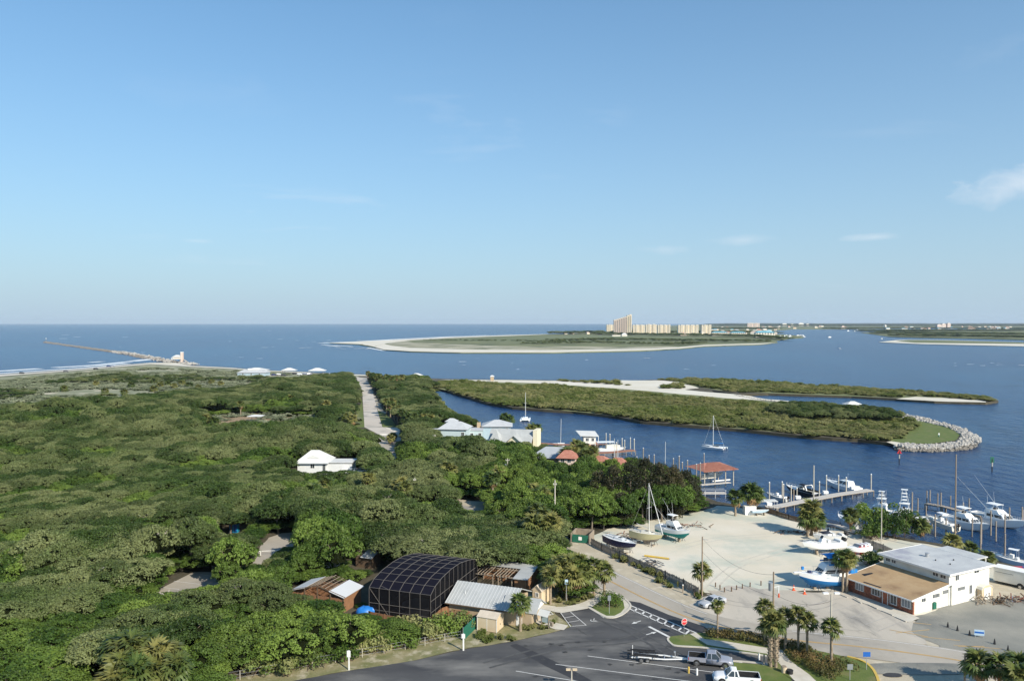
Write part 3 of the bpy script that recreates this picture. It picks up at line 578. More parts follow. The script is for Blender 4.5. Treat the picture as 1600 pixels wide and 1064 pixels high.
# ---------------- palms
def frond_mesh(name, L_, w, m, droop=.5, nseg=9, seed=0):
    g = random.Random(seed); mb = MB(); tn = []
    # stalk, then a fan of narrow leaflets that droop at their tips
    st = [Vector((L_*.50*t, 0, L_*(.16*t-.14*t*t))) for t in (0, .5, 1)]
    for a, b in zip(st[:-1], st[1:]): mb.quad(a+Vector((0,-.02,0)), b+Vector((0,-.02,0)), b+Vector((0,.02,0)), a+Vector((0,.02,0))); tn.append(.5)
    c = st[-1]
    for k in range(nseg):
        a = (k/(nseg-1)-.5)*3.5; l = L_*.55*(1-.28*abs(a)/1.75)*g.uniform(.9, 1.1); d = Vector((math.cos(a), math.sin(a), .1)); n = Vector((-math.sin(a), math.cos(a), 0))*w*L_*.5
        m1 = c+d*l*.5+Vector((0,0,.03)); e = c+d*l+Vector((0,0,-droop*l*g.uniform(.6,1.2)))
        mb.add([c-n*.3, m1-n, m1+n, c+n*.3, e], [(0,1,2,3),(1,4,2)]); t = g.random(); tn += [t, t]
    me = mesh_of(name, mb, m); at = me.attributes.new('tone', 'FLOAT', 'FACE'); at.data.foreach_set('value', tn); return me
FR = [frond_mesh('frond', 2.0, .17, 'palm_leaf', .55, 10, k) for k in range(3)]; DF = [frond_mesh('dead_frond', 1.7, .14, 'palm_dead', 1.0, 6, 9+k) for k in range(2)]
def palm_crown_mesh(name, fr, n, seed, lo=-.5, hi=1.35):
    g = random.Random(seed); V = []; F = []; T = []
    for k in range(n):
        me = fr[k % len(fr)]; a = k*2.39996+g.uniform(-.3,.3); e = lo+(hi-lo)*((k+.5)/n)**.9; mt = Matrix.Rotation(a, 4, 'Z') @ Matrix.Rotation(-e, 4, 'Y') @ Matrix.Scale(g.uniform(.8, 1.12), 4) @ Matrix.Rotation(g.uniform(-.4,.4), 4, 'X')
        b = len(V); V += [tuple(mt @ v.co) for v in me.vertices]; F += [tuple(i+b for i in p.vertices) for p in me.polygons]; T += [d.value for d in me.attributes['tone'].data]
    o = bpy.data.meshes.new(name); o.from_pydata(V, [], F); at = o.attributes.new('tone', 'FLOAT', 'FACE'); at.data.foreach_set('value', T); o.materials.append(fr[0].materials[0]); return o
PC = [palm_crown_mesh('frond_head', FR, 30, 50+k) for k in range(3)]; PD = [palm_crown_mesh('dead_frond_skirt', DF, 13, 70+k, -1.45, -.75) for k in range(2)]
PT = {}
def palm(px, py, pyt, label, group=None, s=1.0, near=False, skirt=True, boots=False, lean=0.0, pos=None, h=None):
    g_ = G(px, py) if pos is None else Vector(pos); H_ = h or HT(px, py, pyt); hs_ = max(.6, H_-1.45*s)
    t = thing('cabbage_palm', label, 'palm tree', g_, rnd.uniform(0, 6.28), group)
    mb = MB(); r = .19*s; k = 9; pr = Vector((0,0,-.2))
    for i in range(k):
        q = Vector((lean*((i+1)/k)**2, 0, hs_*(i+1)/k)); rr = r*(1.15 if i == 0 else 1)*(1.7 if boots and i > k*.15 else 1)
        mb.cyl(pr, q, rr*(1.08 if i % 2 else .96), rr*(.96 if i % 2 else 1.08), 8, cap=(i == k-1)); pr = q
    part('trunk', mb, 'palm_bark', t)
    top = Vector((lean, 0, hs_))
    if boots:
        bt = MB(); rg = random.Random(int(px))
        for i in range(70):
            a = i*2.39996; z = hs_*(.12+.86*i/70); c = Vector((math.cos(a), math.sin(a), 0)); p0 = c*r*1.4+Vector((0,0,z)); bt.bar(p0, p0+c*.22+Vector((0,0,.30)), .13, .05)
        part('old_leaf_bases', bt, 'palm_bark', t)
    if near:
        n = 30; rg = random.Random(int(px*3+py))
        for k in range(n):
            f = part('frond', FR[k % 3], None, t, loc=top); a = k*2.39996+rg.uniform(-.3,.3); e = -.55+1.9*((k+.5)/n)**.9
            f.rotation_euler = (Matrix.Rotation(a, 3, 'Z') @ Matrix.Rotation(-e, 3, 'Y') @ Matrix.Rotation(rg.uniform(-.4,.4), 3, 'X')).to_euler(); f.scale = (s*rg.uniform(.8,1.1),)*3
    else:
        f = part('frond_head', PC[rnd.randrange(3)], None, t, loc=top); f.scale = (s,)*3; f.rotation_euler = (0,0,rnd.uniform(0,6))
    if skirt:
        f = part('dead_frond_skirt', PD[rnd.randrange(2)], None, t, loc=top); f.scale = (s*.95,)*3; f.rotation_euler = (0,0,rnd.uniform(0,6))
    return t
# ---------------- where the photograph shows something else than leaves: crowns may not cover these
CLEAR = [
 (None, [(556,589),(573,589),(590,620),(600,640),(620,655),(626,684),(612,700),(592,697),(594,680),(569,668),(554,667),(556,640),(566,630),(566,612)]),
 (None, [(605,700),(618,702),(622,720),(612,716)]), (734, [(458,701),(515,702),(556,712),(560,736),(520,733),(466,740)]),
 (None, [(246,921),(305,893),(355,894),(328,912),(270,924)]), (None, [(398,880),(404,851),(442,836),(478,832),(476,843),(430,858),(410,882)]), (821, [(352,812),(380,812),(380,832),(352,832)]),
 (None, [(270,832),(300,836),(296,840),(272,839)]),
 (902, [(577,956),(577,915),(645,862),(745,869),(830,886),(846,903),(850,940),(795,985),(786,1000),(745,985),(724,990),(690,962),(672,976),(628,968)]),
 (925, [(455,918),(525,889),(562,905),(553,952),(545,955),(524,938),(495,924),(458,930)]), (872, [(550,870),(566,860),(590,864),(588,892),(556,886)]),
 (None, [(710,779),(732,779),(757,785),(757,796),(735,794),(714,790)]), (690, [(681,656),(705,650),(745,656),(770,652),(800,657),(834,666),(837,688),(795,686),(764,686),(745,677),(690,680)]),
 (725, [(829,712),(862,697),(900,698),(906,708),(870,713)]), (733, [(871,713),(884,708),(900,714),(893,726),(880,722)]), (733, [(923,716),(930,714),(946,721),(944,724)]), (735, [(955,722),(962,718),(974,723),(972,728)]),
 (840, [(890,824),(926,824),(930,850),(892,850)]), (9, [(672,604),(690,607),(720,616),(760,628),(800,635),(960,649),(1100,666),(1200,675),(1600,700),(1600,800),(1190,800),(1095,770),(1092,735),(1078,737),(1030,724),(990,712),(960,714),(905,702),(850,692),(840,686),(838,668),(790,655),(745,655),(733,650),(694,636),(686,620)]),
 (9, [(938,823),(1005,838),(1030,810),(1076,810),(1080,838),(1170,800),(1600,900),(1600,1100),(1000,1000),(905,870),(938,850)]),
 (652, [(390,648),(410,648),(410,654),(390,654)]), (9, [(361,1054),(560,1020),(720,1000),(860,985),(1000,900),(1600,1100),(400,1100)]), (9, [(543,1016),(549,1016),(549,1045),(543,1045)]),
 (9, [(370,575),(415,575),(500,577),(505,582),(480,586),(430,586),(400,588),(372,588)]), (950, [(576,942),(586,942),(586,930),(553,955),(562,958)]), (940, [(144,888),(160,888),(155,912),(142,917)]), (1070, [(178,992),(285,992),(280,1064),(165,1064)]),
]
_lim = [1e9 if b == 9 else G(800, (min(p[1] for p in c) if b is None else b)).y for b, c in CLEAR]; CLEAR = [c for b, c in CLEAR]
_cb = [(min(p[0] for p in c), max(p[0] for p in c), min(p[1] for p in c), max(p[1] for p in c)) for c in CLEAR]
def blocked(x, y, r, z0, z1):
    "would a crown here hide something that stands farther off?"
    pts = [(x, y, z1), (x-r*.9, y, (z0+z1)/2), (x+r*.9, y, (z0+z1)/2), (x-r*.6, y, z1*.93), (x+r*.6, y, z1*.93), (x, y, (z0+z1)/2), (x-r*.8, y-r*.3, z0), (x+r*.8, y-r*.3, z0), (x, y-r*.7, z0), (x, y+r*.6, z1*.8)]
    for p in pts:
        a, b = PX(*p)
        for c, bb, lm in zip(CLEAR, _cb, _lim):
            if y < lm and bb[0] <= a <= bb[1] and bb[2] <= b <= bb[3] and inpoly(a, b, c): return True
    return False
HAM = [(-140,1250),(320,1080),(362,1062),(560,1018),(690,982),(830,900),(852,935),(905,938),(918,928),(900,880),(860,865),(848,846),(895,836),(935,830),(1095,806),(1100,785),(1090,772),(1030,742),(960,727),(900,709),(840,698),(740,668),(700,645),(686,625),(672,607),(668,597),(640,592),(600,590),(540,589),(500,592),(420,606),(300,622),(180,636),(60,645),(-140,665)]
DRY = [(318,652),(380,646),(500,652),(505,674),(430,677),(370,677),(312,674)]
HAMW = [tuple(G(a, b)[:2]) for a, b in [(max(-400, p[0]), min(p[1], 1250)) for p in HAM]]
BUILT = [gp(p) for p in ([(556,589),(573,589),(600,640),(620,668),(628,690),(612,722),(604,722),(592,697),(569,668)], [(575,985),(575,950),(690,900),(850,905),(860,950),(790,1000),(690,985)], [(440,965),(440,930),(520,905),(570,920),(555,965)], [(460,760),(460,735),(560,735),(570,760)],
   [(680,700),(680,668),(836,672),(840,700)], [(238,928),(303,893),(357,894),(330,932)], [(395,884),(402,862),(440,833),(480,831),(480,848),(425,886)], [(705,778),(757,780),(757,800),(712,796)],[(828,735),(860,712),(915,715),(985,735),(960,750),(860,745)])]
def built(x, y): return any(inpoly(x, y, b) for b in BUILT)
cands = []
sp = 4.5; y = 78.0; row = 0
while y < 620:
    spc = sp*(1 if y < 300 else 1+(y-300)/900); x = -.76*y-20+(row % 2)*spc/2
    while x < .30*y+10:
        X = x+rnd.uniform(-1.3,1.3); Y = y+rnd.uniform(-1.3,1.3)
        if inpoly(X, Y, HAMW) and not built(X, Y):
            f = mnoise.noise(Vector((X*.013, Y*.027, 1.3))); f2 = mnoise.noise(Vector((X*.06, Y*.09, 7.3)))
            cands.append((X, Y, f, f2))
        x += spc
    y += spc*.87; row += 1
trees = []; under = []
PXC = lambda X, Y: PX(X, Y, 3)
for (X, Y, f, f2) in cands:
    a, b = PXC(X, Y)
    s = 1.04+.30*f+rnd.uniform(-.10,.10); sz = min(1.7, max(.78, 1.05+1.0*f+.60*f2+rnd.uniform(-.10,.10)))
    ga, gb = PX(X, Y, 0)
    if inpoly(ga, gb, DRY): continue
    if 305 < ga < 515 and 674 < gb < 694: sz *= .55
    if 540 < ga < 890 and 850 < gb < 925: sz = min(sz, .9)
    if ga > 770 and 720 < gb < 850: sz = max(sz, 1.3)+rnd.uniform(0,.25)
    if 640 < ga < 770 and 700 < gb < 780: sz = max(sz, 1.1)
    bright = mnoise.noise(Vector((X*.05, Y*.05, 21))) > .12 if Y > 135 else mnoise.noise(Vector((X*.05, Y*.05, 21))) > -.12
    if a > 300 and b > 950: bright = True
    if Y > 260 and mnoise.noise(Vector((X*.02, Y*.02, 3))) < .2: bright = False
    if b < 640 and a < 420: sz *= .55; s *= .9
    if 420 < a < 560 and b < 640: sz *= .8
    # low vines near the car park fence
    edge = 380 < a < 720 and b > 990-(a-560)*.15
    if edge: sz *= .6; s *= .75
    if a > 590 and b < 660: sz *= .7
    if (Y < 345 or (290 < ga < 540 and Y < 560)) and not blocked(X+1.5, Y-1.5, 2.6, .5, 2.9): under.append((X+1.5, Y-1.5, .85, .5, True))
    if ga > 765 and 720 < gb < 850: bright = True; s *= 1.15
    if 715 < ga < 800 and 780 < gb < 830: sz = min(sz, .8)
    for k in range(6):
        kd = BRI if bright else OAK; rad = (3.2 if bright else 4.2)*s; top = (5.6 if bright else 6.9)*sz; bot = (2.2 if bright else 3.0)*sz
        if not blocked(X, Y, rad, bot, top): trees.append((X, Y, s, sz, bright)); break
        s *= .8; sz *= .68
trees.sort(key=lambda t: t[1]**2+t[0]**2)
MARKS = [('the small parking pad',305,905),('the blue portable box',366,825),('the park road barrier',430,855),('the cedar plank pen',510,925),('the screened enclosure',660,915),('the grey metal roofs',790,900),('the open block enclosure',905,835),('the sandy clearing',733,788),('the bleached dead trunk',150,905),('the lower left palmettos',215,1030),('the tall white sign',545,1035),('the thin wooden pole',648,770)]
def zone(X, Y, sz):
    a, b = PX(X, Y, 4); n, ma, mb_ = min(MARKS, key=lambda m: (m[1]-a)**2+(2*(m[2]-b))**2); d = abs(ma-a) > 1.6*abs(mb_-b)
    side = ('left of ' if a < ma else 'right of ') if d else ('beyond ' if b < mb_ else 'in front of ')
    far = 'well ' if math.hypot(a-ma, 2*(b-mb_)) > 130 else ('just ' if math.hypot(a-ma, 2*(b-mb_)) < 60 else '')
    return ('tall ' if sz > 1.15 else ('low ' if sz < .85 else 'mid-sized ')), far+side+n
near = trees[:440]; rest = trees[440:]; nO = nB = 0
src = {}
rest2 = []
for (X, Y, s, sz, br) in near:
    if (nB if br else nO) >= 295: rest2.append((X, Y, s, sz, br)); continue
    if br: nB += 1
    else: nO += 1
    h_, z_ = zone(X, Y, sz)
    plant_tree(BRI if br else OAK, 'broadleaf_tree' if br else 'live_oak', X, Y, s, sz, h_+('bright green leafy tree ' if br else 'olive green live oak ')+z_, h_+('bright green trees ' if br else 'live oaks ')+z_)
rest = rest2+rest
def srcobjs(K, name):
    # the crowns the far-off masses repeat are those of plants that stand in the scene
    out = []
    for k in K:
        o = next((o for o in bpy.data.objects if o.type == 'MESH' and o.data == k.crown), None)
        if o is None: raise Exception('no source '+name)
        out.append(o)
    return out
V = lambda L_, b: [(X, Y, 0, s, sz, rnd.uniform(0, 6.28), rnd.randrange(5)) for (X, Y, s, sz, br) in L_ if br == b]
scatter_stuff('live_oak_thicket', srcobjs(OAK, 'oak'), V(rest, False)); scatter_stuff('broadleaf_thicket', srcobjs(BRI, 'bright'), V(rest, True))
scatter_stuff('undergrowth', srcobjs(BRI, 'bright'), V(under, True))
print('TREES', len(trees), len(near))
# mangroves on the spits
def fill(poly_px, sp, fn, jitter=.35):
    wp = [tuple(G(a, b)[:2]) for a, b in poly_px]; xs = [p[0] for p in wp]; ys = [p[1] for p in wp]; out = []; y = min(ys)
    while y < max(ys):
        x = min(xs)
        while x < max(xs):
            X = x+rnd.uniform(-1,1)*sp*jitter; Y = y+rnd.uniform(-1,1)*sp*jitter
            if inpoly(X, Y, wp):
                r = fn(X, Y)
                if r: out.append((X, Y, 0)+r)
            x += sp
        y += sp
    return out
mg = lambda X, Y: None if rnd.random() < .06 else (1.15*rnd.uniform(.8,1.3), .85*rnd.uniform(.6,1.1)*(1+.75*mnoise.noise(Vector((X*.03, Y*.03, 0)))), rnd.uniform(0,6.28), rnd.randrange(3))
pm = fill([(673,604.5),(690,607),(720,616),(760,628),(800,635),(850,639),(900,642),(960,649),(1000,657),(1060,662),(1150,669),(1200,674),(1250,679),(1300,683),(1340,685),(1385,690),(1404,685),(1420,676),(1433,669),(1415,658),(1340,647),(1250,637.5),(1100,625.5),(1000,616),(880,605),(760,600),(690,597)], 4.0, mg)
pm = [p if True else p for p in pm]
pm += fill([(1031,594),(1087,592.5),(1200,598.5),(1300,604.5),(1400,610.5),(1500,617.5),(1545,622.5),(1558,625.5),(1545,627),(1480,621.5),(1430,619),(1400,621),(1330,617),(1200,613),(1155,614),(1132,610),(1092,604),(1060,597)], 4.6, mg)
pm += fill([(1040,605),(1066,602),(1065,607),(1020,607)], 4, mg)+fill([(860,594.5),(960,596.6),(985,603),(900,598)], 6, mg)
pm += fill([(625,640),(640,615),(650,602),(672,607),(684,624),(692,640),(716,652),(742,662),(735,668),(700,668),(660,655)], 4.2, mg)
# the kinds the masses repeat: single shrubs that stand apart in the picture
def single(K, spots, name, lab, cat, s=1.0):
    for i, (a, b) in enumerate(spots):
        g_ = G(a, b); k = K[i % len(K)]; t = thing(name, lab[i % len(lab)], cat, g_, rnd.uniform(0,6.28)); t.scale = (s, s, s); part('crown', k.crown, None, t)
single(MAN, [(1405,652),(1421,661),(1360,690)][:3], 'mangrove_bush', ['green bush at the edge of the lawn on the stone-tipped point','larger green bush on the lawn of the point, nearer the tip','low green shoreline bush at the sandy notch of the point'], 'bush', 1.1)
single(SAG, [(340,620),(120,628),(60,645)], 'sage_shrub', ['pale sage shrub among the dunes below the jetty tower','pale sage shrub at the inland edge of the dune scrub','pale sage shrub near the left edge above the oaks'], 'shrub', 1.2)
scatter_stuff('mangrove_thicket', srcobjs(MAN, 'm'), pm)
bright = lambda X, Y: (rnd.uniform(.7,1.1), rnd.uniform(.5,.8), rnd.uniform(0,6.28), rnd.randrange(5))
sg = lambda X, Y: (rnd.uniform(.8,1.9), rnd.uniform(.6,1.3), rnd.uniform(0,6.28), rnd.randrange(3)) if mnoise.noise(Vector((X*.02, Y*.013, 5))) > -.28 else None
ps = fill([(-300,690),(-60,650),(60,636),(180,626),(300,616),(420,603),(545,592),(400,582),(300,578),(235,575),(130,583),(0,595),(-60,600),(-300,620)], 6.0, sg)
ps += fill([(325,676),(320,650),(380,645),(490,652),(550,640),(560,665),(480,676),(420,676)], 4.0, lambda X, Y: sg(X, Y) if rnd.random() < .6 else None)
ps += [p for p in fill([(-60,668),(0,662),(120,650),(300,630),(420,612),(420,600),(180,626),(60,636),(-60,650)], 5, sg)]
scatter_stuff('dune_shrub_cover', srcobjs(SAG, 's'), ps)
ok = lambda X, Y: (rnd.uniform(.5,.9), rnd.uniform(.25,.5), rnd.uniform(0,6.28), rnd.randrange(5)) if mnoise.noise(Vector((X*.02, Y*.014, 9))) > .14 else None
po = fill([(-300,680),(-60,648),(60,634),(180,624),(300,614),(420,601),(545,592),(400,586),(300,583),(235,582),(100,592),(-60,608)], 7, ok)
po += fill([(1205,641),(1250,640),(1330,647),(1390,655),(1405,661),(1380,664),(1340,663),(1290,661),(1240,660),(1205,651)], 4.6, lambda X, Y: (rnd.uniform(.6,.9), rnd.uniform(.65,.9), rnd.uniform(0,6), rnd.randrange(5)))
scatter_stuff('coastal_scrub', srcobjs(OAK, 'o'), po)
# ---------------- building materials
mat('white_wall', (.78,.76,.70), .8, (.62,.59,.51), .35, bump=.003, bscale=30)
mat('white_trim', (.80,.79,.75), .6)
mat('flat_roof', (.52,.53,.52), .7, (.42,.43,.43), .35, col3=(.33,.33,.37), scale3=.12, lo3=.58, hi3=.66)
mat('tan_roof', (.38,.25,.13), .95, (.45,.32,.18), .6, col3=(.27,.17,.09), scale3=.3, bump=.01, bscale=12)
mat('brick_red', (.30,.085,.045), .9, (.38,.14,.07), 2.5)
mat('brick_dark', (.16,.06,.04), .9, (.22,.09,.05), 2.5)
mat('mortar', (.34,.30,.26), .95)
mat('glass_dark', (.03,.04,.05), .12, spec=.7)
mat('glass_pale', (.16,.19,.22), .15, spec=.7)
mat('metal_roof', (.43,.44,.43), .55, (.36,.37,.36), .5)
mat('metal_seam', (.56,.57,.57), .5)
mat('cedar', (.21,.10,.05), .85, (.30,.155,.075), 1.5, bump=.01, bscale=10, stretch=(4,4,.6))
mat('old_wood', (.23,.185,.14), .9, (.33,.27,.20), 1.6, bump=.01, bscale=10)
mat('grey_wood', (.25,.215,.18), .95, (.36,.32,.27), 1.3, bump=.01, bscale=10)
mat('dark_wood', (.10,.065,.04), .9, (.15,.10,.06), 2)
mat('beige', (.62,.50,.34), .8, (.56,.44,.29), 1)
mat('beige_roof', (.58,.50,.40), .8, (.50,.43,.34), 1)
mat('tan_wall', (.44,.34,.22), .85, (.38,.29,.19), 1)
mat('blue_tarp', (.02,.17,.52), .45)
mat('teal_blue', (.02,.28,.42), .5)
mat('green_screen', (.01,.12,.075), .7)
mat('aqua_wall', (.47,.56,.57), .8, (.43,.52,.53), .7)
mat('blue_wall', (.36,.46,.52), .8)
mat('pale_roof', (.50,.51,.515), .6, (.43,.44,.445), .5)
mat('grey_roof', (.34,.37,.39), .6, (.40,.42,.44), .5)
mat('cream_wall', (.74,.68,.50), .8)
mat('white_roof', (.66,.655,.62), .65, (.58,.575,.545), .4)
mat('shade_wall', (.66,.67,.66), .85, (.60,.61,.60), .8)
mat('terracotta', (.33,.125,.085), .85, (.43,.20,.14), 1.2)
mat('condo', (.74,.62,.44), .8, (.78,.68,.52), .02)
mat('condo_pink', (.62,.49,.41), .8, (.67,.55,.46), .02)
mat('condo_white', (.72,.67,.58), .8)
mat('far_roof', (.40,.22,.15), .8); mat('aqua_roof', (.14,.36,.45), .6)
mat('galv', (.45,.46,.47), .4, metal=.5); mat('steel_dark', (.06,.06,.065), .5, metal=.3)
mat('black', (.015,.015,.016), .6); mat('rubber', (.02,.02,.02), .8); mat('rust', (.25,.09,.05), .9, (.15,.07,.05), 3)
mat('white_gel', (.82,.82,.80), .25); mat('screen_frame', (.15,.135,.12), .6)
mat('pole_wood', (.24,.18,.125), .95, (.33,.26,.19), 2, stretch=(3,3,.4)); mat('pole_pale', (.52,.48,.40), .8, (.45,.41,.34), 2)
mat('rock', (.31,.29,.26), .95, (.44,.42,.385), .6, bump=.05, bscale=3); mat('rock_dark', (.16,.145,.125), .9, (.24,.215,.185), 1)
def see_mat(name, col, fac):
    m, nt, b = newmat(name); b.inputs['Base Color'].default_value = (*col, 1); b.inputs['Roughness'].default_value = .9; b.inputs['Specular IOR Level'].default_value = .1
    tr = nt.nodes.new('ShaderNodeBsdfTransparent'); ms = nt.nodes.new('ShaderNodeMixShader'); ms.inputs[0].default_value = fac
    nt.links.new(tr.outputs[0], ms.inputs[1]); nt.links.new(b.outputs[0], ms.inputs[2]); nt.links.new(ms.outputs[0], nt.nodes['Material Output'].inputs[0])
see_mat('screen_roof', (.007,.007,.014), .97); see_mat('screen_wall', (.006,.006,.008), .90)
def frame(name, label, cat, A, B, group=None):
    a, b = G(*A), G(*B); return thing(name, label, cat, a, heading(a, b), group), (b-a).length
def window(parent, c, w, h, nrm='-y', frame_m='white_trim', glass='glass_dark', bars=1, label=None):
    "a window set in a wall: frame 4 cm proud, pane, centre bars"
    x, y, z = c; f = MB(); t = .07
    def bx(u0, u1, z0, z1, d0, d1):
        if nrm == '-y': f_ = (x+u0, y-d1, z+z0, x+u1, y-d0, z+z1)
        elif nrm == '+y': f_ = (x+u0, y+d0, z+z0, x+u1, y+d1, z+z1)
        elif nrm == '+x': f_ = (x+d0, y+u0, z+z0, x+d1, y+u1, z+z1)
        else: f_ = (x-d1, y+u0, z+z0, x-d0, y+u1, z+z1)
        return f_
    f.box(*bx(-w/2-t, w/2+t, -h/2-t, -h/2, 0, .05)); f.box(*bx(-w/2-t, w/2+t, h/2, h/2+t, 0, .05)); f.box(*bx(-w/2-t, -w/2, -h/2, h/2, 0, .05)); f.box(*bx(w/2, w/2+t, -h/2, h/2, 0, .05))
    for k in range(bars): u = -w/2+w*(k+1)/(bars+1); f.box(*bx(u-.025, u+.025, -h/2, h/2, .01, .045))
    wn_ = part('window', f, frame_m, parent, label=label); part('pane', MB().box(*bx(-w/2, w/2, -h/2, h/2, .004, .02)), glass, wn_); return wn_
def gable_roof(L_, D, z, rise, ov=.4, t=.14, axis='x', x0=0, y0=0, hip=0.0):
    "two thick slopes; ridge along axis"
    mb = MB(); 
    if axis == 'x':
        a, b = x0-ov, x0+L_+ov; m = y0+D/2; e = z-rise*ov/(D/2)
        mb.slab((a, y0-ov, e), (b, y0-ov, e), (b-hip, m, z+rise), (a+hip, m, z+rise), t); mb.slab((b, y0+D+ov, e), (a, y0+D+ov, e), (a+hip, m, z+rise), (b-hip, m, z+rise), t)
        if hip: mb.slab((b, y0-ov, e), (b, y0+D+ov, e), (b-hip, m, z+rise), (b-hip, m, z+rise-.001), t) if 0 else mb.add([(b, y0-ov, e), (b, y0+D+ov, e), (b-hip, m, z+rise)], [(0,1,2)]); mb.add([(a, y0-ov, e), (a+hip, m, z+rise), (a, y0+D+ov, e)], [(0,1,2)])
    else:
        a, b = y0-ov, y0+D+ov; m = x0+L_/2; e = z-rise*ov/(L_/2)
        mb.slab((x0-ov, b, e), (x0-ov, a, e), (m, a+hip, z+rise), (m, b-hip, z+rise), t); mb.slab((x0+L_+ov, a, e), (x0+L_+ov, b, e), (m, b-hip, z+rise), (m, a+hip, z+rise), t)
        if hip: mb.add([(x0-ov, a, e), (x0+L_+ov, a, e), (m, a+hip, z+rise)], [(0,1,2)]); mb.add([(x0-ov, b, e), (m, b-hip, z+rise), (x0+L_+ov, b, e)], [(0,1,2)])
    return mb
# ================= the brick fronted boatyard building
bt, LW = frame('boatyard_building', 'white two-level boatyard building with brown lower roof and red brick front', 'building', (1326,923), (1427,960)); D0, D1 = 8.6, 19.0
# local: x along the brick front, y into the depth
def prism_y(pts, x0, x1): return MB().profx(pts, x0, x1)
part('wall', MB().profx([(0,0),(D0,0),(D0,3.35),(0,2.35)], 0.12, LW-.004), 'white_wall', bt)
part('wall', MB().box(0, D0+.004, 0, LW, D1, 5.0), 'white_wall', bt)
part('wall', MB().box(1.0, D1+.004, 0, LW*.58, D1+5.5, 4.2), 'white_wall', bt)
part('wall', MB().box(LW-3.4, D0+.3, 0, LW+.25, D1-4.2, 3.2), 'white_wall', bt)
part('brick_backing', MB().box(0, -.10, 0, LW+.02, -.002, 2.3), 'mortar', bt)
# the brick skin, its bricks joined (thousands, about two pixels each); openings left free
ops = [(1.5,3.0,.8,2.0),(4.6,6.2,.9,2.0),(6.7,7.5,.1,2.1),(8.0,9.2,.5,2.1),(10.0,11.6,.75,2.1)]
k_ = LW/12.0; ops = [(a*k_, b*k_, c, d) for a, b, c, d in ops]; b1, b2 = MB(), MB(); rb = random.Random(5)
zz = .04; r_ = 0
while zz < 2.26:
    xx = .0-(.12 if r_ % 2 else 0)
    while xx < LW+.02:
        xa, xb = max(0, xx), min(LW+.02, xx+.30)
        if xb-xa > .04 and not any(xa < b+.02 and xb > a-.02 and zz < d and zz+.11 > c for a, b, c, d in ops): (b1 if rb.random() < .68 else b2).box(xa, -.14-rb.random()*.015, zz, xb-.02, -.101, zz+.10)
        xx += .32
    zz += .125; r_ += 1
part('brickwork', b1, 'brick_red', bt, kind='stuff'); part('brickwork', b2, 'brick_dark', bt, kind='stuff')
bend = MB()
for r in range(18):
    for c in range(2): bend.box(LW+.022, -.10+.16*c, .04+.125*r, LW+.05, .03+.16*c, .14+.125*r)
part('brickwork', bend, 'brick_red', bt, kind='stuff')
for a, b, c, d in (ops[0], ops[1], ops[3], ops[4]): window(bt, ((a+b)/2, -.10, (c+d)/2), b-a-.15, d-c-.14, '-y', glass='glass_pale' if (a, b) in ((ops[0][0], ops[0][1]), (ops[4][0], ops[4][1])) else 'glass_dark', bars=2 if b-a > 1.4 else 1)
dr = part('door', MB().box(ops[2][0], -.15, .1, ops[2][1], -.10, 2.08), 'brick_red', bt, label='reddish front door'); part('handle', MB().cbox((ops[2][0]+.12, -.18, 1.0), (.04,.05,.14)), 'galv', dr)
part('door_frame', MB().box(ops[2][0]-.1, -.16, .1, ops[2][0]-.01, -.10, 2.15).box(ops[2][1]+.01, -.16, .1, ops[2][1]+.1, -.10, 2.15), 'white_trim', bt)
part('lower_roof', MB().slab((-.45,-.7,2.38), (LW+.25,-.7,2.38), (LW+.25,D0,3.55), (-.45,D0,3.55), .13), 'tan_roof', bt)
part('fascia', MB().box(-.47,-.78,2.20,LW+.27,-.705,2.40).slab((LW+.254,-.7,2.42), (LW+.33,-.7,2.42), (LW+.33,D0,3.60), (LW+.254,D0,3.60), .28).slab((-.53,-.7,2.42), (-.454,-.7,2.42), (-.454,D0,3.60), (-.53,D0,3.60), .24), 'white_trim', bt)
part('roof_patch', MB().slab((.8,2.2,2.795), (1.6,1.9,2.755), (1.9,3.6,2.985), (1.5,3.7,3.0), .02).slab((3.0,-.3,2.45), (6.2,-.2,2.462), (6.2,.15,2.51), (3.0,.05,2.495), .02), 'black', bt, label='dark torn patches in the roofing')
part('lower_flat_roof', MB().box(LW-3.5, D0+.01, 3.22, LW+.55, D1-4.0, 3.42), 'white_trim', bt)
part('upper_roof', MB().box(-.6, D0-.7, 5.02, LW+.6, D1+.5, 5.20), 'flat_roof', bt)
part('roof_edge', MB().box(-.66, D0-.76, 4.94, LW+.66, D0-.705, 5.24).box(LW+.605, D0-.7, 4.94, LW+.66, D1+.5, 5.24).box(-.66, D0-.7, 4.94, -.605, D1+.5, 5.24).box(-.66, D1+.505, 4.94, LW+.66, D1+.56, 5.24), 'white_trim', bt)
part('rear_roof', MB().box(.4, D1+.57, 4.25, LW*.6+.6, D1+6.4, 4.45), 'flat_roof', bt)
part('porch_post', MB().box(LW*.6+.3, D1+6.1, 0, LW*.6+.42, D1+6.22, 4.24), 'white_trim', bt)
part('roof_vent', MB().cyl((4.6,13.6,5.2),(4.6,13.6,5.75),.30,.30,14), 'galv', bt); part('vent_cap', MB().cyl((4.6,13.6,5.76),(4.6,13.6,5.84),.36,.36,14), 'galv', bt)
for (x, y) in ((6.7,12.8),(9.2,12.9),(8.0,15.6)): part('roof_pipe', MB().cyl((x,y,5.2),(x,y,5.42),.12,.10,8), 'steel_dark', bt)
for (x, w) in ((.9,.75),(2.0,.75),(9.6,.9),(10.9,.9)): window(bt, (x, D0-.002, 4.35), w, .5, '-y')
window(bt, (LW+.002, D0+2.0, 4.2), .8, .9, '+x'); window(bt, (LW+.002, D0+7.0, 4.5), 1.2, .5, '+x')
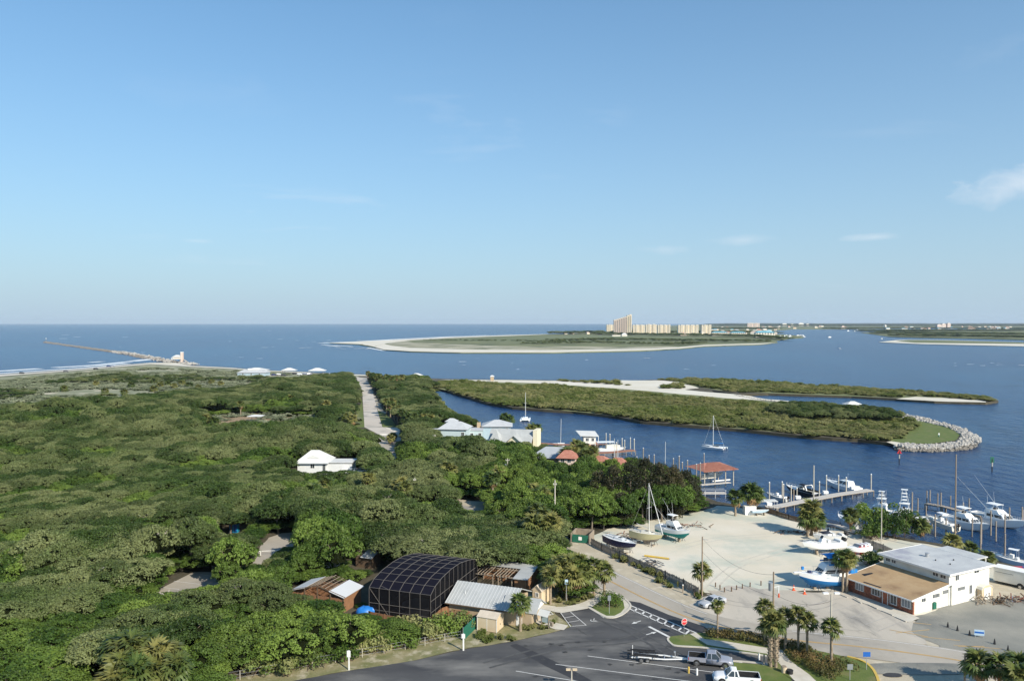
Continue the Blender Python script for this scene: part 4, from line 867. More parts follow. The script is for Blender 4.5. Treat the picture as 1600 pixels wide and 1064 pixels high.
window(bt, (LW-.002, 2.4, 1.9), .9, .55, '+x'); window(bt, (LW-.002, 5.4, 2.1), 1.6, .6, '+x', bars=4); window(bt, (LW-.002, 7.7, 2.35), 1.25, .6, '+x', bars=4); window(bt, (LW+.252, 11.3, 2.4), 1.7, .55, '+x', bars=5); window(bt, (LW+.252, 13.7, 1.9), .6, 1.4, '+x', glass='glass_dark')
part('downpipe', MB().box(LW+.01, D0-.1, 0, LW+.09, D0-.02, 3.4), 'white_trim', bt)
part('stucco_crack', MB().box(LW+.003, 4.05, .1, LW+.012, 4.10, 2.7), 'tan_wall', bt)
tg = thing('air_conditioner', 'dark green air conditioner box against the white side wall near the brick corner', 'air conditioner', G(1457,951), bt.rotation_euler.z)
bevel(part('case', MB().box(-.45,-.4,.1,.45,.4,1.15), 'green_screen', tg), .08); part('fan_grille', MB().cyl((0,0,1.151),(0,0,1.2),.32,.32,12), 'black', tg); part('base', MB().box(-.55,-.5,0,.55,.5,.098), 'concrete', tg)
tg = thing('plywood_sheets', 'white boards leaning against the white side wall by the gravel', 'boards', G(1493,940), bt.rotation_euler.z)
part('board', MB().slab((0,-.9,0),(0,.5,0),(-.5,.5,1.1),(-.5,-.9,1.1),.04), 'white_trim', tg); part('board', MB().slab((.4,1.0,0),(.4,2.2,0),(0,2.2,.5),(0,1.0,.5),.04), 'old_wood', tg)
def arch_shed(A, B, dep, label, h=2.3):
    t, w = frame('storage_shed', label, 'shed', A, B); pr = [(0,0),(w,0),(w,h*.72),(w*.93,h*.86),(w*.72,h*.97),(w*.5,h),(w*.28,h*.97),(w*.07,h*.86),(0,h*.72)]
    part('body', MB().prof(pr, 0, dep), 'beige', t); part('roof', MB().prof([(-.08,h*.70),(-.08,h*.75),(w*.06,h*.90),(w*.28,h*1.01),(w*.5,h*1.04),(w*.72,h*1.01),(w*.94,h*.90),(w+.08,h*.75),(w+.08,h*.70),(w*.93,h*.865),(w*.72,h*.975),(w*.5,h*1.005),(w*.28,h*.975),(w*.07,h*.865)], -.06, dep+.06), 'white_wall', t)
    d = part('door', MB().box(w*.2,-.05,.05,w*.8,-.003,h*.82), 'white_trim', t); part('handle', MB().cbox((w*.7,-.08,h*.42),(.05,.05,.16)), 'black', d); return t
arch_shed((1534,937.5), (1551,934), 2.7, 'pale round-topped shed with a white door at the right end of the boatyard building')
# ================= grey metal roofed office and its neighbours
of, LO = frame('park_office', 'tan office with pale standing-seam metal roof beside the screened enclosure', 'building', (702,962.5), (795,976)); DO = 8.6
part('wall', MB().box(0,0,0,LO,DO,2.35), 'tan_wall', of)
part('roof', gable_roof(LO, DO, 2.42, 1.75, .5, .12, 'x'), 'metal_roof', of)
sm = MB(); n = 20
for k in range(n+1):
    x = -.5+(LO+1.0)*k/n; x = min(max(x, -.47), LO+.47); s_ = 1.75/(DO/2); sm.bar((x,-.5,2.42-.5*s_+.03), (x,DO/2,4.17+.03), .05, .05)
part('roof_seams', sm, 'metal_seam', of)
part('wall', MB().box(LO-3.2,-.004,0,LO+3.6,DO*.45,2.2).profx([(0,2.2),(DO*.45,2.2),(DO*.225,3.1)], LO-.1, LO+3.58), 'tan_wall', of)
part('roof', gable_roof(5.0, DO*.5, 2.42, 1.25, .35, .12, 'x', x0=LO-1.0, y0=.2), 'metal_roof', of)
part('gable_panel', MB().profx([(.0,2.3),(DO*.5+.3,2.3),(DO*.25+.2,3.5)], LO+4.02, LO+4.1), 'white_trim', of)
window(of, (LO-1.4,-.006,1.3), .8, .8); dr = part('door', MB().box(LO+1.2,-.06,.05,LO+2.1,-.008,2.1), 'white_trim', of); part('handle', MB().cbox((LO+1.35,-.09,1.0),(.05,.04,.12)), 'black', dr)
part('gas_meter', MB().cyl((LO-2.5,-.25,.2),(LO-2.5,-.25,.75),.14,.14,10), 'galv', of); part('roof_pipe', MB().cyl((1.9,1.8,2.9),(1.9,1.8,3.5),.05,.05,8), 'white_trim', of)
part('gutter', MB().box(-.5,-.62,2.10,LO+.5,-.52,2.22), 'dark_wood', of)
bs, wb = frame('storage_shed', 'beige box shed with ridged roof beside the green screen fence', 'shed', (745.7,984.5), (776,989.5)); dB = 2.6
part('wall', MB().box(0,0,.12,wb,dB,2.1).profx([(0,2.1),(dB,2.1),(dB/2,2.55)], 0.01, wb-.01), 'beige', bs); part('roof', gable_roof(wb, dB, 2.12, .48, .1, .06, 'x'), 'beige_roof', bs)
part('corner_trim', MB().box(-.03,-.03,.1,.06,.0-.003,2.1).box(wb-.06,-.03,.1,wb+.03,-.003,2.1).box(wb*.49,-.02,.12,wb*.51,-.003,2.1), 'white_trim', bs)
dr = part('door', MB().box(wb+.003,.5,.15,wb+.04,2.1,1.95), 'beige', bs); part('handle', MB().cbox((wb+.07,1.2,1.0),(.05,.05,.2)), 'black', dr)
part('skid', MB().box(.1,.1,0,wb-.1,.3,.118).box(.1,dB-.3,0,wb-.1,dB-.1,.118), 'dark_wood', bs)
ts, wt = frame('storage_shed', 'narrow tan gabled shed with one dark window behind the office palm', 'shed', (832,943), (846,946)); dt = 3.4
part('wall', MB().box(0,0,0,wt,dt,2.4).prof([(0,2.4),(wt,2.4),(wt/2,3.15)], 0.01, dt-.01), 'beige', ts); part('roof', gable_roof(wt, dt, 2.42, .78, .15, .08, 'y'), 'beige_roof', ts); window(ts, (wt*.5,-.002,1.6), .5, .6, bars=1)
# building with pergola frames behind the office
lb, wl = frame('cage_row', 'long low cages with pale metal roof and open timber frames behind the office', 'building', (746,912), (826,922))
part('roof', MB().slab((0,2.4,2.75),(wl+.3,2.4,2.75),(wl+.3,5.2,2.9),(0,5.2,2.9),.12).slab((wl-2.2,-1.8,2.35),(wl+.4,-1.8,2.35),(wl+.4,2.39,2.75),(wl-2.2,2.39,2.75),.12), 'metal_roof', lb)
part('wall', MB().box(0,3.0,0,wl,5.0,2.6).box(wl-2.0,-1.5,0,wl+.1,2.9,2.2), 'cedar', lb)
for x in (0.1, 3.3, 4.3, wl-2.6):
    for y in (-1.4, 2.3): part('post', MB().box(x,y,0,x+.15,y+.15,2.35), 'old_wood', lb)
for i in range(12):
    if i == 5: continue
    part('rafter', MB().bar((.2+i*.56,-1.7,2.42),(.2+i*.56,2.35,2.55),.07,.13), 'old_wood', lb)
for y in (-1.45, 2.2): part('beam', MB().bar((0,y,2.3+.03*y),(3.6,y,2.3+.03*y),.12,.15).bar((4.2,y,2.3+.03*y),(wl-2.2,y,2.3+.03*y),.12,.15), 'old_wood', lb)
# ================= big screened enclosure
av, LA = frame('screened_aviary', 'large dark arched screen enclosure with pale grid frame among the trees', 'enclosure', (577,961), (673,975)); DA = 18.3; EV = 4.35
arc = [(0,EV),(1.5,EV+.82),(4,EV+1.42),(7.6,EV+1.72),(11,EV+1.66),(14.5,EV+1.1),(17,EV+.55),(DA,EV+.05)]
mb = MB()
for (y0, z0), (y1, z1) in zip(arc[:-1], arc[1:]): mb.quad((0,y0,z0),(LA,y0,z0),(LA,y1,z1),(0,y1,z1))
part('roof_screen', mb, 'screen_roof', av)
mb = MB(); mb.quad((0,0,0),(LA,0,0),(LA,0,EV),(0,0,EV)); mb.quad((0,DA,0),(LA,DA,0),(LA,DA,EV),(0,DA,EV))
for x in (0, LA): mb.poly([(x,0,0)]+[(x,y,z) for y, z in arc]+[(x,DA,0)])
part('wall_screen', mb, 'screen_wall', av)
for k in range(7):
    x = LA*k/6; mb = MB(); w = .05
    for (y0, z0), (y1, z1) in zip(arc[:-1], arc[1:]): mb.bar((x,y0,z0+.03),(x,y1,z1+.03),w,w)
    part('arch_rib', mb, 'screen_frame', av); part('post', MB().bar((x,-.02,0),(x,-.02,EV),w), 'screen_frame', av); part('post', MB().bar((x,DA,0),(x,DA,EV),w), 'screen_frame', av)
def az(y):
    for (a, b), (c, d) in zip(arc[:-1], arc[1:]):
        if a <= y <= c: return b+(d-b)*(y-a)/(c-a)
    return EV
for y in (0, 1.5, 3.4, 5.4, 7.6, 9.8, 12, 14.4, 16.4, DA): part('purlin', MB().bar((0,y,az(y)+.03),(LA,y,az(y)+.03),.04), 'screen_frame', av)
for k in range(1, 12):
    y = DA*k/11
    if k < 11:
        for x in (-.02, LA+.02): part('stud', MB().bar((x,y,0),(x,y,az(y)),.035), 'screen_frame', av)
for z in (1.7, 3.4):
    part('rail', MB().bar((LA+.03,0,z),(LA+.03,DA,z),.05).bar((0,-.03,z*.6),(LA,-.03,z*.6),.05), 'screen_frame', av)
part('brace', MB().bar((0,-.04,EV),(LA/3,-.04,.2),.05).bar((LA/6,.5,EV+.3),(LA/3,0,EV),.04), 'screen_frame', av)
part('timber_corner', MB().box(LA-.25,.05,0,LA-.05,.35,EV-.1), 'cedar', av)
part('floor', MB().box(.1,.1,.02,LA-.1,DA-.1,.06), 'old_wood', av)
tg = thing('white_pool', 'white curved tank inside the dark screened enclosure', 'tank', av.matrix_basis @ Vector((6.4,3.6,.06)) if 0 else (Matrix.Translation(av.location) @ Matrix.Rotation(av.rotation_euler.z,4,'Z')) @ Vector((6.6,3.4,.06)))
part('tank_wall', MB().cyl((0,0,0),(0,0,1.3),2.3,2.4,20), 'white_gel', tg); part('tank_rim', MB().cyl((0,0,1.301),(0,0,1.42),2.5,2.5,20), 'galv', tg)
# low plank wall and deck round the enclosure
def plank_fence(name, label, pts, h, m, w=.16, gap=.02, cat='fence', rails=True, post_every=2.4, jag=.0, th=.03):
    a0 = G(*pts[0]); t = thing(name, label, cat, a0); P_ = [G(*p)-a0 for p in pts]; k = 0; rg = random.Random(int(pts[0][0])); meshes = [mesh_of('plank', MB().cbox((0,0,h/2*(1-jag*j/3)),(w,th,h*(1-jag*j/3))), m) for j in range(3)]
    for a, b in zip(P_[:-1], P_[1:]):
        L_ = (b-a).length; ang = heading(a, b); n = max(1, int(L_/(w+gap)))
        for i in range(n):
            if k >= 290: break
            c = a.lerp(b, (i+.5)/n); o = part('plank', meshes[rg.randrange(3)], None, t, loc=c); o.rotation_euler = (rg.uniform(-.02,.02),0,ang+rg.uniform(-.02,.02)); k += 1
        if rails:
            nv = Vector((-math.sin(ang), math.cos(ang), 0))*.05
            for z in (h*.25, h*.8): part('rail', MB().bar(a+nv+Vector((0,0,z)), b+nv+Vector((0,0,z)), .05, .09), m, t)
        m_ = max(1, int(L_/post_every))
        for i in range(m_+1): c = a.lerp(b, i/m_); part('post', MB().cbox((c.x,c.y,h*.54),(.11,.11,h*1.08)), m, t)
    return t
plank_fence('plank_fence', 'low cedar plank fence curving round the front of the screened enclosure', [(566,963),(578,966),(625,976),(652,984),(676,984)], 1.1, 'cedar', .22)
plank_fence('plank_fence', 'cedar plank yard fence between the enclosure and the office', [(672,982),(690,966),(712,958)], 1.6, 'cedar', .22)
plank_fence('plank_fence', 'short cedar fence beside the small brown hutch', [(712,962),(735,966),(744,968)], 1.5, 'cedar', .22)
gf, wg = frame('screen_fence', 'dark green fabric screen fence beside the beige box shed', 'fence', (724,1001), (746,979))
part('fabric', MB().box(0,-.02,.05,wg,.02,1.85), 'green_screen', gf)
for k in range(4): part('post', MB().cyl((wg*k/3,.05,0),(wg*k/3,.05,2.0),.04,.04,6), 'galv', gf)
hu, wh = frame('animal_hutch', 'small brown wooden hutch with dark roof hatch in the fenced yard', 'hutch', (699,974), (725,978))
part('body', MB().box(0,0,0,wh,1.7,1.35), 'old_wood', hu); part('roof', MB().slab((-.15,-.15,1.38),(wh+.15,-.15,1.38),(wh+.15,1.9,1.55),(-.15,1.9,1.55),.07), 'cedar', hu); part('hatch', MB().slab((wh*.45,.3,1.47),(wh*.95,.3,1.47),(wh*.95,1.5,1.57),(wh*.45,1.5,1.57),.05), 'dark_wood', hu)
for k in range(4): part('slat', MB().box(wh*.12+k*wh*.22,-.05,.1,wh*.2+k*wh*.22,-.003,1.25), 'cedar', hu)
# brown pen with metal and lattice roof
pn, wp_ = frame('timber_pen', 'cedar plank animal pen with half metal, half open lattice roof', 'pen', (457,945), (537,957)); dp = 5.2; ev = 2.4; rg_ = 1.3
mb = MB(); part('wall', MB().box(.05,dp-.1,0,wp_-.05,dp-.02,ev).box(.02,.1,0,.1,dp-.12,ev), 'cedar', pn)
k = 0; n = 46
for i in range(n):
    x = wp_*(i+.5)/n; hh = ev-.25; part('plank', MB().box(x-wp_/n*.45,-.03,0,x+wp_/n*.45,.02,hh-(.06 if i % 3 == 0 else 0)), 'cedar', pn)
for i in range(22): y = .1+(dp-.2)*(i+.5)/22; part('plank', MB().box(wp_-.02,y-.105,0,wp_+.03,y+.105,ev-.2), 'cedar', pn)
for x in (0, wp_*.25, wp_*.5, wp_*.75, wp_): part('post', MB().box(x-.09,-.12,0,x+.09,-.035,ev+rg_*(1-abs(x/wp_-.5)*2)), 'dark_wood', pn)
part('gable_beam', MB().bar((-.3,-.1,ev),(wp_/2,-.1,ev+rg_),.12,.2).bar((wp_+.3,-.1,ev),(wp_/2,-.1,ev+rg_),.12,.2), 'dark_wood', pn)
zz_ = lambda x: ev+rg_*(1-abs(x/wp_-.5)*2)
part('metal_sheet', MB().slab((wp_*.74,-.35,zz_(wp_*.74)+.1),(wp_+.3,-.35,zz_(wp_+.3)+.1),(wp_+.3,dp+.4,zz_(wp_+.3)+.1),(wp_*.74,dp+.4,zz_(wp_*.74)+.1),.05), 'metal_seam', pn)
part('metal_sheet', MB().slab((-.3,-.35,zz_(-.3)+.1),(wp_*.26,-.35,zz_(wp_*.26)+.1),(wp_*.26,dp+.4,zz_(wp_*.26)+.1),(-.3,dp+.4,zz_(-.3)+.1),.05), 'metal_seam', pn)
for i in range(9): y = i*dp/8; part('lath', MB().bar((wp_*.26,y,zz_(wp_*.26)),(wp_*.5,y,zz_(wp_*.5)),.08,.07).bar((wp_*.5,y,zz_(wp_*.5)),(wp_*.74,y,zz_(wp_*.74)),.08,.07), 'dark_wood', pn)
for i in range(7): x = wp_*(.28+.44*i/6); part('rafter', MB().bar((x,-.1,zz_(x)+.08),(x,dp,zz_(x)+.08),.07,.06), 'old_wood', pn)
sk, ws = frame('timber_pen', 'small shed roof half metal, half brown slats, poking out of the trees', 'pen', (556,885), (580,889))
part('wall', MB().box(0,0,0,ws,3,2.1), 'dark_wood', sk); part('metal_sheet', MB().slab((ws*.35,-.3,2.0),(ws+.3,-.3,2.0),(ws+.1,2.6,2.9),(ws*.35,2.6,2.9),.05), 'metal_seam', sk)
for i in range(7): part('slat', MB().bar((-.6,.0+i*.42,2.15+i*.13),(ws*.34,.0+i*.42,2.15+i*.13),.12,.06), 'old_wood', sk)
tg = thing('blue_tank_cover', 'rounded bright blue tarpaulin cover beside the screened enclosure', 'tarpaulin', G(570,962))
part('cover', MB().rings([[(math.cos(a*math.pi/6)*r*1.3, math.sin(a*math.pi/6)*r, z+.08*math.sin(a*2)) for a in range(12)] for r, z in ((1.0,0),(1.1,.7),(.9,1.2),(.45,1.45),(.05,1.5))]), 'blue_tarp', tg, True)
part('cover_fold', MB().rings([[(1.1+math.cos(a*math.pi/4)*r, .5+math.sin(a*math.pi/4)*r, z) for a in range(8)] for r, z in ((.7,0),(.75,.9),(.5,1.3),(.05,1.45))]), 'blue_tarp', tg, True)
# info kiosk
ik, wi = frame('notice_board', 'small roofed notice board with pale blue panel at the car park edge', 'notice board', (846,979), (857,982))
for x in (0, wi): part('post', MB().box(x-.06,-.06,0,x+.06,.06,2.3), 'old_wood', ik)
part('roof', gable_roof(wi, 1.0, 2.25, .45, .3, .06, 'x', y0=-.5), 'white_roof', ik); part('panel', MB().box(.08,-.03,.8,wi-.08,.03,1.9), 'aqua_wall', ik)
part('leaflet_box', MB().box(wi+.3,-.1,.5,wi+.75,.2,1.1), 'old_wood', ik)
# dumpster enclosure
de, wd = frame('dumpster_enclosure', 'open topped tan block enclosure with black gate beside the road', 'enclosure', (893,847), (920,849.5)); dd = 4.2; hh = 1.9
part('wall', MB().box(-.2,0,0,0,dd,hh).box(wd,0,0,wd+.2,dd,hh).box(0,dd-.2,0,wd,dd,hh), 'old_wood', de)
part('gate', MB().box(.15,.0,.1,wd/2-.03,.08,hh-.2), 'green_screen', de); part('gate', MB().box(wd/2+.03,.0,.1,wd-.15,.08,hh-.2), 'green_screen', de)
part('notice', MB().box(wd/2-.35,-.03,.6,wd/2+.35,-.004,1.3), 'white_trim', de)
# weathered fence of the boatyard
plank_fence('paling_fence', 'long weathered grey paling fence between the road shoulder and the boatyard', [(924,851),(940,860),(968,873),(1000,887),(1040,905),(1068,918),(1092,931)], 1.5, 'grey_wood', .20, .045, jag=.12, post_every=3)
plank_fence('paling_fence', 'short brown paling fence at the water edge under the leaning palm', [(1196,800),(1214,806),(1232,812),(1248,816)], 1.2, 'dark_wood', .2, .04)
plank_fence('paling_fence', 'grey paling fence beside the bushy palm at the boat ramp', [(1262,832),(1274,829),(1289,824)], 1.1, 'grey_wood', .2, .04)
plank_fence('paling_fence', 'grey paling fence running behind the red boat', [(1348,853),(1364,858),(1380,864),(1394,871)], 1.7, 'grey_wood', .22, .03)
# ================= houses between the trees
wh_, w1 = frame('house', 'white stilt house with low pyramid roof alone in the left hammock', 'house', (467,757), (500,757)); 
wh_.location = G(465,750); A_, B_ = G(465,750), G(510,750); k = 1.0
t = wh_; W1 = (B_-A_).length
part('wall', MB().box(0,0,0,W1,8,5.5), 'shade_wall', t); part('roof', gable_roof(W1, 8, 5.5, 2.5, .8, .15, 'x', hip=W1*.45), 'white_roof', t); part('eave_shadow_strip', MB().box(-.75,-.82,4.8,W1+.75,-.74,5.02), 'grey_roof', t)  # grey strip along the front eave stands in for its shadow
part('wing', MB().box(W1+.01,.5,0,W1+7.2,6,4.9), 'shade_wall', t); part('wing_roof', MB().box(W1+.9,.1,4.92,W1+7.6,6.4,5.1), 'white_roof', t)
window(t, (W1*.52,-.003,4.1), 1.1, 1.3); window(t, (W1*.92,-.003,3.6), .8, 1.9)
part('deck', MB().box(W1+5.0,-2.6,2.6,W1+11.8,.3,2.8), 'white_roof', t); part('dormer', MB().prof([(W1*.3,6.2),(W1*.5,7.0),(W1*.72,6.2)], .9, 3.0), 'white_roof', t)
for x in (W1+5.2, W1+8.5, W1+11.6):
    part('post', MB().box(x-.1,-2.5,0,x+.1,-2.3,2.6), 'white_trim', t); part('baluster_post', MB().box(x-.06,-2.55,2.8,x+.06,-2.43,3.9), 'white_trim', t)
part('railing', MB().bar((W1+5.2,-2.5,3.8),(W1+11.6,-2.5,3.8),.08).bar((W1+5.2,-2.5,3.3),(W1+11.6,-2.5,3.3),.05).bar((W1+11.6,-2.5,3.8),(W1+11.6,.2,3.8),.08), 'white_trim', t)
def house(A, B, dep, h, rise, wall, roof, label, hip=0.0, axis='x', ov=.7, wins=((.3,.6),(.7,.6)), name='house', z0=0):
    t, w = frame(name, label, 'house', A, B); part('wall', MB().box(0,0,0,w,dep,h), wall, t); part('roof', gable_roof(w, dep, h+.02, rise, ov, .15, axis, hip=hip*w), roof, t)
    if not hip:
        part('gable', (MB().profx([(0,h),(dep,h),(dep/2,h+rise)], .01, w-.01) if axis == 'x' else MB().prof([(0,h),(w,h),(w/2,h+rise)], .01, dep-.01)), wall, t)
    for fx, fz in wins: window(t, (w*fx,-.003,h*fz), 1.0, 1.3)
    return t, w
h1, w = house((686,700), (728,701), 9, 7.2, 2.0, 'aqua_wall', 'pale_roof', 'aqua two-storey house with pale hipped roof, leftmost by the creek', hip=.35, wins=((.88,.72),))
part('porch_roof', MB().slab((-4.2,-.5,5.6),(0,-.5,5.6),(0,6,6.4),(-4.2,6,6.2),.12), 'pale_roof', h1); part('upper_room', MB().box(1,7,7.2,4.6,9.9,9.0), 'aqua_wall', h1); part('upper_roof', gable_roof(3.6,2.9,9.02,.8,.5,.1,'x',x0=1,y0=7,hip=1.6), 'pale_roof', h1)
part('porch_railing', MB().bar((-4,-1.2,4.2),(-.1,-1.2,4.2),.08).bar((-4,-1.2,3.4),(-.1,-1.2,3.4),.05), 'white_trim', h1)
for k in range(5): part('porch_post', MB().box(-4+k*.95,-1.3,0,-3.86+k*.95,-1.15,5.4), 'white_trim', h1)
h2, w = house((726,696), (754,696), 8, 5.6, .3, 'aqua_wall', 'pale_roof', 'low aqua link building between the two pale-roofed houses', hip=0.0, wins=((.4,.7),(.85,.7)), ov=.2)
h3, w = house((755,693), (798,693), 9, 6.7, 1.7, 'blue_wall', 'pale_roof', 'blue-grey house with pale pyramid roof beside the creek', hip=.48, wins=((.62,.76),(.86,.76)))
part('chimney', MB().box(-2.4,2,0,-1.0,3.4,7.6), 'tan_wall', h3)
h4, w = house((764,711), (828,714), 9, 4.6, 4.0, 'cream_wall', 'metal_roof', 'cream house with steep grey metal roof and front gable near the creek', axis='x', wins=(), ov=.5)
part('front_gable', MB().prof([(w*.42,0),(w*.86,0),(w*.86,4.2),(w*.64,7.2),(w*.42,4.2)], -1.6, 3.5), 'cream_wall', h4); part('front_gable_roof', gable_roof(w*.50, 5.6, 4.3, 3.0, .3, .12, 'y', x0=w*.39, y0=-1.9), 'metal_roof', h4)
part('end_wall', MB().box(w+.55,2,0,w+2.0,7.5,8.8), 'cream_wall', h4); part('turret_roof', MB().add([(-.5,-2,3.6),(5,-2,3.6),(5,4,4.6),(-.5,4,4.6),(2.2,1,9.0)], [(0,1,4),(1,2,4),(2,3,4),(3,0,4)]), 'metal_roof', h4)
h5, w = house((830,733), (903,737), 8, 4.2, 2.4, 'tan_wall', 'grey_roof', 'house under a broad dark grey metal roof just behind the red tiled turret', hip=.30, wins=())
h6, w = house((873,742), (898,743), 5, 5.6, 1.5, 'condo_pink', 'terracotta', 'pink turret with small red tiled pyramid roof', hip=.45, wins=((.25,.8),(.65,.8)), ov=.8)
h7, w = house((919,738), (946,740), 6, 3.4, 1.4, 'condo_pink', 'terracotta', 'low red tiled roof behind the palms left of the dock mast', hip=.4, wins=())
h8, w = house((953,741), (976,742), 5, 3.2, 1.5, 'condo_pink', 'terracotta', 'small red tiled roof at the top of the dark pines', hip=.4, wins=())
h9, w = house((805,765), (822,766), 4, 2.6, .9, 'condo_pink', 'terracotta', 'scrap of red tiled roof nearly buried in green trees', hip=.4, wins=())
# picnic shelter and park things
def shelter(px, py, w, d, h, rise, label, roof='white_roof', name='picnic_shelter'):
    t = thing(name, label, 'shelter', G(px, py)); part('roof', gable_roof(w, d, h, rise, .4, .12, 'x', x0=-w/2, y0=-d/2, hip=w*.42), roof, t)
    for a in (-1, 1):
        for b in (-1, 1): part('post', MB().cyl((a*w*.42,b*d*.4,0),(a*w*.42,b*d*.4,h),.12,.12,6), 'old_wood', t)
    return t
shelter(1332, 638, 8, 6, 2.4, 1.4, 'white roofed picnic shelter on the inlet side of the point')
shelter(400, 657.5, 6, 5, 2.4, .5, 'white flat roofed shelter alone in the scrub clearing')
shelter(401, 583, 20, 12, 3.0, 2.0, 'large pale pavilion roof left of the beach car park'); shelter(452, 583, 12, 8, 2.8, 2.0, 'white pyramid roofed shelter in the middle of the beach car park'); shelter(496, 583.5, 14, 9, 2.8, 2.2, 'white pyramid roofed shelter at the right end of the beach car park')
shelter(651, 592, 11, 8, 2.6, 2, 'white roofed shelter on the inlet shore right of the straight road'); 
t = thing('entrance_booth', 'tiny pale booth on the inlet shore left of the creek head', 'booth', G(769, 595)); part('wall', MB().box(-1.3,-1.3,0,1.3,1.3,3.6), 'tan_wall', t); part('roof', gable_roof(2.6,2.6,3.6,.8,.5,.1,'x',x0=-1.3,y0=-1.3,hip=1.2), 'white_roof', t)
bh, w = house((371,588), (414,588), 14, 3.2, 2.4, 'blue_wall', 'pale_roof', 'long low beach building with pale blue-grey roof at the dunes', hip=.2, wins=((.2,.6),(.5,.6),(.8,.6)))
part('cupola', MB().box(w*.3,5,5.2,w*.7,9,6.2), 'white_trim', bh)
# jetty tower house
jt, w = frame('lookout_tower', 'white stilted lookout house with a tall narrow tower at the foot of the jetty', 'tower', (270,567), (281,567))
for x in (.3, w-.5):
    for y in (.3, 5): part('stilt', MB().box(x,y,0,x+.4,y+.4,4.2), 'old_wood', jt)
part('balcony', MB().box(-1.4,-1.4,4.2,w+1.4,7,4.6), 'white_trim', jt); part('wall', MB().box(.2,.2,4.61,w-.2,6,7.2), 'beige', jt); part('roof', gable_roof(w-.4,5.8,7.2,1.6,1.2,.2,'x',x0=.2,y0=.2,hip=w*.4), 'white_roof', jt)
part('railing', MB().box(-1.4,-1.42,5.3,w+1.4,-1.3,5.7), 'white_trim', jt); part('tower', MB().box(w+.3,1,0,w+2.8,4,11.5), 'condo_pink', jt); part('tower_top', MB().box(w+.1,.8,11.52,w+3,4.2,12.2), 'white_trim', jt); part('ramp', MB().slab((w+3,0,0),(w+9,0,0),(w+3,0,4.6),(w+3,2.5,4.6),.3) if 0 else MB().bar((w+3,2,4.0),(w+9,2,.2),1.6,.3), 'beige', jt)
# ================= condos across the inlet
def condo(px0, px1, pyb, pyt, label, m='condo', dep=22, bays=6, step=0, roof='condo_white', storeys=None):
    A, B = (px0, pyb), (px1, pyb); t, w = frame('condo_tower', label, 'apartment tower', A, B, 'apartment towers across the inlet'); H_ = HT(px0, pyb, pyt); st = storeys or max(4, int(H_/3.1)); fh = H_/st
    if not step:
        part('body', MB().box(0,4,0,w,dep,H_), 'condo_pink' if m == 'condo_pink' else 'condo_white', t); bw = w/bays
        for k in range(bays):
            hh = H_*(1 if k % 2 else .965); part('bay', MB().box(k*bw+bw*.08,0 if k % 2 else 2.5,0,(k+1)*bw-bw*.08,3.99,hh), m, t); part('bay_roof', MB().box(k*bw+bw*.02,-.5 if k % 2 else 2.0,hh+.01,(k+1)*bw-bw*.02,4.5,hh+2.0), roof, t)
            wm_ = MB()
            for f in range(st): wm_.box(k*bw+bw*.3, (-.15 if k % 2 else 2.35), f*fh+fh*.3, (k+1)*bw-bw*.3, (-.02 if k % 2 else 2.48), f*fh+fh*.82)
            part('window_row', wm_, 'glass_pale', t)
    else:
        n = bays; bw = w/n
        for k in range(n):
            hh = H_*(.70+.30*(k/(n-1))**1.0) if k < n-1 else H_*1.0
            if k < n-2: hh = H_*(.72+.17*k/(n-3))
            part('body', MB().box(k*bw+.02,(n-k)*1.6,0,(k+1)*bw,dep+10,hh), m if k < n-2 else 'condo', t); part('parapet', MB().box(k*bw+.1,(n-k)*1.6-.4,hh+.01,(k+1)*bw-.1,dep+10,hh+2), roof, t); wm_ = MB(); s2 = int(hh/3.1)
            for f in range(s2): wm_.box(k*bw+bw*.22,(n-k)*1.6-.3,f*3.1+.8,(k+1)*bw-bw*.22,(n-k)*1.6-.05,f*3.1+2.5)
            part('window_row', wm_, 'glass_dark', t)
    return t
condo(948,959,520.5,507.5,'pale low tower left of the tall stepped tower',bays=3)
condo(960,987,522,492,'tallest pinkish tower with a stepped roofline rising to the right','condo_pink',bays=8,step=1)
condo(989.5,1008,522,508,'cream block just right of the stepped tower',bays=5)
condo(1009,1027,522.5,507.3,'cream block in the middle of the long row',bays=5)
condo(1028,1047.5,523,508,'cream block at the right end of the long row',bays=6)
condo(1060,1091.5,523.5,508.3,'wide cream block standing alone with many bays',bays=8)
condo(1096.5,1111.5,522.5,508.3,'narrow cream block right of the wide one',bays=4)
condo(1168,1187,513.5,505,'distant pinkish block beyond the aqua roofs','condo_pink',bays=5)
condo(960,1111,524,522,'low white podium line below the towers',bays=14,dep=12) if 0 else None
def farblock(px0, px1, pyb, h, wall, roof, label, rise=3, dep=18, nw=6, st=3):
    t, w = frame('seaside_apartments', label, 'apartments', (px0, pyb), (px1, pyb), 'low apartment blocks across the inlet'); part('wall', MB().box(0,0,0,w,dep,h), wall, t); part('roof', gable_roof(w, dep, h+.02, rise, 1.2, .3, 'x', hip=min(w*.2, 14)), roof, t); wm_ = MB(); bw = w/nw; fh = h/st
    for f in range(st):
        for k in range(nw): wm_.box(k*bw+bw*.25,-.3,f*fh+fh*.25,(k+1)*bw-bw*.25,-.05,f*fh+fh*.8)
    part('window_row', wm_, 'glass_dark', t); return t
farblock(1113,1137,524.5,12,'condo_white','aqua_roof','aqua roofed block nearest the cream towers',nw=8)
farblock(1142,1166,525,12,'condo_white','aqua_roof','second aqua roofed block from the cream towers',nw=8)
farblock(1181,1211,527,15,'condo_white','aqua_roof','larger aqua roofed block nearest the channel',rise=5,nw=7,st=4)
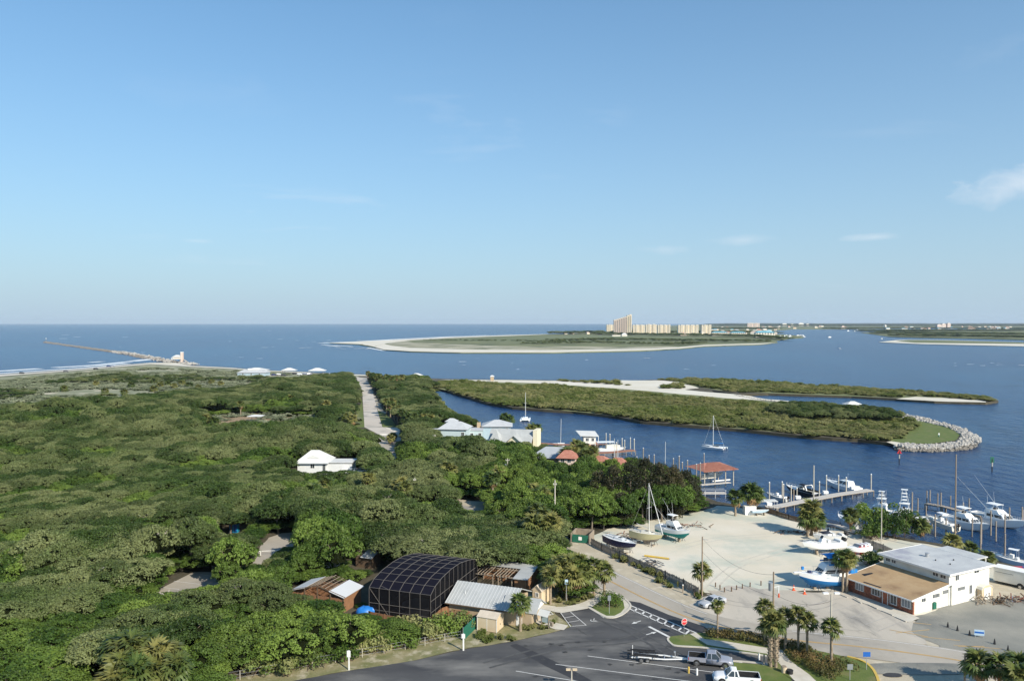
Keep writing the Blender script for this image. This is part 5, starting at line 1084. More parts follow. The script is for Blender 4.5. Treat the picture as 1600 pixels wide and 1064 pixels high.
t = thing('pavilion', 'small bright white building below the stepped tower', 'building', G(975.5, 525.5)); part('wall', MB().box(-9,-4,0,9,8,6), 'condo_white', t); part('roof', gable_roof(18,12,6,5,1,.2,'x',x0=-9,y0=-4,hip=7), 'white_roof', t)
part('hall', MB().box(-40,0,0,-9.1,10,4), 'condo_white', t)
rh = random.Random(21); mats_ = ['condo_white','condo','condo_pink']; rfs = ['far_roof','condo_white','aqua_roof','condo_pink']
def far_house(px, py, big=1.0):
    t = thing('far_house', None, 'house', G(px, py), rh.uniform(-.4,.4), 'small houses far across the water'); w = rh.uniform(14,26)*big; d = rh.uniform(12,18); h = rh.uniform(5,9)*big; side = 'the far right shore' if px > 1330 else ('the channel bend' if px > 1215 else 'the town beyond the cream towers')
    part('wall', MB().box(-w/2,0,0,w/2,d,h), mats_[rh.randrange(3)], t); part('roof', gable_roof(w, d, h, rh.uniform(2,4), 1, .3, 'x', x0=-w/2, hip=w*.25), rfs[rh.choice((0,0,1,2,3))], t)
    t['label'] = 'tiny distant house with a pitched roof in '+side; t['group'] = 'tiny houses in '+side
for i in range(34): far_house(rh.uniform(1113,1212), rh.uniform(512.5,523))
for i in range(16): far_house(rh.uniform(1190,1330), rh.uniform(509.8,514), 1.4)
for i in range(46): far_house(rh.uniform(1380,1600), rh.uniform(511.3,515.2), 1.2)
for i in range(12): far_house(rh.uniform(880,960), rh.uniform(520.8,523), .8) if i < 5 else far_house(rh.uniform(1048,1112), rh.uniform(521,525), .9)
def fartower(px, py, w, h, label, m='condo_pink'):
    t = thing('distant_tower', label, 'tower block', G(px, py)); part('body', MB().box(-w/2,0,0,w/2,30,h), m, t); part('roof_house', MB().box(-w/4,5,h+.02,w/4,20,h*1.12), 'condo_white', t)
for (px, w, h, l) in ((1226,60,34,'pale hazy tower block right of the pink block at the horizon'),(1238,40,26,'smaller pale hazy block beside the channel at the horizon'),(1252,70,40,'broad pale hazy tower block above the channel bend'),(1262,36,30,'hazy slim block at the right end of the horizon towers')): fartower(px, 509.5, w, h, l, 'condo_white')
for (px, w, h, l) in ((1468,36,30,'leftmost pinkish tower on the far right shore'),(1475,30,36,'taller middle pinkish tower on the far right shore'),(1483,26,40,'tallest pinkish tower on the far right shore')): fartower(px, 513.2, w, h, l)
fartower(1384, 513.5, 12, 26, 'thin white tower alone on the far right shore', 'condo_white')
# far woods: low bands of trees under and beyond the buildings
def wood_band(pts, n, s, sz, name='far_woods'):
    out = []; L_ = [G(*p) for p in pts]
    for i in range(n):
        k = rnd.randrange(len(L_)-1); p = L_[k].lerp(L_[k+1], rnd.random()); out.append((p.x+rnd.uniform(-1,1)*p.y*.006, p.y+rnd.uniform(-1,1)*p.y*.02, 0, s*rnd.uniform(.7,1.4)*p.y/2800, sz*rnd.uniform(.7,1.4), rnd.uniform(0,6), rnd.randrange(5)))
    return out
fw = wood_band([(930,522.5),(1000,524),(1115,525.5),(1180,527.5),(1225,531)], 420, 2.6, 1.1)+wood_band([(860,522.5),(940,521),(1120,521),(1210,522)], 260, 3.0, 1.4)+wood_band([(1115,514),(1210,514.5)], 200, 3.6, 1.5)+wood_band([(1110,509.5),(1300,510),(1600,510)], 600, 7, 2.6)+wood_band([(1130,507.6),(1600,507.6),(1700,507.6)], 420, 12, 4.0)
fw += wood_band([(1350,519),(1450,517.5),(1600,517)], 420, 3.4, 1.3)+wood_band([(1370,522),(1500,523),(1600,524)], 420, 3.2, 1.2)+wood_band([(1400,526),(1500,527),(1600,529)], 300, 2.6, 1.1)+wood_band([(1300,514.5),(1400,514),(1600,514.6)], 260, 3.6, 1.5)
fw += wood_band([(860,533),(960,531),(1060,533),(1200,534.5)], 420, 1.6, .7)+wood_band([(820,538),(930,536),(1040,539),(1100,537)], 300, 1.3, .6)+wood_band([(660,532),(800,533),(900,535)], 160, 1.1, .45)
scatter_stuff('far_woods', srcobjs(OAK, 'o'), fw)
# ---------------- boats
mat('navy_gel', (.012,.02,.085), .25); mat('yellow_gel', (.54,.49,.28), .45); mat('teal_bottom', (.0,.20,.19), .6); mat('blue_bottom', (.01,.16,.42), .6); mat('red_bottom', (.42,.02,.015), .6)
mat('cream_gel', (.74,.70,.60), .35); mat('black_bottom', (.02,.02,.025), .6); mat('canvas_blue', (.01,.20,.55), .7); mat('canvas_black', (.015,.017,.03), .8); mat('teak', (.36,.24,.14), .8); mat('alu', (.68,.68,.66), .4, metal=.2)
mat('lightblue_gel', (.42,.55,.66), .35); mat('deck_grey', (.55,.55,.53), .7); mat('red_gel', (.5,.03,.03), .35); mat('white_bottom', (.70,.70,.66), .5)
def hull_rings(L_, B, F, D, rake=.09, bowup=.35, vee=.75, tran=.88, power=2.3, n=14):
    R_ = []
    for i in range(n+1):
        t = i/n; w = tran+(1-tran)*min(1, t/.3); u = max(0, (t-.42)/.58); bs = B/2*w*(1-u**power); bs = max(bs, .02)
        zs = F*(1+bowup*max(0, (t-.25)/.75)**1.6); bc = bs*(.86-.42*u**2); zk = -D*(1-u**3.2*1.0)+(zs*.75)*u**6; zc = -D*(1-vee)*(1-u)+zs*.45*u**2.0; zm = zc+(zs-zc)*.42; bm_ = bc+(bs-bc)*.62
        xs = L_*(t-.5); xr = lambda z: xs-rake*L_*u**3*(1-(z+D)/(zs+D))*1.1
        R_.append((t, xs, bs, zs, [(xr(zk), 0, zk), (xr(zc), bc, zc), (xr(zm), bm_, zm), (xs, bs, zs)]))
    return R_
def hull_parts(t, L_, B, F, D, top='white_gel', bottom='white_bottom', deck='white_gel', split=1, **kw):
    "hull topsides, painted bottom and deck as three parts"
    R_ = hull_rings(L_, B, F, D, **kw)
    def skin(a, b):
        mb = MB()
        for s in (1, -1):
            v = [(x, y*s, z) for r in R_ for (x, y, z) in r[4][a:b+1]]; m_ = b-a+1; f = []
            for i in range(len(R_)-1):
                for j in range(m_-1): f.append((i*m_+j, (i+1)*m_+j, (i+1)*m_+j+1, i*m_+j+1))
            mb.add(v, f)
        r = R_[0][4][a:b+1]; pts = [(x, y, z) for x, y, z in r]+[(x, -y, z) for x, y, z in reversed(r)]
        mb.poly([p for k, p in enumerate(pts) if k == 0 or Vector(p)-Vector(pts[k-1]) != Vector((0,0,0))])
        return mb
    part('hull', skin(split, 3), top, t, True); part('hull_bottom', skin(0, split), bottom, t, True)
    mb = MB(); k = len(R_); mb.add([(r[1], r[2]-.0, r[3]-.02) for r in R_]+[(r[1], -r[2], r[3]-.02) for r in R_]+[(r[1], 0, r[3]+.03) for r in R_], [(i, i+1, 2*k+i+1, 2*k+i) for i in range(k-1)]+[(k+i, 2*k+i, 2*k+i+1, k+i+1) for i in range(k-1)])
    part('deck', mb, deck, t)
    return R_
def sheer(R_, x):
    for a, b in zip(R_[:-1], R_[1:]):
        if a[1] <= x <= b[1]: q = (x-a[1])/(b[1]-a[1]); return a[2]+(b[2]-a[2])*q, a[3]+(b[3]-a[3])*q
    return (R_[0][2], R_[0][3]) if x < R_[0][1] else (R_[-1][2], R_[-1][3])
def rail(t, R_, x0, x1, h=.55, m='alu', n=7, name='bow_rail'):
    mb = MB(); top = {1: [], -1: []}
    for i in range(n+1):
        x = x0+(x1-x0)*i/n; b, z = sheer(R_, x)
        for s in (1, -1): top[s].append((x, s*max(b-.08,.03), z+h)); mb.cyl((x, s*max(b-.08,.03), z-.03), (x, s*max(b-.08,.03), z+h), .02, n=5)
    for s in (1, -1): mb.tube(top[s], .022, 5)
    part(name, mb, m, t)
def cabin(t, x0, x1, z0, w0, w1, h, m='white_gel', fr=.35, re=.05, glass='glass_dark', band=(.38,.80), name='cabin', sides=True, ns=3):
    "tapered house: x0 aft, x1 front; front leans back by fr*h"
    rs = []
    for z, k in ((0,0),(band[0],band[0]),(band[1],band[1]),(1,1)):
        w = w0+(w1-w0)*k; xa = x0+re*h*k; xb = x1-fr*h*k*2; rs.append([(xa,-w/2,z0+h*z),(xb-.15,-w/2*.96,z0+h*z),(xb,-w/2*.8,z0+h*z),(xb,w/2*.8,z0+h*z),(xb-.15,w/2*.96,z0+h*z),(xa,w/2,z0+h*z)])
    c = part(name, MB().rings(rs), m, t); a, b = rs[1], rs[2]; e = .025
    mb = MB()
    def pane(p, q, r, s_, n):
        n = Vector(n)*e; mb.quad(*[Vector(v)+n for v in (p, q, r, s_)])
    def lerp(p, q, k): return tuple(Vector(p).lerp(Vector(q), k))
    for k in range(ns): u0, u1 = (k+.06)/ns, (k+.94)/ns; pane(lerp(a[2],a[3],u0), lerp(a[2],a[3],u1), lerp(b[2],b[3],u1), lerp(b[2],b[3],u0), (1,0,.4))
    if sides:
        for i, j, ny in ((0,1,-1),(5,4,1)):
            for u0, u1 in ((.12,.48),(.54,.93)): pane(lerp(a[i],a[j],u0), lerp(a[i],a[j],u1), lerp(b[i],b[j],u1), lerp(b[i],b[j],u0), (0,ny,.1))
    part('windows', mb, glass, c); return c
def top_on_posts(t, x0, x1, w, z0, z1, m='white_gel', name='hardtop', th=.10, posts=True, crown=.08):
    mb = MB(); rs = []
    for i in range(5):
        y = -w/2+w*i/4; c = crown*(1-(2*i/4-1)**2)
        rs.append([(x0,y,z1+c),(x1,y*.92,z1+c),(x1,y*.92,z1+c+th),(x0,y,z1+c+th)])
    part(name, mb.rings(rs), m, t, name != 'hardtop')
    if posts:
        mb = MB()
        for a in (x0+.15, x1-.2):
            for s in (-1, 1): mb.cyl((a,s*w*.42,z0),(a,s*w*.43,z1+.03),.028,n=6)
        part('top_supports', mb, 'alu', t)
def outboard(t, x, y, z, m='black'):
    o = part('outboard_motor', MB().rings([[(x-.55,y-.16,z+.15),(x-.05,y-.18,z+.15),(x-.05,y+.18,z+.15),(x-.55,y+.16,z+.15)],[(x-.62,y-.2,z+.45),(x-.05,y-.2,z+.45),(x-.05,y+.2,z+.45),(x-.62,y+.2,z+.45)],[(x-.5,y-.13,z+.75),(x-.15,y-.13,z+.78),(x-.15,y+.13,z+.78),(x-.5,y+.13,z+.75)]]), m, t)
    part('lower_leg', MB().box(x-.38,y-.06,z-.75,x-.16,y+.06,z+.15).box(x-.55,y-.03,z-.62,x-.1,y+.03,z-.5), m, o)
def outriggers(t, x, w, z, l, back=.75, m='alu'):
    for s in (1, -1): part('outrigger', MB().cyl((x,s*w,z),(x-l*back,s*(w+l*.12),z+l*math.sqrt(max(.05,1-back*back))),.035,.014,5), m, t)
def antenna(t, x, y, z, l, m='white_gel'): part('antenna', MB().cyl((x,y,z),(x-.1*l,y,z+l),.022,.010,5), m, t)
def stands(t, xs, w, zk, H_, m='steel_dark'):
    for x in xs:
        for s in (1, -1):
            mb = MB(); q = Vector((x, s*w, H_))
            for dx, dy in ((.4,.25),(-.4,.25),(0,-.3)): mb.bar(q, (x+dx, s*(w+dy+.25), 0), .06)
            part('boat_stand', mb, m, t)
        part('keel_block', MB().cbox((x,0,zk/2),(.45,.5,zk)), 'old_wood', t)
def boat(name, label, stern, bow, z=0.0, cat='boat', L_=None, zz=0.0):
    a, b = G(*stern, z), G(*bow, z); m = (a+b)/2; m.z = z+zz; t = thing(name, label, cat, m, heading(a, b)); return t, (L_ or (b-a).length)
def raise_parts(t, dz):
    for c in t.children: c.location.z += dz
# --- on the hard
def sailboat_hard(name, label, stern, bow, top, bottom, L_, mast=0, lift=1.25, deck='white_gel'):
    t, l = boat(name, label, stern, bow, 0, 'sailboat', L_); l = L_
    R_ = hull_parts(t, l, l*.29, 1.0, .75, top, bottom, deck, rake=.12, bowup=.25, vee=.55, tran=.62, power=2.0)
    z1 = 1.05; rs = []
    for x, w, h in ((-l*.16,.55,.30),(-l*.12,.62,.36),(l*.12,.55,.30),(l*.25,.28,.12)): rs.append([(x,-w*l*.14,z1-.05),(x,-w*l*.11,z1+h),(x,w*l*.11,z1+h),(x,w*l*.14,z1-.05)])
    c = part('coachroof', MB().rings(rs), deck, t); part('hatch', MB().box(-l*.04,-.3,z1+.36,l*.04,.3,z1+.41).box(l*.16,-.22,z1+.26,l*.19,.22,z1+.33), 'glass_dark', c)
    part('cockpit_well', MB().box(-l*.42,-.45,z1-.02,-l*.20,.45,z1+.06), 'deck_grey', t); part('coaming', MB().box(-l*.43,-.58,z1-.02,-l*.19,-.48,z1+.22).box(-l*.43,.48,z1-.02,-l*.19,.58,z1+.22), deck, t)
    rail(t, R_, l*.34, l*.49, .5, n=3); rail(t, R_, -l*.49, -l*.36, .5, n=3, name='stern_rail')
    part('fin_keel', MB().prof([(-l*.10,-.7),(l*.12,-.7),(l*.06,-lift),(-l*.08,-lift)], -.12, .12), bottom, t); part('rudder', MB().prof([(-l*.47,-.3),(-l*.40,-.4),(-l*.41,-1.1),(-l*.46,-1.1)], -.04, .04), bottom, t)
    if mast:
        part('mast', MB().cyl((l*.08,0,1),(l*.08-.1,0,mast),.085,.06,8), 'alu', t); part('boom', MB().cyl((l*.06,0,2.0),(-l*.34,.35,2.4),.06,.06,8), 'alu', t)
        part('spreader', MB().bar((l*.08,-.85,mast*.56),(l*.08,.85,mast*.56),.05), 'alu', t)
        part('rolled_jib', MB().cyl((l*.49,0,1.4),(l*.08,0,mast*.97),.07,.035,6), 'white_gel', t)
        part('rigging', MB().cyl((-l*.49,0,1.1),(l*.08,0,mast),.010,n=4).cyl((l*.08,l*.13,1.1),(l*.08,.85,mast*.56),.010,n=4).cyl((l*.08,-l*.13,1.1),(l*.08,-.85,mast*.56),.010,n=4).cyl((l*.08,.85,mast*.56),(l*.08,0,mast*.97),.010,n=4).cyl((l*.08,-.85,mast*.56),(l*.08,0,mast*.97),.010,n=4), 'alu', t)
    raise_parts(t, lift+.15); stands(t, (-l*.25, l*.2), l*.09, .28, lift+.1); return t
sailboat_hard('sailboat', 'mastless navy blue hulled sailboat with white deck propped beside the paling fence', (938,850), (1003,874), 'navy_gel', 'white_bottom', 9.2)
sailboat_hard('sailboat', 'pale yellow hulled sailboat with tall mast propped by the dark pines', (990,846), (1031,855), 'yellow_gel', 'grey_wood', 7.6, 11.2, deck='cream_gel')
def sportfisher(name, label, stern, bow, L_, top='white_gel', bottom='white_bottom', z=0.0, tower=0, house=1.0, ladder=True, flyglass='glass_dark', lift=0, rig=7.0, cat='boat', bimini=None):
    t, l = boat(name, label, stern, bow, z, cat, L_); l = L_; B = l*.32; F = l*.085+.25
    R_ = hull_parts(t, l, B, F, .55, top, bottom, 'white_gel', split=2 if lift else 1, rake=.10, bowup=.75, vee=.7)
    hz = F+.02; ch = 1.25*house
    cabin(t, -l*.16, l*.24, hz-.05, B*.74, B*.64, ch, fr=.42); 
    part('foredeck_trunk', MB().rings([[(l*.18,-B*.3,hz+.1),(l*.18,B*.3,hz+.1),(l*.18,B*.26,hz+.45),(l*.18,-B*.26,hz+.45)],[(l*.38,-B*.12,hz+.35),(l*.38,B*.12,hz+.35),(l*.38,B*.1,hz+.5),(l*.38,-B*.1,hz+.5)]]), 'white_gel', t)
    part('cockpit', MB().box(-l*.48,-B*.34,hz-.01,-l*.18,B*.34,hz+.02), 'deck_grey', t); part('cockpit_coaming', MB().box(-l*.49,-B*.42,hz-.02,-l*.17,-B*.37,hz+.22).box(-l*.49,B*.37,hz-.02,-l*.17,B*.42,hz+.22).box(-l*.495,-B*.40,hz-.02,-l*.47,B*.40,hz+.22), 'white_gel', t)
    fz = hz+ch; fb = part('flybridge', MB().rings([[(-l*.17,-B*.33,fz),(l*.10,-B*.30,fz),(l*.10,B*.30,fz),(-l*.17,B*.33,fz)],[(-l*.15,-B*.30,fz+.6),(l*.045,-B*.24,fz+.65),(l*.045,B*.24,fz+.65),(-l*.15,B*.30,fz+.6)]]), 'white_gel', t)
    part('console', MB().box(-l*.06,-.4,fz+.6,-l*.02,.4,fz+1.0), 'black', fb)
    top_on_posts(t, -l*.15, l*.05, B*.56, fz+.55, fz+1.75, bimini or 'white_gel', 'hardtop' if not bimini else 'bimini_top')
    if tower:
        mb = MB(); q = tower; z1 = fz+1.8; levels = [z1+.75*k for k in range(1, q+1)]; zt = levels[-1]
        for s in (1, -1):
            for x0, x1 in ((-l*.17,-l*.07),(l*.05,-l*.01)): mb.cyl((x0,s*B*.40,hz),(x1,s*B*.12,zt+.9),.035,n=5)
        for k in range(3): zz = fz+.9+k*.9; mb.bar((-l*.12,-B*.25,zz),(-l*.12,B*.25,zz),.035)
        part('tower_frame', mb, 'alu', t)
        for k, zz in enumerate(levels[::1]): part('tower_platform', MB().box(-l*.10,-B*.2*(1-.1*k),zz,l*.01,B*.2*(1-.1*k),zz+.09), 'white_gel', t)
        part('tower_hood', MB().box(-l*.11,-B*.17,zt+.9,l*.015,B*.17,zt+1.0), 'white_gel', t)
    rail(t, R_, l*.12, l*.495, .55)
    if rig: outriggers(t, -l*.02, B*.36, hz+ch*.9, rig)
    antenna(t, -l*.12, B*.25, fz+1.8, 2.4); antenna(t, -l*.12, -B*.25, fz+1.8, 2.0)
    if lift: raise_parts(t, lift); stands(t, (-l*.28, l*.16), B*.33, lift-.5, lift-.2)
    return t
sportfisher('sport_fishing_boat', 'white fishing boat with teal bottom propped on stands behind the yellow sailboat', (1034,838), (1073,850), 8.8, bottom='teal_bottom', lift=1.25, rig=6.5, house=.9)
# trawler with blue canopy
t, l = boat('trawler_yacht', 'white cabin cruiser with bright blue canopy and blue bottom on stands by the brick building', (1322,917), (1262,921), 0, 'boat', 10.6); l = 10.6; B = 3.5
R_ = hull_parts(t, l, B, 1.25, .95, 'white_gel', 'blue_bottom', split=2, rake=.08, bowup=.5)
cabin(t, -l*.30, l*.20, 1.2, B*.74, B*.66, 1.35, fr=.45, ns=4); fz = 2.55
part('flybridge', MB().rings([[(-l*.30,-B*.34,fz),(l*.10,-B*.30,fz),(l*.10,B*.30,fz),(-l*.30,B*.34,fz)],[(-l*.29,-B*.32,fz+.55),(l*.05,-B*.24,fz+.6),(l*.05,B*.24,fz+.6),(-l*.29,B*.32,fz+.55)]]), 'white_gel', t)
part('window_curtain', MB().box(-l*.17,-B*.325,fz+.55,l*.0,-B*.315,fz+1.2).box(-l*.17,B*.315,fz+.55,l*.0,B*.325,fz+1.2), 'glass_pale', t)
top_on_posts(t, -l*.25, l*.06, B*.78, fz+.5, fz+1.75, 'canvas_blue', 'bimini_top', th=.14, crown=.22); part('canopy_valance', MB().box(-l*.25,-B*.39,fz+.55,-l*.235,B*.39,fz+.95).box(-l*.25,-B*.39,fz+.55,l*.05,-B*.378,fz+.8).box(-l*.25,B*.378,fz+.55,l*.05,B*.39,fz+.8), 'canvas_blue', t)
part('blue_cover', MB().box(-l*.47,-B*.3,1.2,-l*.36,B*.3,2.1), 'canvas_blue', t); part('deck_box', MB().box(l*.27,-.35,1.6,l*.33,.25,2.0), 'navy_gel', t); part('anchor_light', MB().cbox((l*.44,.2,2.6),(.35,.35,.5)), 'canvas_blue', t)
part('pulpit', MB().box(l*.47,-.22,1.83,l*.58,.22,1.95), 'white_gel', t); part('rub_rail', MB().bar((-l*.49,B*.445,1.12),(l*.1,B*.505,1.2),.06).bar((-l*.49,-B*.445,1.12),(l*.1,-B*.505,1.2),.06), 'lightblue_gel', t)
rail(t, R_, -l*.1, l*.495, .7); raise_parts(t, 1.2); stands(t, (-l*.3, 0, l*.22), B*.36, .42, 1.1)
# centre console on stands
def console_boat(name, label, stern, bow, L_, top='white_gel', bottom='white_bottom', z=0, lift=0, ttop=None, motors=2, motor='black', inner='deck_grey', cud=False):
    t, l = boat(name, label, stern, bow, z, 'boat', L_); l = L_; B = l*.30; R_ = hull_parts(t, l, B, .85, .5, top, bottom, inner, rake=.10, bowup=.55, vee=.7)
    mb = MB(); n = 12
    for s in (1, -1):
        for i in range(n):
            x0, x1 = l*(-.49+.96*i/n), l*(-.49+.96*(i+1)/n); b0, z0 = sheer(R_, x0); b1, z1 = sheer(R_, x1); mb.quad((x0,s*b0,z0+.01),(x1,s*b1,z1+.01),(x1,s*max(b1-.28,.0),z1+.06),(x0,s*max(b0-.28,0),z0+.06))
    part('gunwale', mb, top, t)
    part('forward_deck', MB().rings([[(l*.22,-B*.36,1.0),(l*.22,B*.36,1.0),(l*.22,B*.3,1.22),(l*.22,-B*.3,1.22)],[(l*.42,-B*.14,1.2),(l*.42,B*.14,1.2),(l*.42,B*.1,1.32),(l*.42,-B*.1,1.32)]]), top, t)
    c = part('console', MB().rings([[(-l*.05,-.45,.85),(l*.08,-.42,.9),(l*.08,.42,.9),(-l*.05,.45,.85)],[(-l*.05,-.42,1.75),(l*.03,-.36,1.8),(l*.03,.36,1.8),(-l*.05,.42,1.75)]]), 'white_gel', t); part('windshield', MB().slab((l*.04,-.36,1.75),(l*.04,.36,1.75),(-l*.0,.32,2.25),(-l*.0,-.32,2.25),.03), 'glass_dark', c)
    part('seat', MB().box(-l*.16,-.5,.85,-l*.10,.5,1.35).box(-l*.42,-B*.34,.85,-l*.36,B*.34,1.2), 'white_gel', t)
    if ttop: top_on_posts(t, -l*.16, l*.06, B*.62, .9, 2.75, ttop, 'bimini_top' if 'canvas' in ttop else 'hardtop', th=.08)
    for k in range(motors): outboard(t, -l*.5, (k-(motors-1)/2)*.6, .75, motor)
    rail(t, R_, l*.1, l*.48, .3, n=5)
    if lift: raise_parts(t, lift); stands(t, (-l*.25, l*.15), B*.3, lift-.45, lift-.15)
    return t
console_boat('centre_console_boat', 'long white open boat with black tee-top on stands in the middle of the boatyard', (1314,862), (1256,868), 9.4, lift=1.35, ttop='canvas_black', bottom='white_gel', motors=2)
console_boat('centre_console_boat', 'second open boat with dark towers behind the long white one', (1318,848), (1272,850), 7.0, lift=.8, ttop='canvas_black', top='deck_grey')
# red and white runabout
t, l = boat('runabout', 'white runabout with red deck stripe and red bottom near the blue canopied cruiser', (1359,865), (1321,871), 0, 'boat', 5.9); l = 5.9; B = 2.1
R_ = hull_parts(t, l, B, .75, .45, 'white_gel', 'red_bottom', 'white_gel', bowup=.35); part('cockpit', MB().box(-l*.36,-B*.34,.78,l*.06,B*.34,.84), 'red_gel', t); part('windshield', MB().slab((l*.12,-.7,.8),(l*.12,.7,.8),(l*.03,.62,1.3),(l*.03,-.62,1.3),.03), 'glass_pale', t)
part('seat', MB().box(-l*.3,-.7,.84,-l*.2,.7,1.2).box(-l*.1,-.7,.84,-l*.04,.7,1.25), 'white_gel', t); part('engine_cover', MB().box(-l*.47,-.5,.8,-l*.37,.5,1.2), 'white_gel', t); raise_parts(t, 1.0); part('stand_drum', MB().cyl((-1,0,0),(-1,0,.62),.35,n=10).cyl((1.0,0,0),(1.0,0,.62),.35,n=10), 'red_bottom', t)
# overturned skiff, trailer frames
t = thing('skiff', 'small pale skiff on a stand beside the white box at the boatyard edge', 'boat', G(1188,805), .1); hull_parts(t, 4.2, 1.3, .4, .25, 'lightblue_gel', 'lightblue_gel', 'white_gel'); raise_parts(t, .8); part('stand', MB().box(-1,-.4,0,-.85,.4,.6).box(.8,-.4,0,.95,.4,.6), 'old_wood', t)
# --- afloat
def cruiser(name, label, stern, bow, L_, hullm='white_gel', glass='glass_dark', bim=None, z=Zw):
    t, l = boat(name, label, stern, bow, z, 'boat', L_); l = L_; B = l*.31; R_ = hull_parts(t, l, B, 1.25, .5, hullm, 'white_bottom' if hullm == 'white_gel' else hullm, 'white_gel', rake=.10, bowup=.35)
    part('foredeck_trunk', MB().rings([[(0,-B*.36,1.2),(0,B*.36,1.2),(0,B*.28,1.75),(0,-B*.28,1.75)],[(l*.34,-B*.14,1.55),(l*.34,B*.14,1.55),(l*.34,B*.1,1.68),(l*.34,-B*.1,1.68)]]), 'white_gel', t)
    if bim:
        part('windshield', MB().rings([[(l*.04,-B*.32,1.6),(l*.10,-B*.15,1.7),(l*.10,B*.15,1.7),(l*.04,B*.32,1.6)],[(-l*.03,-B*.29,2.3),(l*.02,-B*.12,2.35),(l*.02,B*.12,2.35),(-l*.03,B*.29,2.3)]]), 'glass_dark', t)
        part('coaming', MB().box(-l*.45,-B*.42,1.2,l*.02,-B*.34,1.75).box(-l*.45,B*.34,1.2,l*.02,B*.42,1.75), 'black', t); part('cockpit', MB().box(-l*.42,-B*.33,1.22,0,B*.33,1.3), 'cream_gel', t); top_on_posts(t, -l*.25, l*.0, B*.66, 1.7, 2.75, bim, 'bimini_top', th=.07, crown=.15); part('radar_arch', MB().bar((-l*.28,-B*.38,1.7),(-l*.22,-B*.36,2.9),.25,.1).bar((-l*.28,B*.38,1.7),(-l*.22,B*.36,2.9),.25,.1).bar((-l*.22,-B*.38,2.9),(-l*.22,B*.38,2.9),.12,.25), 'white_gel', t)
    else:
        cabin(t, -l*.30, l*.16, 1.25, B*.76, B*.56, 1.35, fr=.75, re=.2, ns=2, band=(.30,.86)); part('aft_seats', MB().box(-l*.46,-B*.3,1.2,-l*.33,B*.3,1.6), 'cream_gel', t); antenna(t, -l*.2, .3, 2.6, 2.2)
        part('radar', MB().cyl((-l*.12,0,2.6),(-l*.12,0,2.9),.3,.25,10), 'white_gel', t)
    part('swim_platform', MB().box(-l*.56,-B*.36,.35,-l*.5,B*.36,.45), 'white_gel', t); rail(t, R_, l*.02, l*.49, .6); return t
cruiser('motor_cruiser', 'black and white motor cruiser with black bimini moored at the long dock', (1270,777), (1235,768), 11.0, 'black_bottom', bim='canvas_black')
cruiser('motor_cruiser', 'white motor cruiser with dark wraparound windows moored at the outer end of the dock', (1342,770), (1290,757), 11.5)
console_boat('fishing_skiff', 'small grey open boat moored at the inner end of the dock', (1226,783), (1202,778), 6.2, z=Zw, top='deck_grey', bottom='black_bottom', motors=1)
sportfisher('sport_fishing_boat', 'white tower boat with three stacked platforms moored behind the marina trees', (1426,816), (1392,812), 11, z=Zw, tower=3, rig=0)
sportfisher('sport_fishing_boat', 'white tower boat moored left of the taller tower boat', (1396,808), (1352,802), 10, z=Zw, tower=1, rig=0)
cruiser('motor_cruiser', 'white cruiser in the slip behind the small leaning palm', (1345,830), (1306,812), 8.5)
console_boat('centre_console_boat', 'cream boat hoisted clear of the water on a lift between piles', (1498,830), (1444,812), 8.6, z=Zw+1.8, top='cream_gel', bottom='tan_wall', ttop='white_gel', motors=2)
sportfisher('sport_fishing_boat', 'white flybridge yacht in the middle of the right-hand slips', (1478,815), (1541,833), 12.4, z=Zw, rig=0)
sportfisher('sport_fishing_boat', 'largest white fishing yacht with long outriggers at the right edge slips', (1523,810), (1596,829), 13.5, z=Zw, rig=10.5, house=1.1)
console_boat('centre_console_boat', 'white boat with small hardtop moored just behind the long cream trailer', (1600,884), (1561,876), 7.5, z=Zw, ttop='white_gel', motors=1)
t = thing('boat_part_heap', 'red and blue covered tenders crowded on the bank behind the cream trailer', 'small boats', G(1588,893)); part('tender', MB().rings([[(-2.4,-.7,.1),(-2.4,.7,.1),(-2.4,.8,.7),(-2.4,-.8,.7)],[(1.2,-.6,.1),(1.2,.6,.1),(1.2,.8,.8),(1.2,-.8,.8)],[(2.4,-.05,.5),(2.4,.05,.5),(2.4,.1,.9),(2.4,-.1,.9)]]), 'red_gel', t); part('tender', MB().rings([[(1,-2.4,.1),(3.4,-2.4,.1),(3.2,-1.8,.8),(1.2,-1.8,.8)],[(1,.2,.1),(3.4,.2,.1),(3.2,.2,.9),(1.2,.2,.9)]]), 'canvas_blue', t)
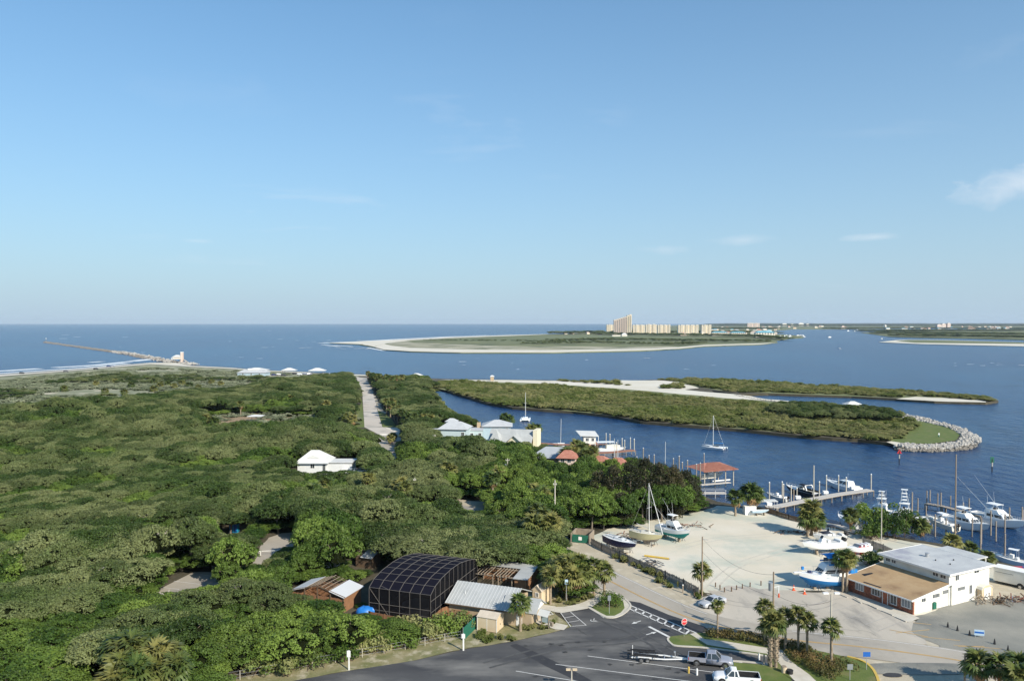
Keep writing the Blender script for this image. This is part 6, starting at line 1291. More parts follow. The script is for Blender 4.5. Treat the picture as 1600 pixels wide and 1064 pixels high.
def catamaran(name, label, px, py, pyt, L_, rz, bar_=False):
    g_ = G(px, py, Zw); t = thing(name, label, 'catamaran', g_, rz)
    for s in (1, -1):
        mb = MB(); rs = []
        for q, w, z0, z1 in ((-.5,.45,.0,.7),(-.2,.5,-.3,.75),(.2,.45,-.3,.8),(.42,.2,-.1,.95),(.5,.03,.5,1.05)): rs.append([(L_*q,s*L_*.22-w,z1),(L_*q,s*L_*.22,z0),(L_*q,s*L_*.22+w,z1)])
        part('float_hull', mb.rings(rs), 'white_gel', t)
    part('bridge_deck', MB().box(-L_*.42,-L_*.2,.6,L_*.18,L_*.2,.85), 'white_gel', t)
    if not bar_: cabin(t, -L_*.3, L_*.2, .85, L_*.34, L_*.26, .9, fr=.5)
    else: part('centre_hull', MB().rings([[(-L_*.48,-.6,.9),(-L_*.48,0,-.2),(-L_*.48,.6,.9)],[(L_*.1,-.7,1.0),(L_*.1,0,-.2),(L_*.1,.7,1.0)],[(L_*.55,-.04,1.15),(L_*.55,0,.8),(L_*.55,.04,1.15)]]), 'white_gel', t); part('hatch', MB().box(-L_*.2,-.4,1.0,L_*.05,.4,1.3), 'glass_dark', t)
    h = HT(px, py, pyt)-Zw; part('mast', MB().cyl((L_*.05,0,.8),(L_*.05,0,h),.13,.09,7), 'alu', t); part('spreader', MB().bar((L_*.05,-.8,h*.62),(L_*.05,.8,h*.62),.07), 'alu', t); part('boom', MB().cyl((L_*.04,0,2.2),(-L_*.4,0,2.3),.12,.12,6), 'canvas_blue', t)
    part('rigging', MB().cyl((L_*.48,0,1),(L_*.05,0,h*.95),.02,n=4).cyl((-L_*.45,0,1),(L_*.05,0,h),.02,n=4), 'alu', t)
catamaran('catamaran', 'white catamaran seen stern-on with bare mast in the narrow creek', 821, 657, 616, 9, 1.5)
catamaran('catamaran', 'white trimaran with bare mast anchored off the green spit', 1116, 701, 653, 8.5, 2.5, True)
# ---------------- docks, piles, boathouses
mat('dock_plank', (.55,.51,.46), .85, (.46,.42,.37), 1.2); mat('dock_red', (.36,.16,.10), .85, (.30,.14,.09), 1); mat('pile_wood', (.24,.20,.16), .95, (.34,.29,.24), 2)
def dock(name, label, pts, w, m, z=.35, piles=(), ph=2.2, cap='white_gel', plank=.9, cat='dock'):
    P_ = [G(a, b, z) for a, b in pts]; o = P_[0].copy(); o.z = 0; t = thing(name, label, cat, o); k = 0
    for a, b in zip(P_[:-1], P_[1:]):
        a = a-o; b = b-o; L_ = (b-a).length; ang = heading(a, b); n = max(1, int(L_/plank)); me = mesh_of('deck_board', MB().cbox((0,0,0),(plank-.03,w,.1)), m)
        for i in range(n):
            c = a.lerp(b, (i+.5)/n); q = part('deck_board', me, None, t, loc=c); q.rotation_euler = (0,0,ang)
        nv = Vector((-math.sin(ang), math.cos(ang), 0))
        part('stringer', MB().bar(a+nv*w*.4-Vector((0,0,.15)), b+nv*w*.4-Vector((0,0,.15)), .15, .2).bar(a-nv*w*.4-Vector((0,0,.15)), b-nv*w*.4-Vector((0,0,.15)), .15, .2), 'old_wood', t)
        m_ = max(1, int(L_/3.2))
        for i in range(m_+1):
            c = a.lerp(b, i/m_)
            for s in (1, -1): part('support_pile', MB().cyl((c.x+nv.x*s*w*.42,c.y+nv.y*s*w*.42,Zw-.6),(c.x+nv.x*s*w*.42,c.y+nv.y*s*w*.42,z-.06),.14,n=7), 'pile_wood', t)
    for (a, b, top) in piles:
        g_ = G(a, b, Zw)-o; h = HT(a, b, top)+0; g_.z = 0; p = part('mooring_pile', MB().cyl((g_.x,g_.y,Zw-.6),(g_.x,g_.y,h-.25),.17,.15,8), 'pile_wood' if cap is None else 'pole_pale', t)
        if cap: part('pile_cap', MB().cyl((g_.x,g_.y,h-.24),(g_.x,g_.y,h),.22,.04,8), cap, p)
    return t
dock('dock', 'long pale dock with white capped piles running out from the boatyard', [(1181,790),(1215,792)], 2.2, 'dock_plank') 
dock('dock', 'long pale dock with white capped piles beside the moored cruisers', [(1208,792),(1262,781),(1310,772),(1360,765)], 2.4, 'dock_plank', piles=[(1361,768,746),(1280,783,758),(1291,775,748),(1322,777,751),(1310,768,748),(1236,788,764),(1245,780,768),(1222,775,758),(1202,782,759),(1224,785,762),(1191,784,771)])
for (a, b) in ((1202,789),(1247,779),(1290,771),(1333,764)):
    t = thing('dock_box', 'white dock box on the long dock, the one nearest '+{1202:'the shore',1247:'the black bimini boat',1290:'the middle pile',1333:'the outer end'}[a], 'dock box', G(a, b, .42)); part('box_body', MB().box(-.6,-.4,0,.6,.4,.55), 'white_gel', t); part('lid', MB().slab((-.65,-.45,.6),(.65,-.45,.6),(.65,.45,.72),(-.65,.45,.72),.08), 'white_gel', t)
dock('dock', 'grey weathered finger dock between the tower boats and the big yachts', [(1447,786),(1475,791),(1505,799),(1535,806)], 1.6, 'grey_wood', piles=[(1448,789,772),(1453,783,771),(1470,800,775),(1465,792,776),(1485,795,780),(1514,800,784)], cap=None)
dock('dock', 'short grey dock beside the hoisted boat behind the marina palms', [(1420,820),(1450,812)], 2.2, 'grey_wood', piles=[(1425,815,774),(1433,812,803),(1447,806,796)], cap=None)
dock('boat_ramp_deck', 'tan plank deck sloping to the slip beside the bushy palm', [(1285,818),(1312,822),(1340,832)], 2.2, 'dock_plank')
dock('dock', 'reddish brown dock with several white capped piles below the creek', [(925,708),(960,706),(990,703)], 2.6, 'dock_red', z=.5, piles=[(991,706,690),(985,701,688),(976,704,692),(972,700,689),(963,712,695),(942,703,697),(930,706,699)])
dock('dock', 'long reddish dock carrying the white boathouse', [(838,692),(870,694),(905,695),(950,694)], 2.4, 'dock_red', z=.5, piles=[(953,696,682),(947,694,681)])
# boathouse
t, w = frame('boathouse', 'white boathouse with flat pale roof on the reddish dock', 'boathouse', (912,697), (931,697)); part('deck', MB().box(-1,-1,-.2,w+1,7,.5), 'dock_red', t)
part('wall', MB().box(0,0,.5,w,6,3.7), 'white_wall', t); part('roof', MB().slab((-1.4,-.8,4.0),(w+1.0,-.8,3.8),(w+.4,7,4.6),(-2.4,7,4.8),.2), 'white_roof', t); window(t, (w*.3,-.003,2.4), 1, 1.1); window(t, (w*.75,-.003,2.4), .9, 1.1, bars=1)
for x in (-1.3, -1.3+.01, w+.8): part('post', MB().box(x,-.6,.5,x+.15,-.45,3.8), 'white_trim', t)
# covered boat lift beside
t = thing('covered_boat', 'white canopied pontoon boat tied between the two reddish docks', 'boat', G(953,704,Zw), .12); hull_parts(t, 12, 3.4, .9, .4, 'white_gel', 'white_gel'); top_on_posts(t, -5, 1.5, 3.2, .9, 3.2, 'white_gel'); part('cabin', MB().box(-1.5,-1.2,.9,3.5,1.2,2.2), 'cream_gel', t); part('windshield', MB().slab((3.6,-1.2,1.9),(3.6,1.2,1.9),(3.2,1.1,2.7),(3.2,-1.1,2.7),.04), 'glass_dark', t)
# red tiled boat shelter
t, w = frame('boat_shelter', 'boat shelter with red tiled hipped roof on posts out in the water', 'boat shelter', (1101,756), (1147,752)); d = 7.5
part('roof', gable_roof(w, d, 3.9, 1.2, .9, .15, 'x', hip=w*.33), 'terracotta', t); tl = MB()
for k in range(26): x = -.8+(w+1.6)*(k+.5)/26; e = min(1, min(x+.9, w+.9-x)/(w*.33+.9)); tl.bar((x,-.88,3.67),(x,-.9+(d/2+.9)*e,3.67+(1.2+1.2*.9/(d/2))*e+.02),.12,.08)
part('tile_rows', tl, 'terracotta', t, kind='stuff')
for x in (.1, w*.36, w*.72, w-.1):
    for y in (.2, d-.2): part('post', MB().cyl((x,y,Zw-.5),(x,y,3.9),.15,n=7), 'pole_pale', t)
part('walkway', MB().box(-.8,-1.6,.0,w*.78,-.3,.15).box(-2.0,-1.6,.0,-.9,d,.15), 'dock_plank', t); part('cross_beam', MB().bar((w*.3,.5,.5),(w*.9,.5,.5),.2,.3).bar((w*.3,d-.5,.5),(w*.9,d-.5,.5),.2,.3), 'white_trim', t)
b_ = thing('launch', 'white launch hanging inside the red tiled boat shelter', 'boat', (Matrix.Translation(t.location) @ Matrix.Rotation(t.rotation_euler.z,4,'Z')) @ Vector((w*.5,d*.5,.9)), t.rotation_euler.z); hull_parts(b_, 8.2, 2.5, .9, .5, 'cream_gel', 'cream_gel'); part('cabin_top', MB().box(-1.8,-1.0,.9,1.4,1.0,1.6).box(-2.2,-1.1,2.1,.8,1.1,2.2), 'white_gel', b_)
t = thing('pier_stub', 'short pale pier with rails on the shore left of the leaning yellow palms', 'pier', G(1098,770)); part('deck', MB().box(-5,-1,-.1,6,1,.1), 'dock_plank', t); part('rail', MB().bar((-5,-1,.9),(6,-1,.9),.06).bar((-5,1,.9),(6,1,.9),.06), 'alu', t)
for k in range(5): part('post', MB().bar((-5+k*2.7,-1,-1.4),(-5+k*2.7,-1,.9),.09), 'alu', t)
# small sailing boats and piles at the pine shore
for (a, b, top, lab) in ((960,733,690,'thin pale mast of a moored boat at the pine shore, left one'),(1040,738,695,'pale mast among the piles behind the pines'),(965,722,692,'white leaning mast near the reddish dock'),(878,697,658,'slanted white mast at the shore end of the boathouse dock')):
    t = thing('moored_sailboat', lab, 'sailboat', G(a, b, Zw), rnd.uniform(0,3)); hull_parts(t, 7, 2.1, .8, .4, 'white_gel', 'white_gel'); part('mast', MB().cyl((.5,0,.8),(.3,0,HT(a,b,top)-Zw),.10,.07,6), 'alu', t); part('cabin', MB().box(-1,-.6,.8,1.6,.6,1.2), 'white_gel', t)
pl = [(1005,741,705),(1022,745,716),(1052,748,722),(1061,752,718),(1066,752,728),(1074,756,725),(1088,762,731),(1094,766,729),(1100,735,714),(1014,738,717),(995,735,719),(1240,792,772),(1505,812,793),(1519,838,818),(1533,849,818),(1548,836,806),(1570,832,812),(1577,824,801),(1597,820,800),(1556,845,823),(1532,858,828),(1570,868,843),(1461,838,812),(1478,838,818),(1598,814,804),(1434,800,806-20)]
for i, (a, b, c) in enumerate(pl):
    g_ = G(a, b, Zw); z_ = 'behind the dark pines' if a < 1110 else ('in the right-hand slips' if a > 1300 else 'by the dock'); t = thing('mooring_pile', 'single weathered wooden mooring pile standing in the water '+z_, 'pile', (g_.x, g_.y, Zw), 0, 'lone mooring piles '+z_); h = HT(a, b, c)-Zw
    part('post', MB().cyl((0,0,-.8),(0,0,h),.17,.15,8), 'pile_wood', t); part('cap', MB().cyl((0,0,h+.002),(0,0,h+.14),.19,.05,8), 'white_gel' if a < 1110 else 'pile_wood', t)
# channel marks
for (a, b, c, m_, lab, tri) in ((1405,724,707,'red_gel','red triangular channel marker on a pile off the stone point',True),(1550,737,719,'green_screen','green square channel marker on a pile near the right edge',False)):
    g_ = G(a, b, Zw); t = thing('channel_marker', lab, 'channel marker', (g_.x,g_.y,Zw)); h = HT(a, b, c)-Zw; part('pile', MB().cyl((0,0,-1),(0,0,h-.6),.17,n=8), 'black_bottom', t); part('sleeve', MB().cyl((0,0,h*.35),(0,0,h*.62),.2,n=8), 'pole_pale', t)
    part('daymark', (MB().profx([(-.8,h-1.4),(.8,h-1.4),(0,h)], -.05, .05) if tri else MB().box(-.55,-.05,h-1.9,.55,.05,h-.1)), m_, t)
    if tri: t.rotation_euler.z = R(90)
def tiny_boat(a, b, s, lab, gr=None):
    t = thing('motor_boat', lab, 'boat', G(a, b, Zw), rh.uniform(0,3), gr); t.scale = (s,)*3; part('hull', MB().rings([[(-4,-1.2,-.3),(-4,1.2,-.3),(-4,1.3,1.1),(-4,-1.3,1.1)],[(1,-1.1,-.3),(1,1.1,-.3),(1,1.3,1.3),(1,-1.3,1.3)],[(4.5,-.1,.3),(4.5,.1,.3),(4.5,.1,1.7),(4.5,-.1,1.7)]]), 'white_gel', t); part('cabin', MB().box(-1.5,-.9,1.1,1.5,.9,2.6), 'white_gel', t)
for (a, b, s, lab) in ((1296,527.5,1.4,'tiny white boat in the channel mouth, nearest one'),(1325,517.5,2,'tiny white boat far up the channel on the left side'),(1335,518,2,'tiny white boat far up the channel in the middle'),(1339,516,2,'tiny white boat farthest up the channel'),(1378,530,1.3,'tiny white boat left of the marsh bar'),(1312,545,.6,'tiny dark buoy-like boat in the open inlet')): tiny_boat(a, b, s, lab)
for i in range(20): tiny_boat(rh.uniform(1218,1258), rh.uniform(524.5,527.3), 1.5, 'small white yacht in the cluster moored at the far channel marina', 'yachts at the far channel marina')
# rocks: the stone tip and the ocean jetty, loose stones beyond counting, the largest of the tip as single stones
def rock_mesh(seed):
    g = random.Random(seed); bm = bmesh.new(); bmesh.ops.create_icosphere(bm, subdivisions=1, radius=1)
    for v in bm.verts: v.co *= g.uniform(.7,1.15); v.co.z *= .75
    me = bpy.data.meshes.new('stone'); bm.to_mesh(me); bm.free(); me.materials.append(M['rock']); return me
RK = [rock_mesh(k) for k in range(5)]; rkd = RK[0].copy(); rkd.materials[0] = M['rock_dark']
tipline = smoothline(gp([(1380,646),(1420,651),(1460,659),(1490,668),(1512,680),(1516,687),(1508,693),(1480,697),(1440,698),(1412,696)]), 30)
rp = thing('stone_revetment', 'wide band of pale boulders armouring the tip of the green point', 'rocks', tipline[len(tipline)//2])
cnt = 0; rr = random.Random(8)
for i in range(285):
    k = rr.random()**.6; p = tipline[int(k*(len(tipline)-1))]; wdt = 1.2+2.6*max(0, (k-.3)/.7)**.6 if k < .85 else 2.8; q = p+Vector((rr.uniform(-1,1)*wdt, rr.uniform(-1,1)*wdt, 0)); s = rr.uniform(.38,.78)
    o = part('stone', RK[rr.randrange(5)], None, rp, loc=q-rp.location+Vector((0,0,rr.uniform(-.1,.7)))); o.scale = (s,s*rr.uniform(.7,1.2),s); o.rotation_euler = (rr.uniform(0,3),rr.uniform(0,3),rr.uniform(0,6))
def rock_line(name, pts, n, w, smin, smax, z=0, m=None, parent=None):
    Lp = smoothline(gp(pts), 12); V_ = []; F_ = []; mm = []
    for i in range(n):
        k = rr.random(); f = k*(len(Lp)-1.001); a = Lp[int(f)].lerp(Lp[int(f)+1], f-int(f)); s = rr.uniform(smin, smax); c = a+Vector((rr.uniform(-w,w), rr.uniform(-w,w), z+rr.uniform(-.4,.5)*s)); me = RK[rr.randrange(5)]; rot = Matrix.Rotation(rr.uniform(0,6),3,'Z') @ Matrix.Rotation(rr.uniform(0,3),3,'X'); b = len(V_)
        V_ += [tuple(c+rot @ (v.co*s)) for v in me.vertices]; F_ += [tuple(j+b for j in p.vertices) for p in me.polygons]
    me = bpy.data.meshes.new(name); me.from_pydata(V_, [], F_); me.materials.append(M[m or 'rock']); o = bpy.data.objects.new(name, me); COL.objects.link(o); o['kind'] = 'stuff'
    if parent: o.parent = parent
    return o
rock_line('loose_stones', [(1400,650),(1460,661),(1495,670),(1514,681),(1514,690),(1480,697),(1440,698.5),(1410,697)], 1500, 2.4, .35, .95)
rock_line('loose_stones', [(1150,617.5),(1200,626),(1280,632),(1330,637),(1400,646.5),(1450,655)], 900, 1.2, .3, .7)
rock_line('waterline_stones', [(1512,679),(1521,687),(1514,695.5),(1480,699.3),(1440,700.3),(1405,698.8)], 700, 1.0, .35, .9, -.9, 'rock_dark')
rock_line('jetty_stones', [(70,534),(120,541),(180,549),(230,558),(262,564),(290,568)], 1500, 3.0, .7, 1.5, -.3, 'rock_dark')
rock_line('jetty_stones', [(180,549),(220,555),(262,564),(300,569)], 700, 7, .7, 1.6, -.2)
rock_line('waterline_stones', [(70,534.6),(120,541.6),(180,550),(230,559)], 500, 4, .8, 1.6, -.9, 'rock_dark')
jt2 = thing('jetty_light', 'tiny beacon post at the seaward tip of the long jetty', 'beacon', G(72,533.8)); part('post', MB().cyl((0,0,0),(0,0,7),.5,n=6), 'rock_dark', jt2); part('lamp_head', MB().cbox((0,0,7.6),(2,2,1.2)), 'white_gel', jt2)
# ---------------- vehicles
mat('silver_paint', (.56,.57,.59), .28, metal=.25, spec=.6); mat('grey_paint', (.36,.37,.42), .28, metal=.3, spec=.6); mat('white_paint', (.80,.80,.80), .3, spec=.6); mat('chrome', (.6,.6,.6), .2, metal=.9); mat('head_lamp', (.7,.72,.72), .15); mat('tail_lamp', (.45,.02,.02), .3); mat('cone_orange', (.75,.10,.02), .6); mat('sign_red', (.55,.01,.015), .5); mat('sign_blue', (.01,.11,.42), .5); mat('sign_grey', (.30,.32,.33), .5, metal=.4)
def wheel(t, x, y, r=.37, w=.24, nm='wheel'):
    s = 1 if y > 0 else -1; o = part(nm, MB().cyl((x,y-w/2*s,r),(x,y+w/2*s,r),r*.99,n=18), 'rubber', t); part('rim', MB().cyl((x,y+w/2*s-.01,r),(x,y+(w/2+.015)*s,r),r*.64,r*.58,n=14), 'chrome', o)
def section(pts): return pts
def car_body(t, st, paint, name='body'):
    "st: list of (x, half width, z low, z belt, z top, half width top): lofted rounded sections"
    rs = []
    for x, w, z0, zb, zt, wt in st: rs.append([(x,-w*.92,z0),(x,-w,z0+.12),(x,-w,zb-.12),(x,-w*.97,zb),(x,-wt,zt-.03),(x,-wt*.85,zt),(x,wt*.85,zt),(x,wt,zt-.03),(x,w*.97,zb),(x,w,zb-.12),(x,w,z0+.12),(x,w*.92,z0)])
    return part(name, MB().rings(rs), paint, t, True)
def glasshouse(t, prof_, w0, w1, glass='glass_dark', roofm=None):
    "prof_: four (x,z): base rear, top rear, top front, base front"
    (a, b, c, d) = prof_; mb = MB(); mb.rings([[(a[0],-w0,a[1]),(d[0],-w0,d[1]),(d[0],w0,d[1]),(a[0],w0,a[1])],[(b[0],-w1,b[1]),(c[0],-w1,c[1]),(c[0],w1,c[1]),(b[0],w1,b[1])]]); g = part('glasshouse', mb, glass, t)
    part('roof', MB().rings([[(b[0]-.03,-w1-.02,b[1]),(c[0]+.03,-w1-.02,c[1]),(c[0]+.03,w1+.02,c[1]),(b[0]-.03,w1+.02,b[1])],[(b[0]+.10,-w1+.08,b[1]+.06),(c[0]-.10,-w1+.08,c[1]+.06),(c[0]-.10,w1-.08,c[1]+.06),(b[0]+.10,w1-.08,b[1]+.06)]]), roofm, t)
    pm_ = MB()
    for p, q in ((a, b), (d, c)):
        for s in (1, -1): pm_.bar((p[0],s*(w0+.005),p[1]),(q[0],s*(w1+.01),q[1]),.09,.07)
    mx_ = (b[0]+c[0])/2-.05
    for s in (1, -1): pm_.bar((mx_,s*(w0+.005),a[1]),(mx_,s*(w1+.01),b[1]),.09,.06)
    part('pillar', pm_, roofm, t)
# silver saloon
t = thing('parked_car', 'silver four-door car parked alone at the edge of the sand by the fence end', 'car', (G(1130,942)+G(1096,949))/2, heading(G(1130,941), G(1100,949)))
L_ = 4.9
car_body(t, [(-2.42,.72,.35,.85,.92,.66),(-2.3,.86,.25,.92,1.0,.74),(-1.5,.92,.22,.95,1.02,.78),(0,.93,.2,.95,1.0,.8),(1.1,.92,.2,.92,.98,.78),(1.9,.90,.22,.82,.90,.72),(2.3,.84,.25,.70,.80,.66),(2.45,.70,.32,.60,.68,.55)], 'silver_paint')
glasshouse(t, ((-1.75,.98),(-1.0,1.40),(.25,1.42),(1.05,.97)), .80, .60, roofm='silver_paint')
for x in (-1.45, 1.5):
    for y in (-.86, .86): wheel(t, x, y, .35, .22); part('wheel_arch', MB().cyl((x,y*.93,.37),(x,y*1.075,.37),.42,n=16), 'black', t)
for s in (1, -1): part('headlight', MB().cbox((2.33,s*.60,.62),(.16,.34,.14)), 'head_lamp', t); part('tail_light', MB().cbox((-2.39,s*.62,.80),(.10,.30,.14)), 'tail_lamp', t); part('door_handle', MB().cbox((-.45,s*.935,.84),(.18,.03,.03)), 'chrome', t); part('mirror', MB().cbox((.85,s*1.0,1.0),(.14,.20,.13)), 'silver_paint', t)
part('grille', MB().cbox((2.44,0,.52),(.05,.72,.20)), 'black', t); part('number_plate', MB().cbox((-2.43,0,.62),(.03,.4,.14)), 'white_trim', t)
def pickup(label, A, B, paint, crew=True, cap=None):
    a, b = G(*A), G(*B); t = thing('pickup_truck', label, 'pickup truck', (a+b)/2, heading(a, b)); L_ = 5.6; w = .98; cr = -.55 if crew else -.15
    # chassis side: nose, cab, bed walls
    car_body(t, [(cr+.0,w,.45,1.05,1.12,.86),(1.15,w,.42,1.06,1.14,.86),(1.3,w,.42,1.04,1.14,.84),(2.3,w*.97,.42,.98,1.08,.80),(2.68,w*.92,.45,.90,.98,.72),(2.8,w*.80,.5,.72,.82,.62)], paint)
    bx = MB()
    for s in (1, -1): bx.rings([[(-2.75,s*(w-.10),.62),(cr-.02,s*(w-.10),.62),(cr-.02,s*w,.62),(-2.75,s*w,.62)],[(-2.75,s*(w-.10),1.18),(cr-.02,s*(w-.10),1.18),(cr-.02,s*(w-.02),1.18),(-2.75,s*(w-.02),1.18)]])
    bx.box(cr-.12,-w+.1,.62,cr-.02,w-.1,1.18); part('bed_side', bx, paint, t); part('tailgate', MB().box(-2.82,-w+.03,.62,-2.755,w-.03,1.17), paint, t); part('bed_floor', MB().box(-2.75,-w+.1,.60,cr-.12,w-.1,.70), 'black', t); part('bed_liner', MB().box(-2.74,-w+.105,.70,cr-.13,-w+.14,1.15).box(-2.74,w-.14,.70,cr-.13,w-.105,1.15), 'black', t)
    glasshouse(t, ((cr+.02,1.10),(cr+.18,1.74),(.72,1.76),(1.38,1.10)), .86, .68, roofm=paint)
    for x in (-1.75, 1.85):
        for y in (-.88, .88): wheel(t, x, y, .40, .27); part('wheel_arch', MB().cyl((x,y*.92,.44),(x,y*1.118,.44),.47,n=16), 'black' if x > 0 or 1 else paint, t)
    part('wheel_well', MB().box(-2.2,-w+.01,.45,-1.3,w-.01,.62), 'black', t); part('sill', MB().box(-1.2,-w+.02,.40,1.35,w-.02,.48), 'black', t)
    for s in (1, -1): part('headlight', MB().cbox((2.70,s*.70,.82),(.18,.30,.20)), 'head_lamp', t); part('tail_light', MB().cbox((-2.80,s*.90,.95),(.08,.12,.34)), 'tail_lamp', t); part('mirror', MB().cbox((1.15,s*1.12,1.18),(.14,.22,.22)), paint, t); part('door_handle', MB().cbox((.1,s*.99,.98),(.18,.03,.04)), 'chrome', t); part('door_gap', MB().box(.24,s*w-.004,.48,.262,s*w+.004,1.05), 'black', t)
    part('grille', MB().cbox((2.81,0,.72),(.05,1.0,.24)), 'chrome', t); part('front_bumper', MB().cbox((2.84,0,.50),(.14,1.8,.18)), 'chrome', t); part('rear_bumper', MB().cbox((-2.88,0,.55),(.12,1.85,.16)), 'chrome', t)
    return t
tk = pickup('silver grey crew cab pickup truck hitched to the black boat trailer', (1079,1035), (1141,1041), 'grey_paint')
pickup('white extended cab pickup truck at the bottom edge of the car park', (1187,1069), (1115,1064), 'white_paint', False)
# boat trailer behind the silver truck
hitch = G(1079,1035); tl_ = G(983,1028.5); d = (tl_-hitch).normalized()
t = thing('boat_trailer', 'empty black and white tandem axle boat trailer behind the silver truck', 'trailer', hitch+d*5.2, heading(tl_, hitch)); z = .5
part('frame_rail', MB().bar((-2.6,.62,z),(1.8,.62,z),.10,.14).bar((1.8,.62,z),(4.9,.05,z),.10,.14).bar((-2.6,-.62,z),(1.8,-.62,z),.10,.14).bar((1.8,-.62,z),(4.9,-.05,z),.10,.14), 'white_gel', t)
part('cross_member', MB().bar((-2.5,-.62,z),(-2.5,.62,z),.1).bar((0,-.62,z),(0,.62,z),.1).bar((1.8,-.62,z),(1.8,.62,z),.1), 'galv', t)
for s in (1, -1):
    part('bunk', MB().bar((-3.1,s*.42,.95),(1.0,s*.42,.85),.16,.12), 'black', t); part('guide_post', MB().bar((-2.4,s*.9,.5),(-2.4,s*.9,1.5),.07), 'white_gel', t); part('fender', MB().box(-1.7,s*1.03-.16,.74,.1,s*1.03+.16,.80), 'white_gel', t)
    for x in (-1.25, -.42): wheel(t, x, s*1.03, .32, .2)
part('side_board', MB().bar((-2.7,-.9,.9),(.6,-.9,.9),.10,.2).bar((-2.7,.9,.9),(.6,.9,.9),.10,.2), 'black', t); part('bunk_support', MB().bar((-2,-.9,.5),(-2,-.9,1.0),.07).bar((-2,.9,.5),(-2,.9,1.0),.07).bar((.5,-.9,.5),(.5,-.9,1.0),.07).bar((.5,.9,.5),(.5,.9,1.0),.07), 'galv', t)
part('winch_post', MB().bar((3.2,0,z),(3.2,0,1.3),.1).cbox((3.15,0,1.3),(.25,.2,.2)), 'galv', t); part('tongue', MB().bar((4.7,0,z),(5.4,0,z),.12), 'steel_dark', t)
# cargo trailer
a, b = G(1552,911), G(1616,925); t = thing('cargo_trailer', 'long closed cream box trailer parked at the right edge by the water', 'trailer', a, heading(a, b)); w = 9.5
bevel(part('box_body', MB().box(0,0,.55,w,2.5,2.85), 'white_wall', t), .05); part('roof_edge', MB().box(-.03,-.03,2.86,w+.03,2.53,2.93), 'white_trim', t); part('side_stripe', MB().box(.3,-.02,2.15,3.0,-.004,2.21), 'steel_dark', t, label='thin dark lettering line')
for x in (4.0, 5.0): wheel(t, x, -.02, .36, .25); part('hub_arch', MB().cyl((x,-.008,.5),(x,-.02,.5),.5,n=14), 'black', t)
part('undercarriage', MB().box(.2,.3,.3,w-.2,2.2,.55), 'black', t)
# cars at the beach park
for i, (a, b, c) in enumerate(((428,587,'navy_gel'),(436,586.5,'white_paint'),(443,587.5,'steel_dark'),(461,585,'steel_dark'),(468,586,'white_paint'),(476,585.5,'grey_paint'),(484,586,'navy_gel'),(103,581.5,'steel_dark'),(150,577.5,'steel_dark'),(170,573.5,'navy_gel'),(176,573,'grey_paint'),(34,584,'steel_dark'))):
    g_ = G(a, b); z_ = 'on the sand at the surf edge' if a < 200 else 'in the beach car park beside the white shelters'; t = thing('distant_car', ('dark ' if c in ('steel_dark','navy_gel') else 'pale ')+'tiny car '+z_, 'car', g_, rh.uniform(-.5,.5), 'cars '+z_)
    part('body', MB().rings([[(-2.3,-.9,.4),(2.3,-.9,.4),(2.3,.9,.4),(-2.3,.9,.4)],[(-2.2,-.9,1.0),(2.2,-.85,.9),(2.2,.85,.9),(-2.2,.9,1.0)],[(-1.8,-.7,1.6),(.6,-.7,1.6),(.6,.7,1.6),(-1.8,.7,1.6)]]), c, t); part('wheels', MB().cyl((-1.5,-.92,.35),(-1.5,.92,.35),.35,n=8).cyl((1.5,-.92,.35),(1.5,.92,.35),.35,n=8), 'rubber', t)
# ---------------- poles, lamps, signs
def pole(name, label, px, pyb, pyt, r=.14, m='pole_wood', cat='utility pole', arms=(), lamp=0, gear=False):
    g_ = G(px, pyb); h = HT(px, pyb, pyt); t = thing(name, label, cat, g_); part('pole', MB().cyl((0,0,-.3),(0,0,h),r*1.15,r*.8,9), m, t)
    for z_, w in arms: part('crossarm', MB().bar((-w,-.18,h-z_),(w,-.18,h-z_),.10,.13), 'pole_pale', t)
    for z_, w in arms[:1]: part('insulator', MB().cyl((-w*.9,-.18,h-z_+.07),(-w*.9,-.18,h-z_+.3),.05,n=6).cyl((w*.9,-.18,h-z_+.07),(w*.9,-.18,h-z_+.3),.05,n=6), 'white_gel', t)
    if gear: part('transformer', MB().cyl((-.45,-.1,h-2.6),(-.45,-.1,h-1.5),.30,n=12), 'galv', t); part('bracket', MB().bar((0,0,h-2.0),(-.3,-.1,h-2.0),.08), 'steel_dark', t)
    if lamp: part('lamp_arm', MB().tube([(0,0,h-3.2),(-lamp*.6,0,h-2.7),(-lamp,0,h-2.7)], .05, 6), 'galv', t); part('lamp_head', MB().cbox((-lamp-.3,0,h-2.72),(.7,.3,.16)), 'white_gel', t)
    return t, h
pole('utility_pole', 'tall pale utility pole behind the block enclosure beside the road', 867, 838, 750, .15, 'pole_pale', arms=((.9,.35),(4.2,.2)))
p1, h1_ = pole('utility_pole', 'wooden utility pole with wires at the end of the paling fence', 1097, 930, 838, .13)
part('wire_fan', MB().cyl((0,0,h1_-.3),(.9,-.2,h1_-.55),.02,n=4).cyl((0,0,h1_-.3),(.8,.3,h1_-.75),.02,n=4), 'galv', p1)
p2, h2_ = pole('utility_pole', 'utility pole with grey transformer rising behind the thick-trunked palms', 1208, 1005, 893, .13, gear=True)
part('cutout_switch', MB().bar((0,0,h2_-2.2),(.8,0,h2_-2.0),.07).cyl((.7,0,h2_-3.0),(.7,0,h2_-2.0),.08,n=6), 'white_gel', p2); part('orange_guard', MB().cyl((.75,0,h2_-3.6),(.75,0,h2_-3.02),.13,.08,8), 'cone_orange', p2)
p3, h3_ = pole('light_pole', 'concrete light pole with twin floodlights in front of the brick building lot', 1298, 1030, 927, .12, 'pole_pale', 'light pole')
part('lamp_bar', MB().bar((-.6,0,h3_),(.6,0,h3_),.1), 'pole_pale', p3)
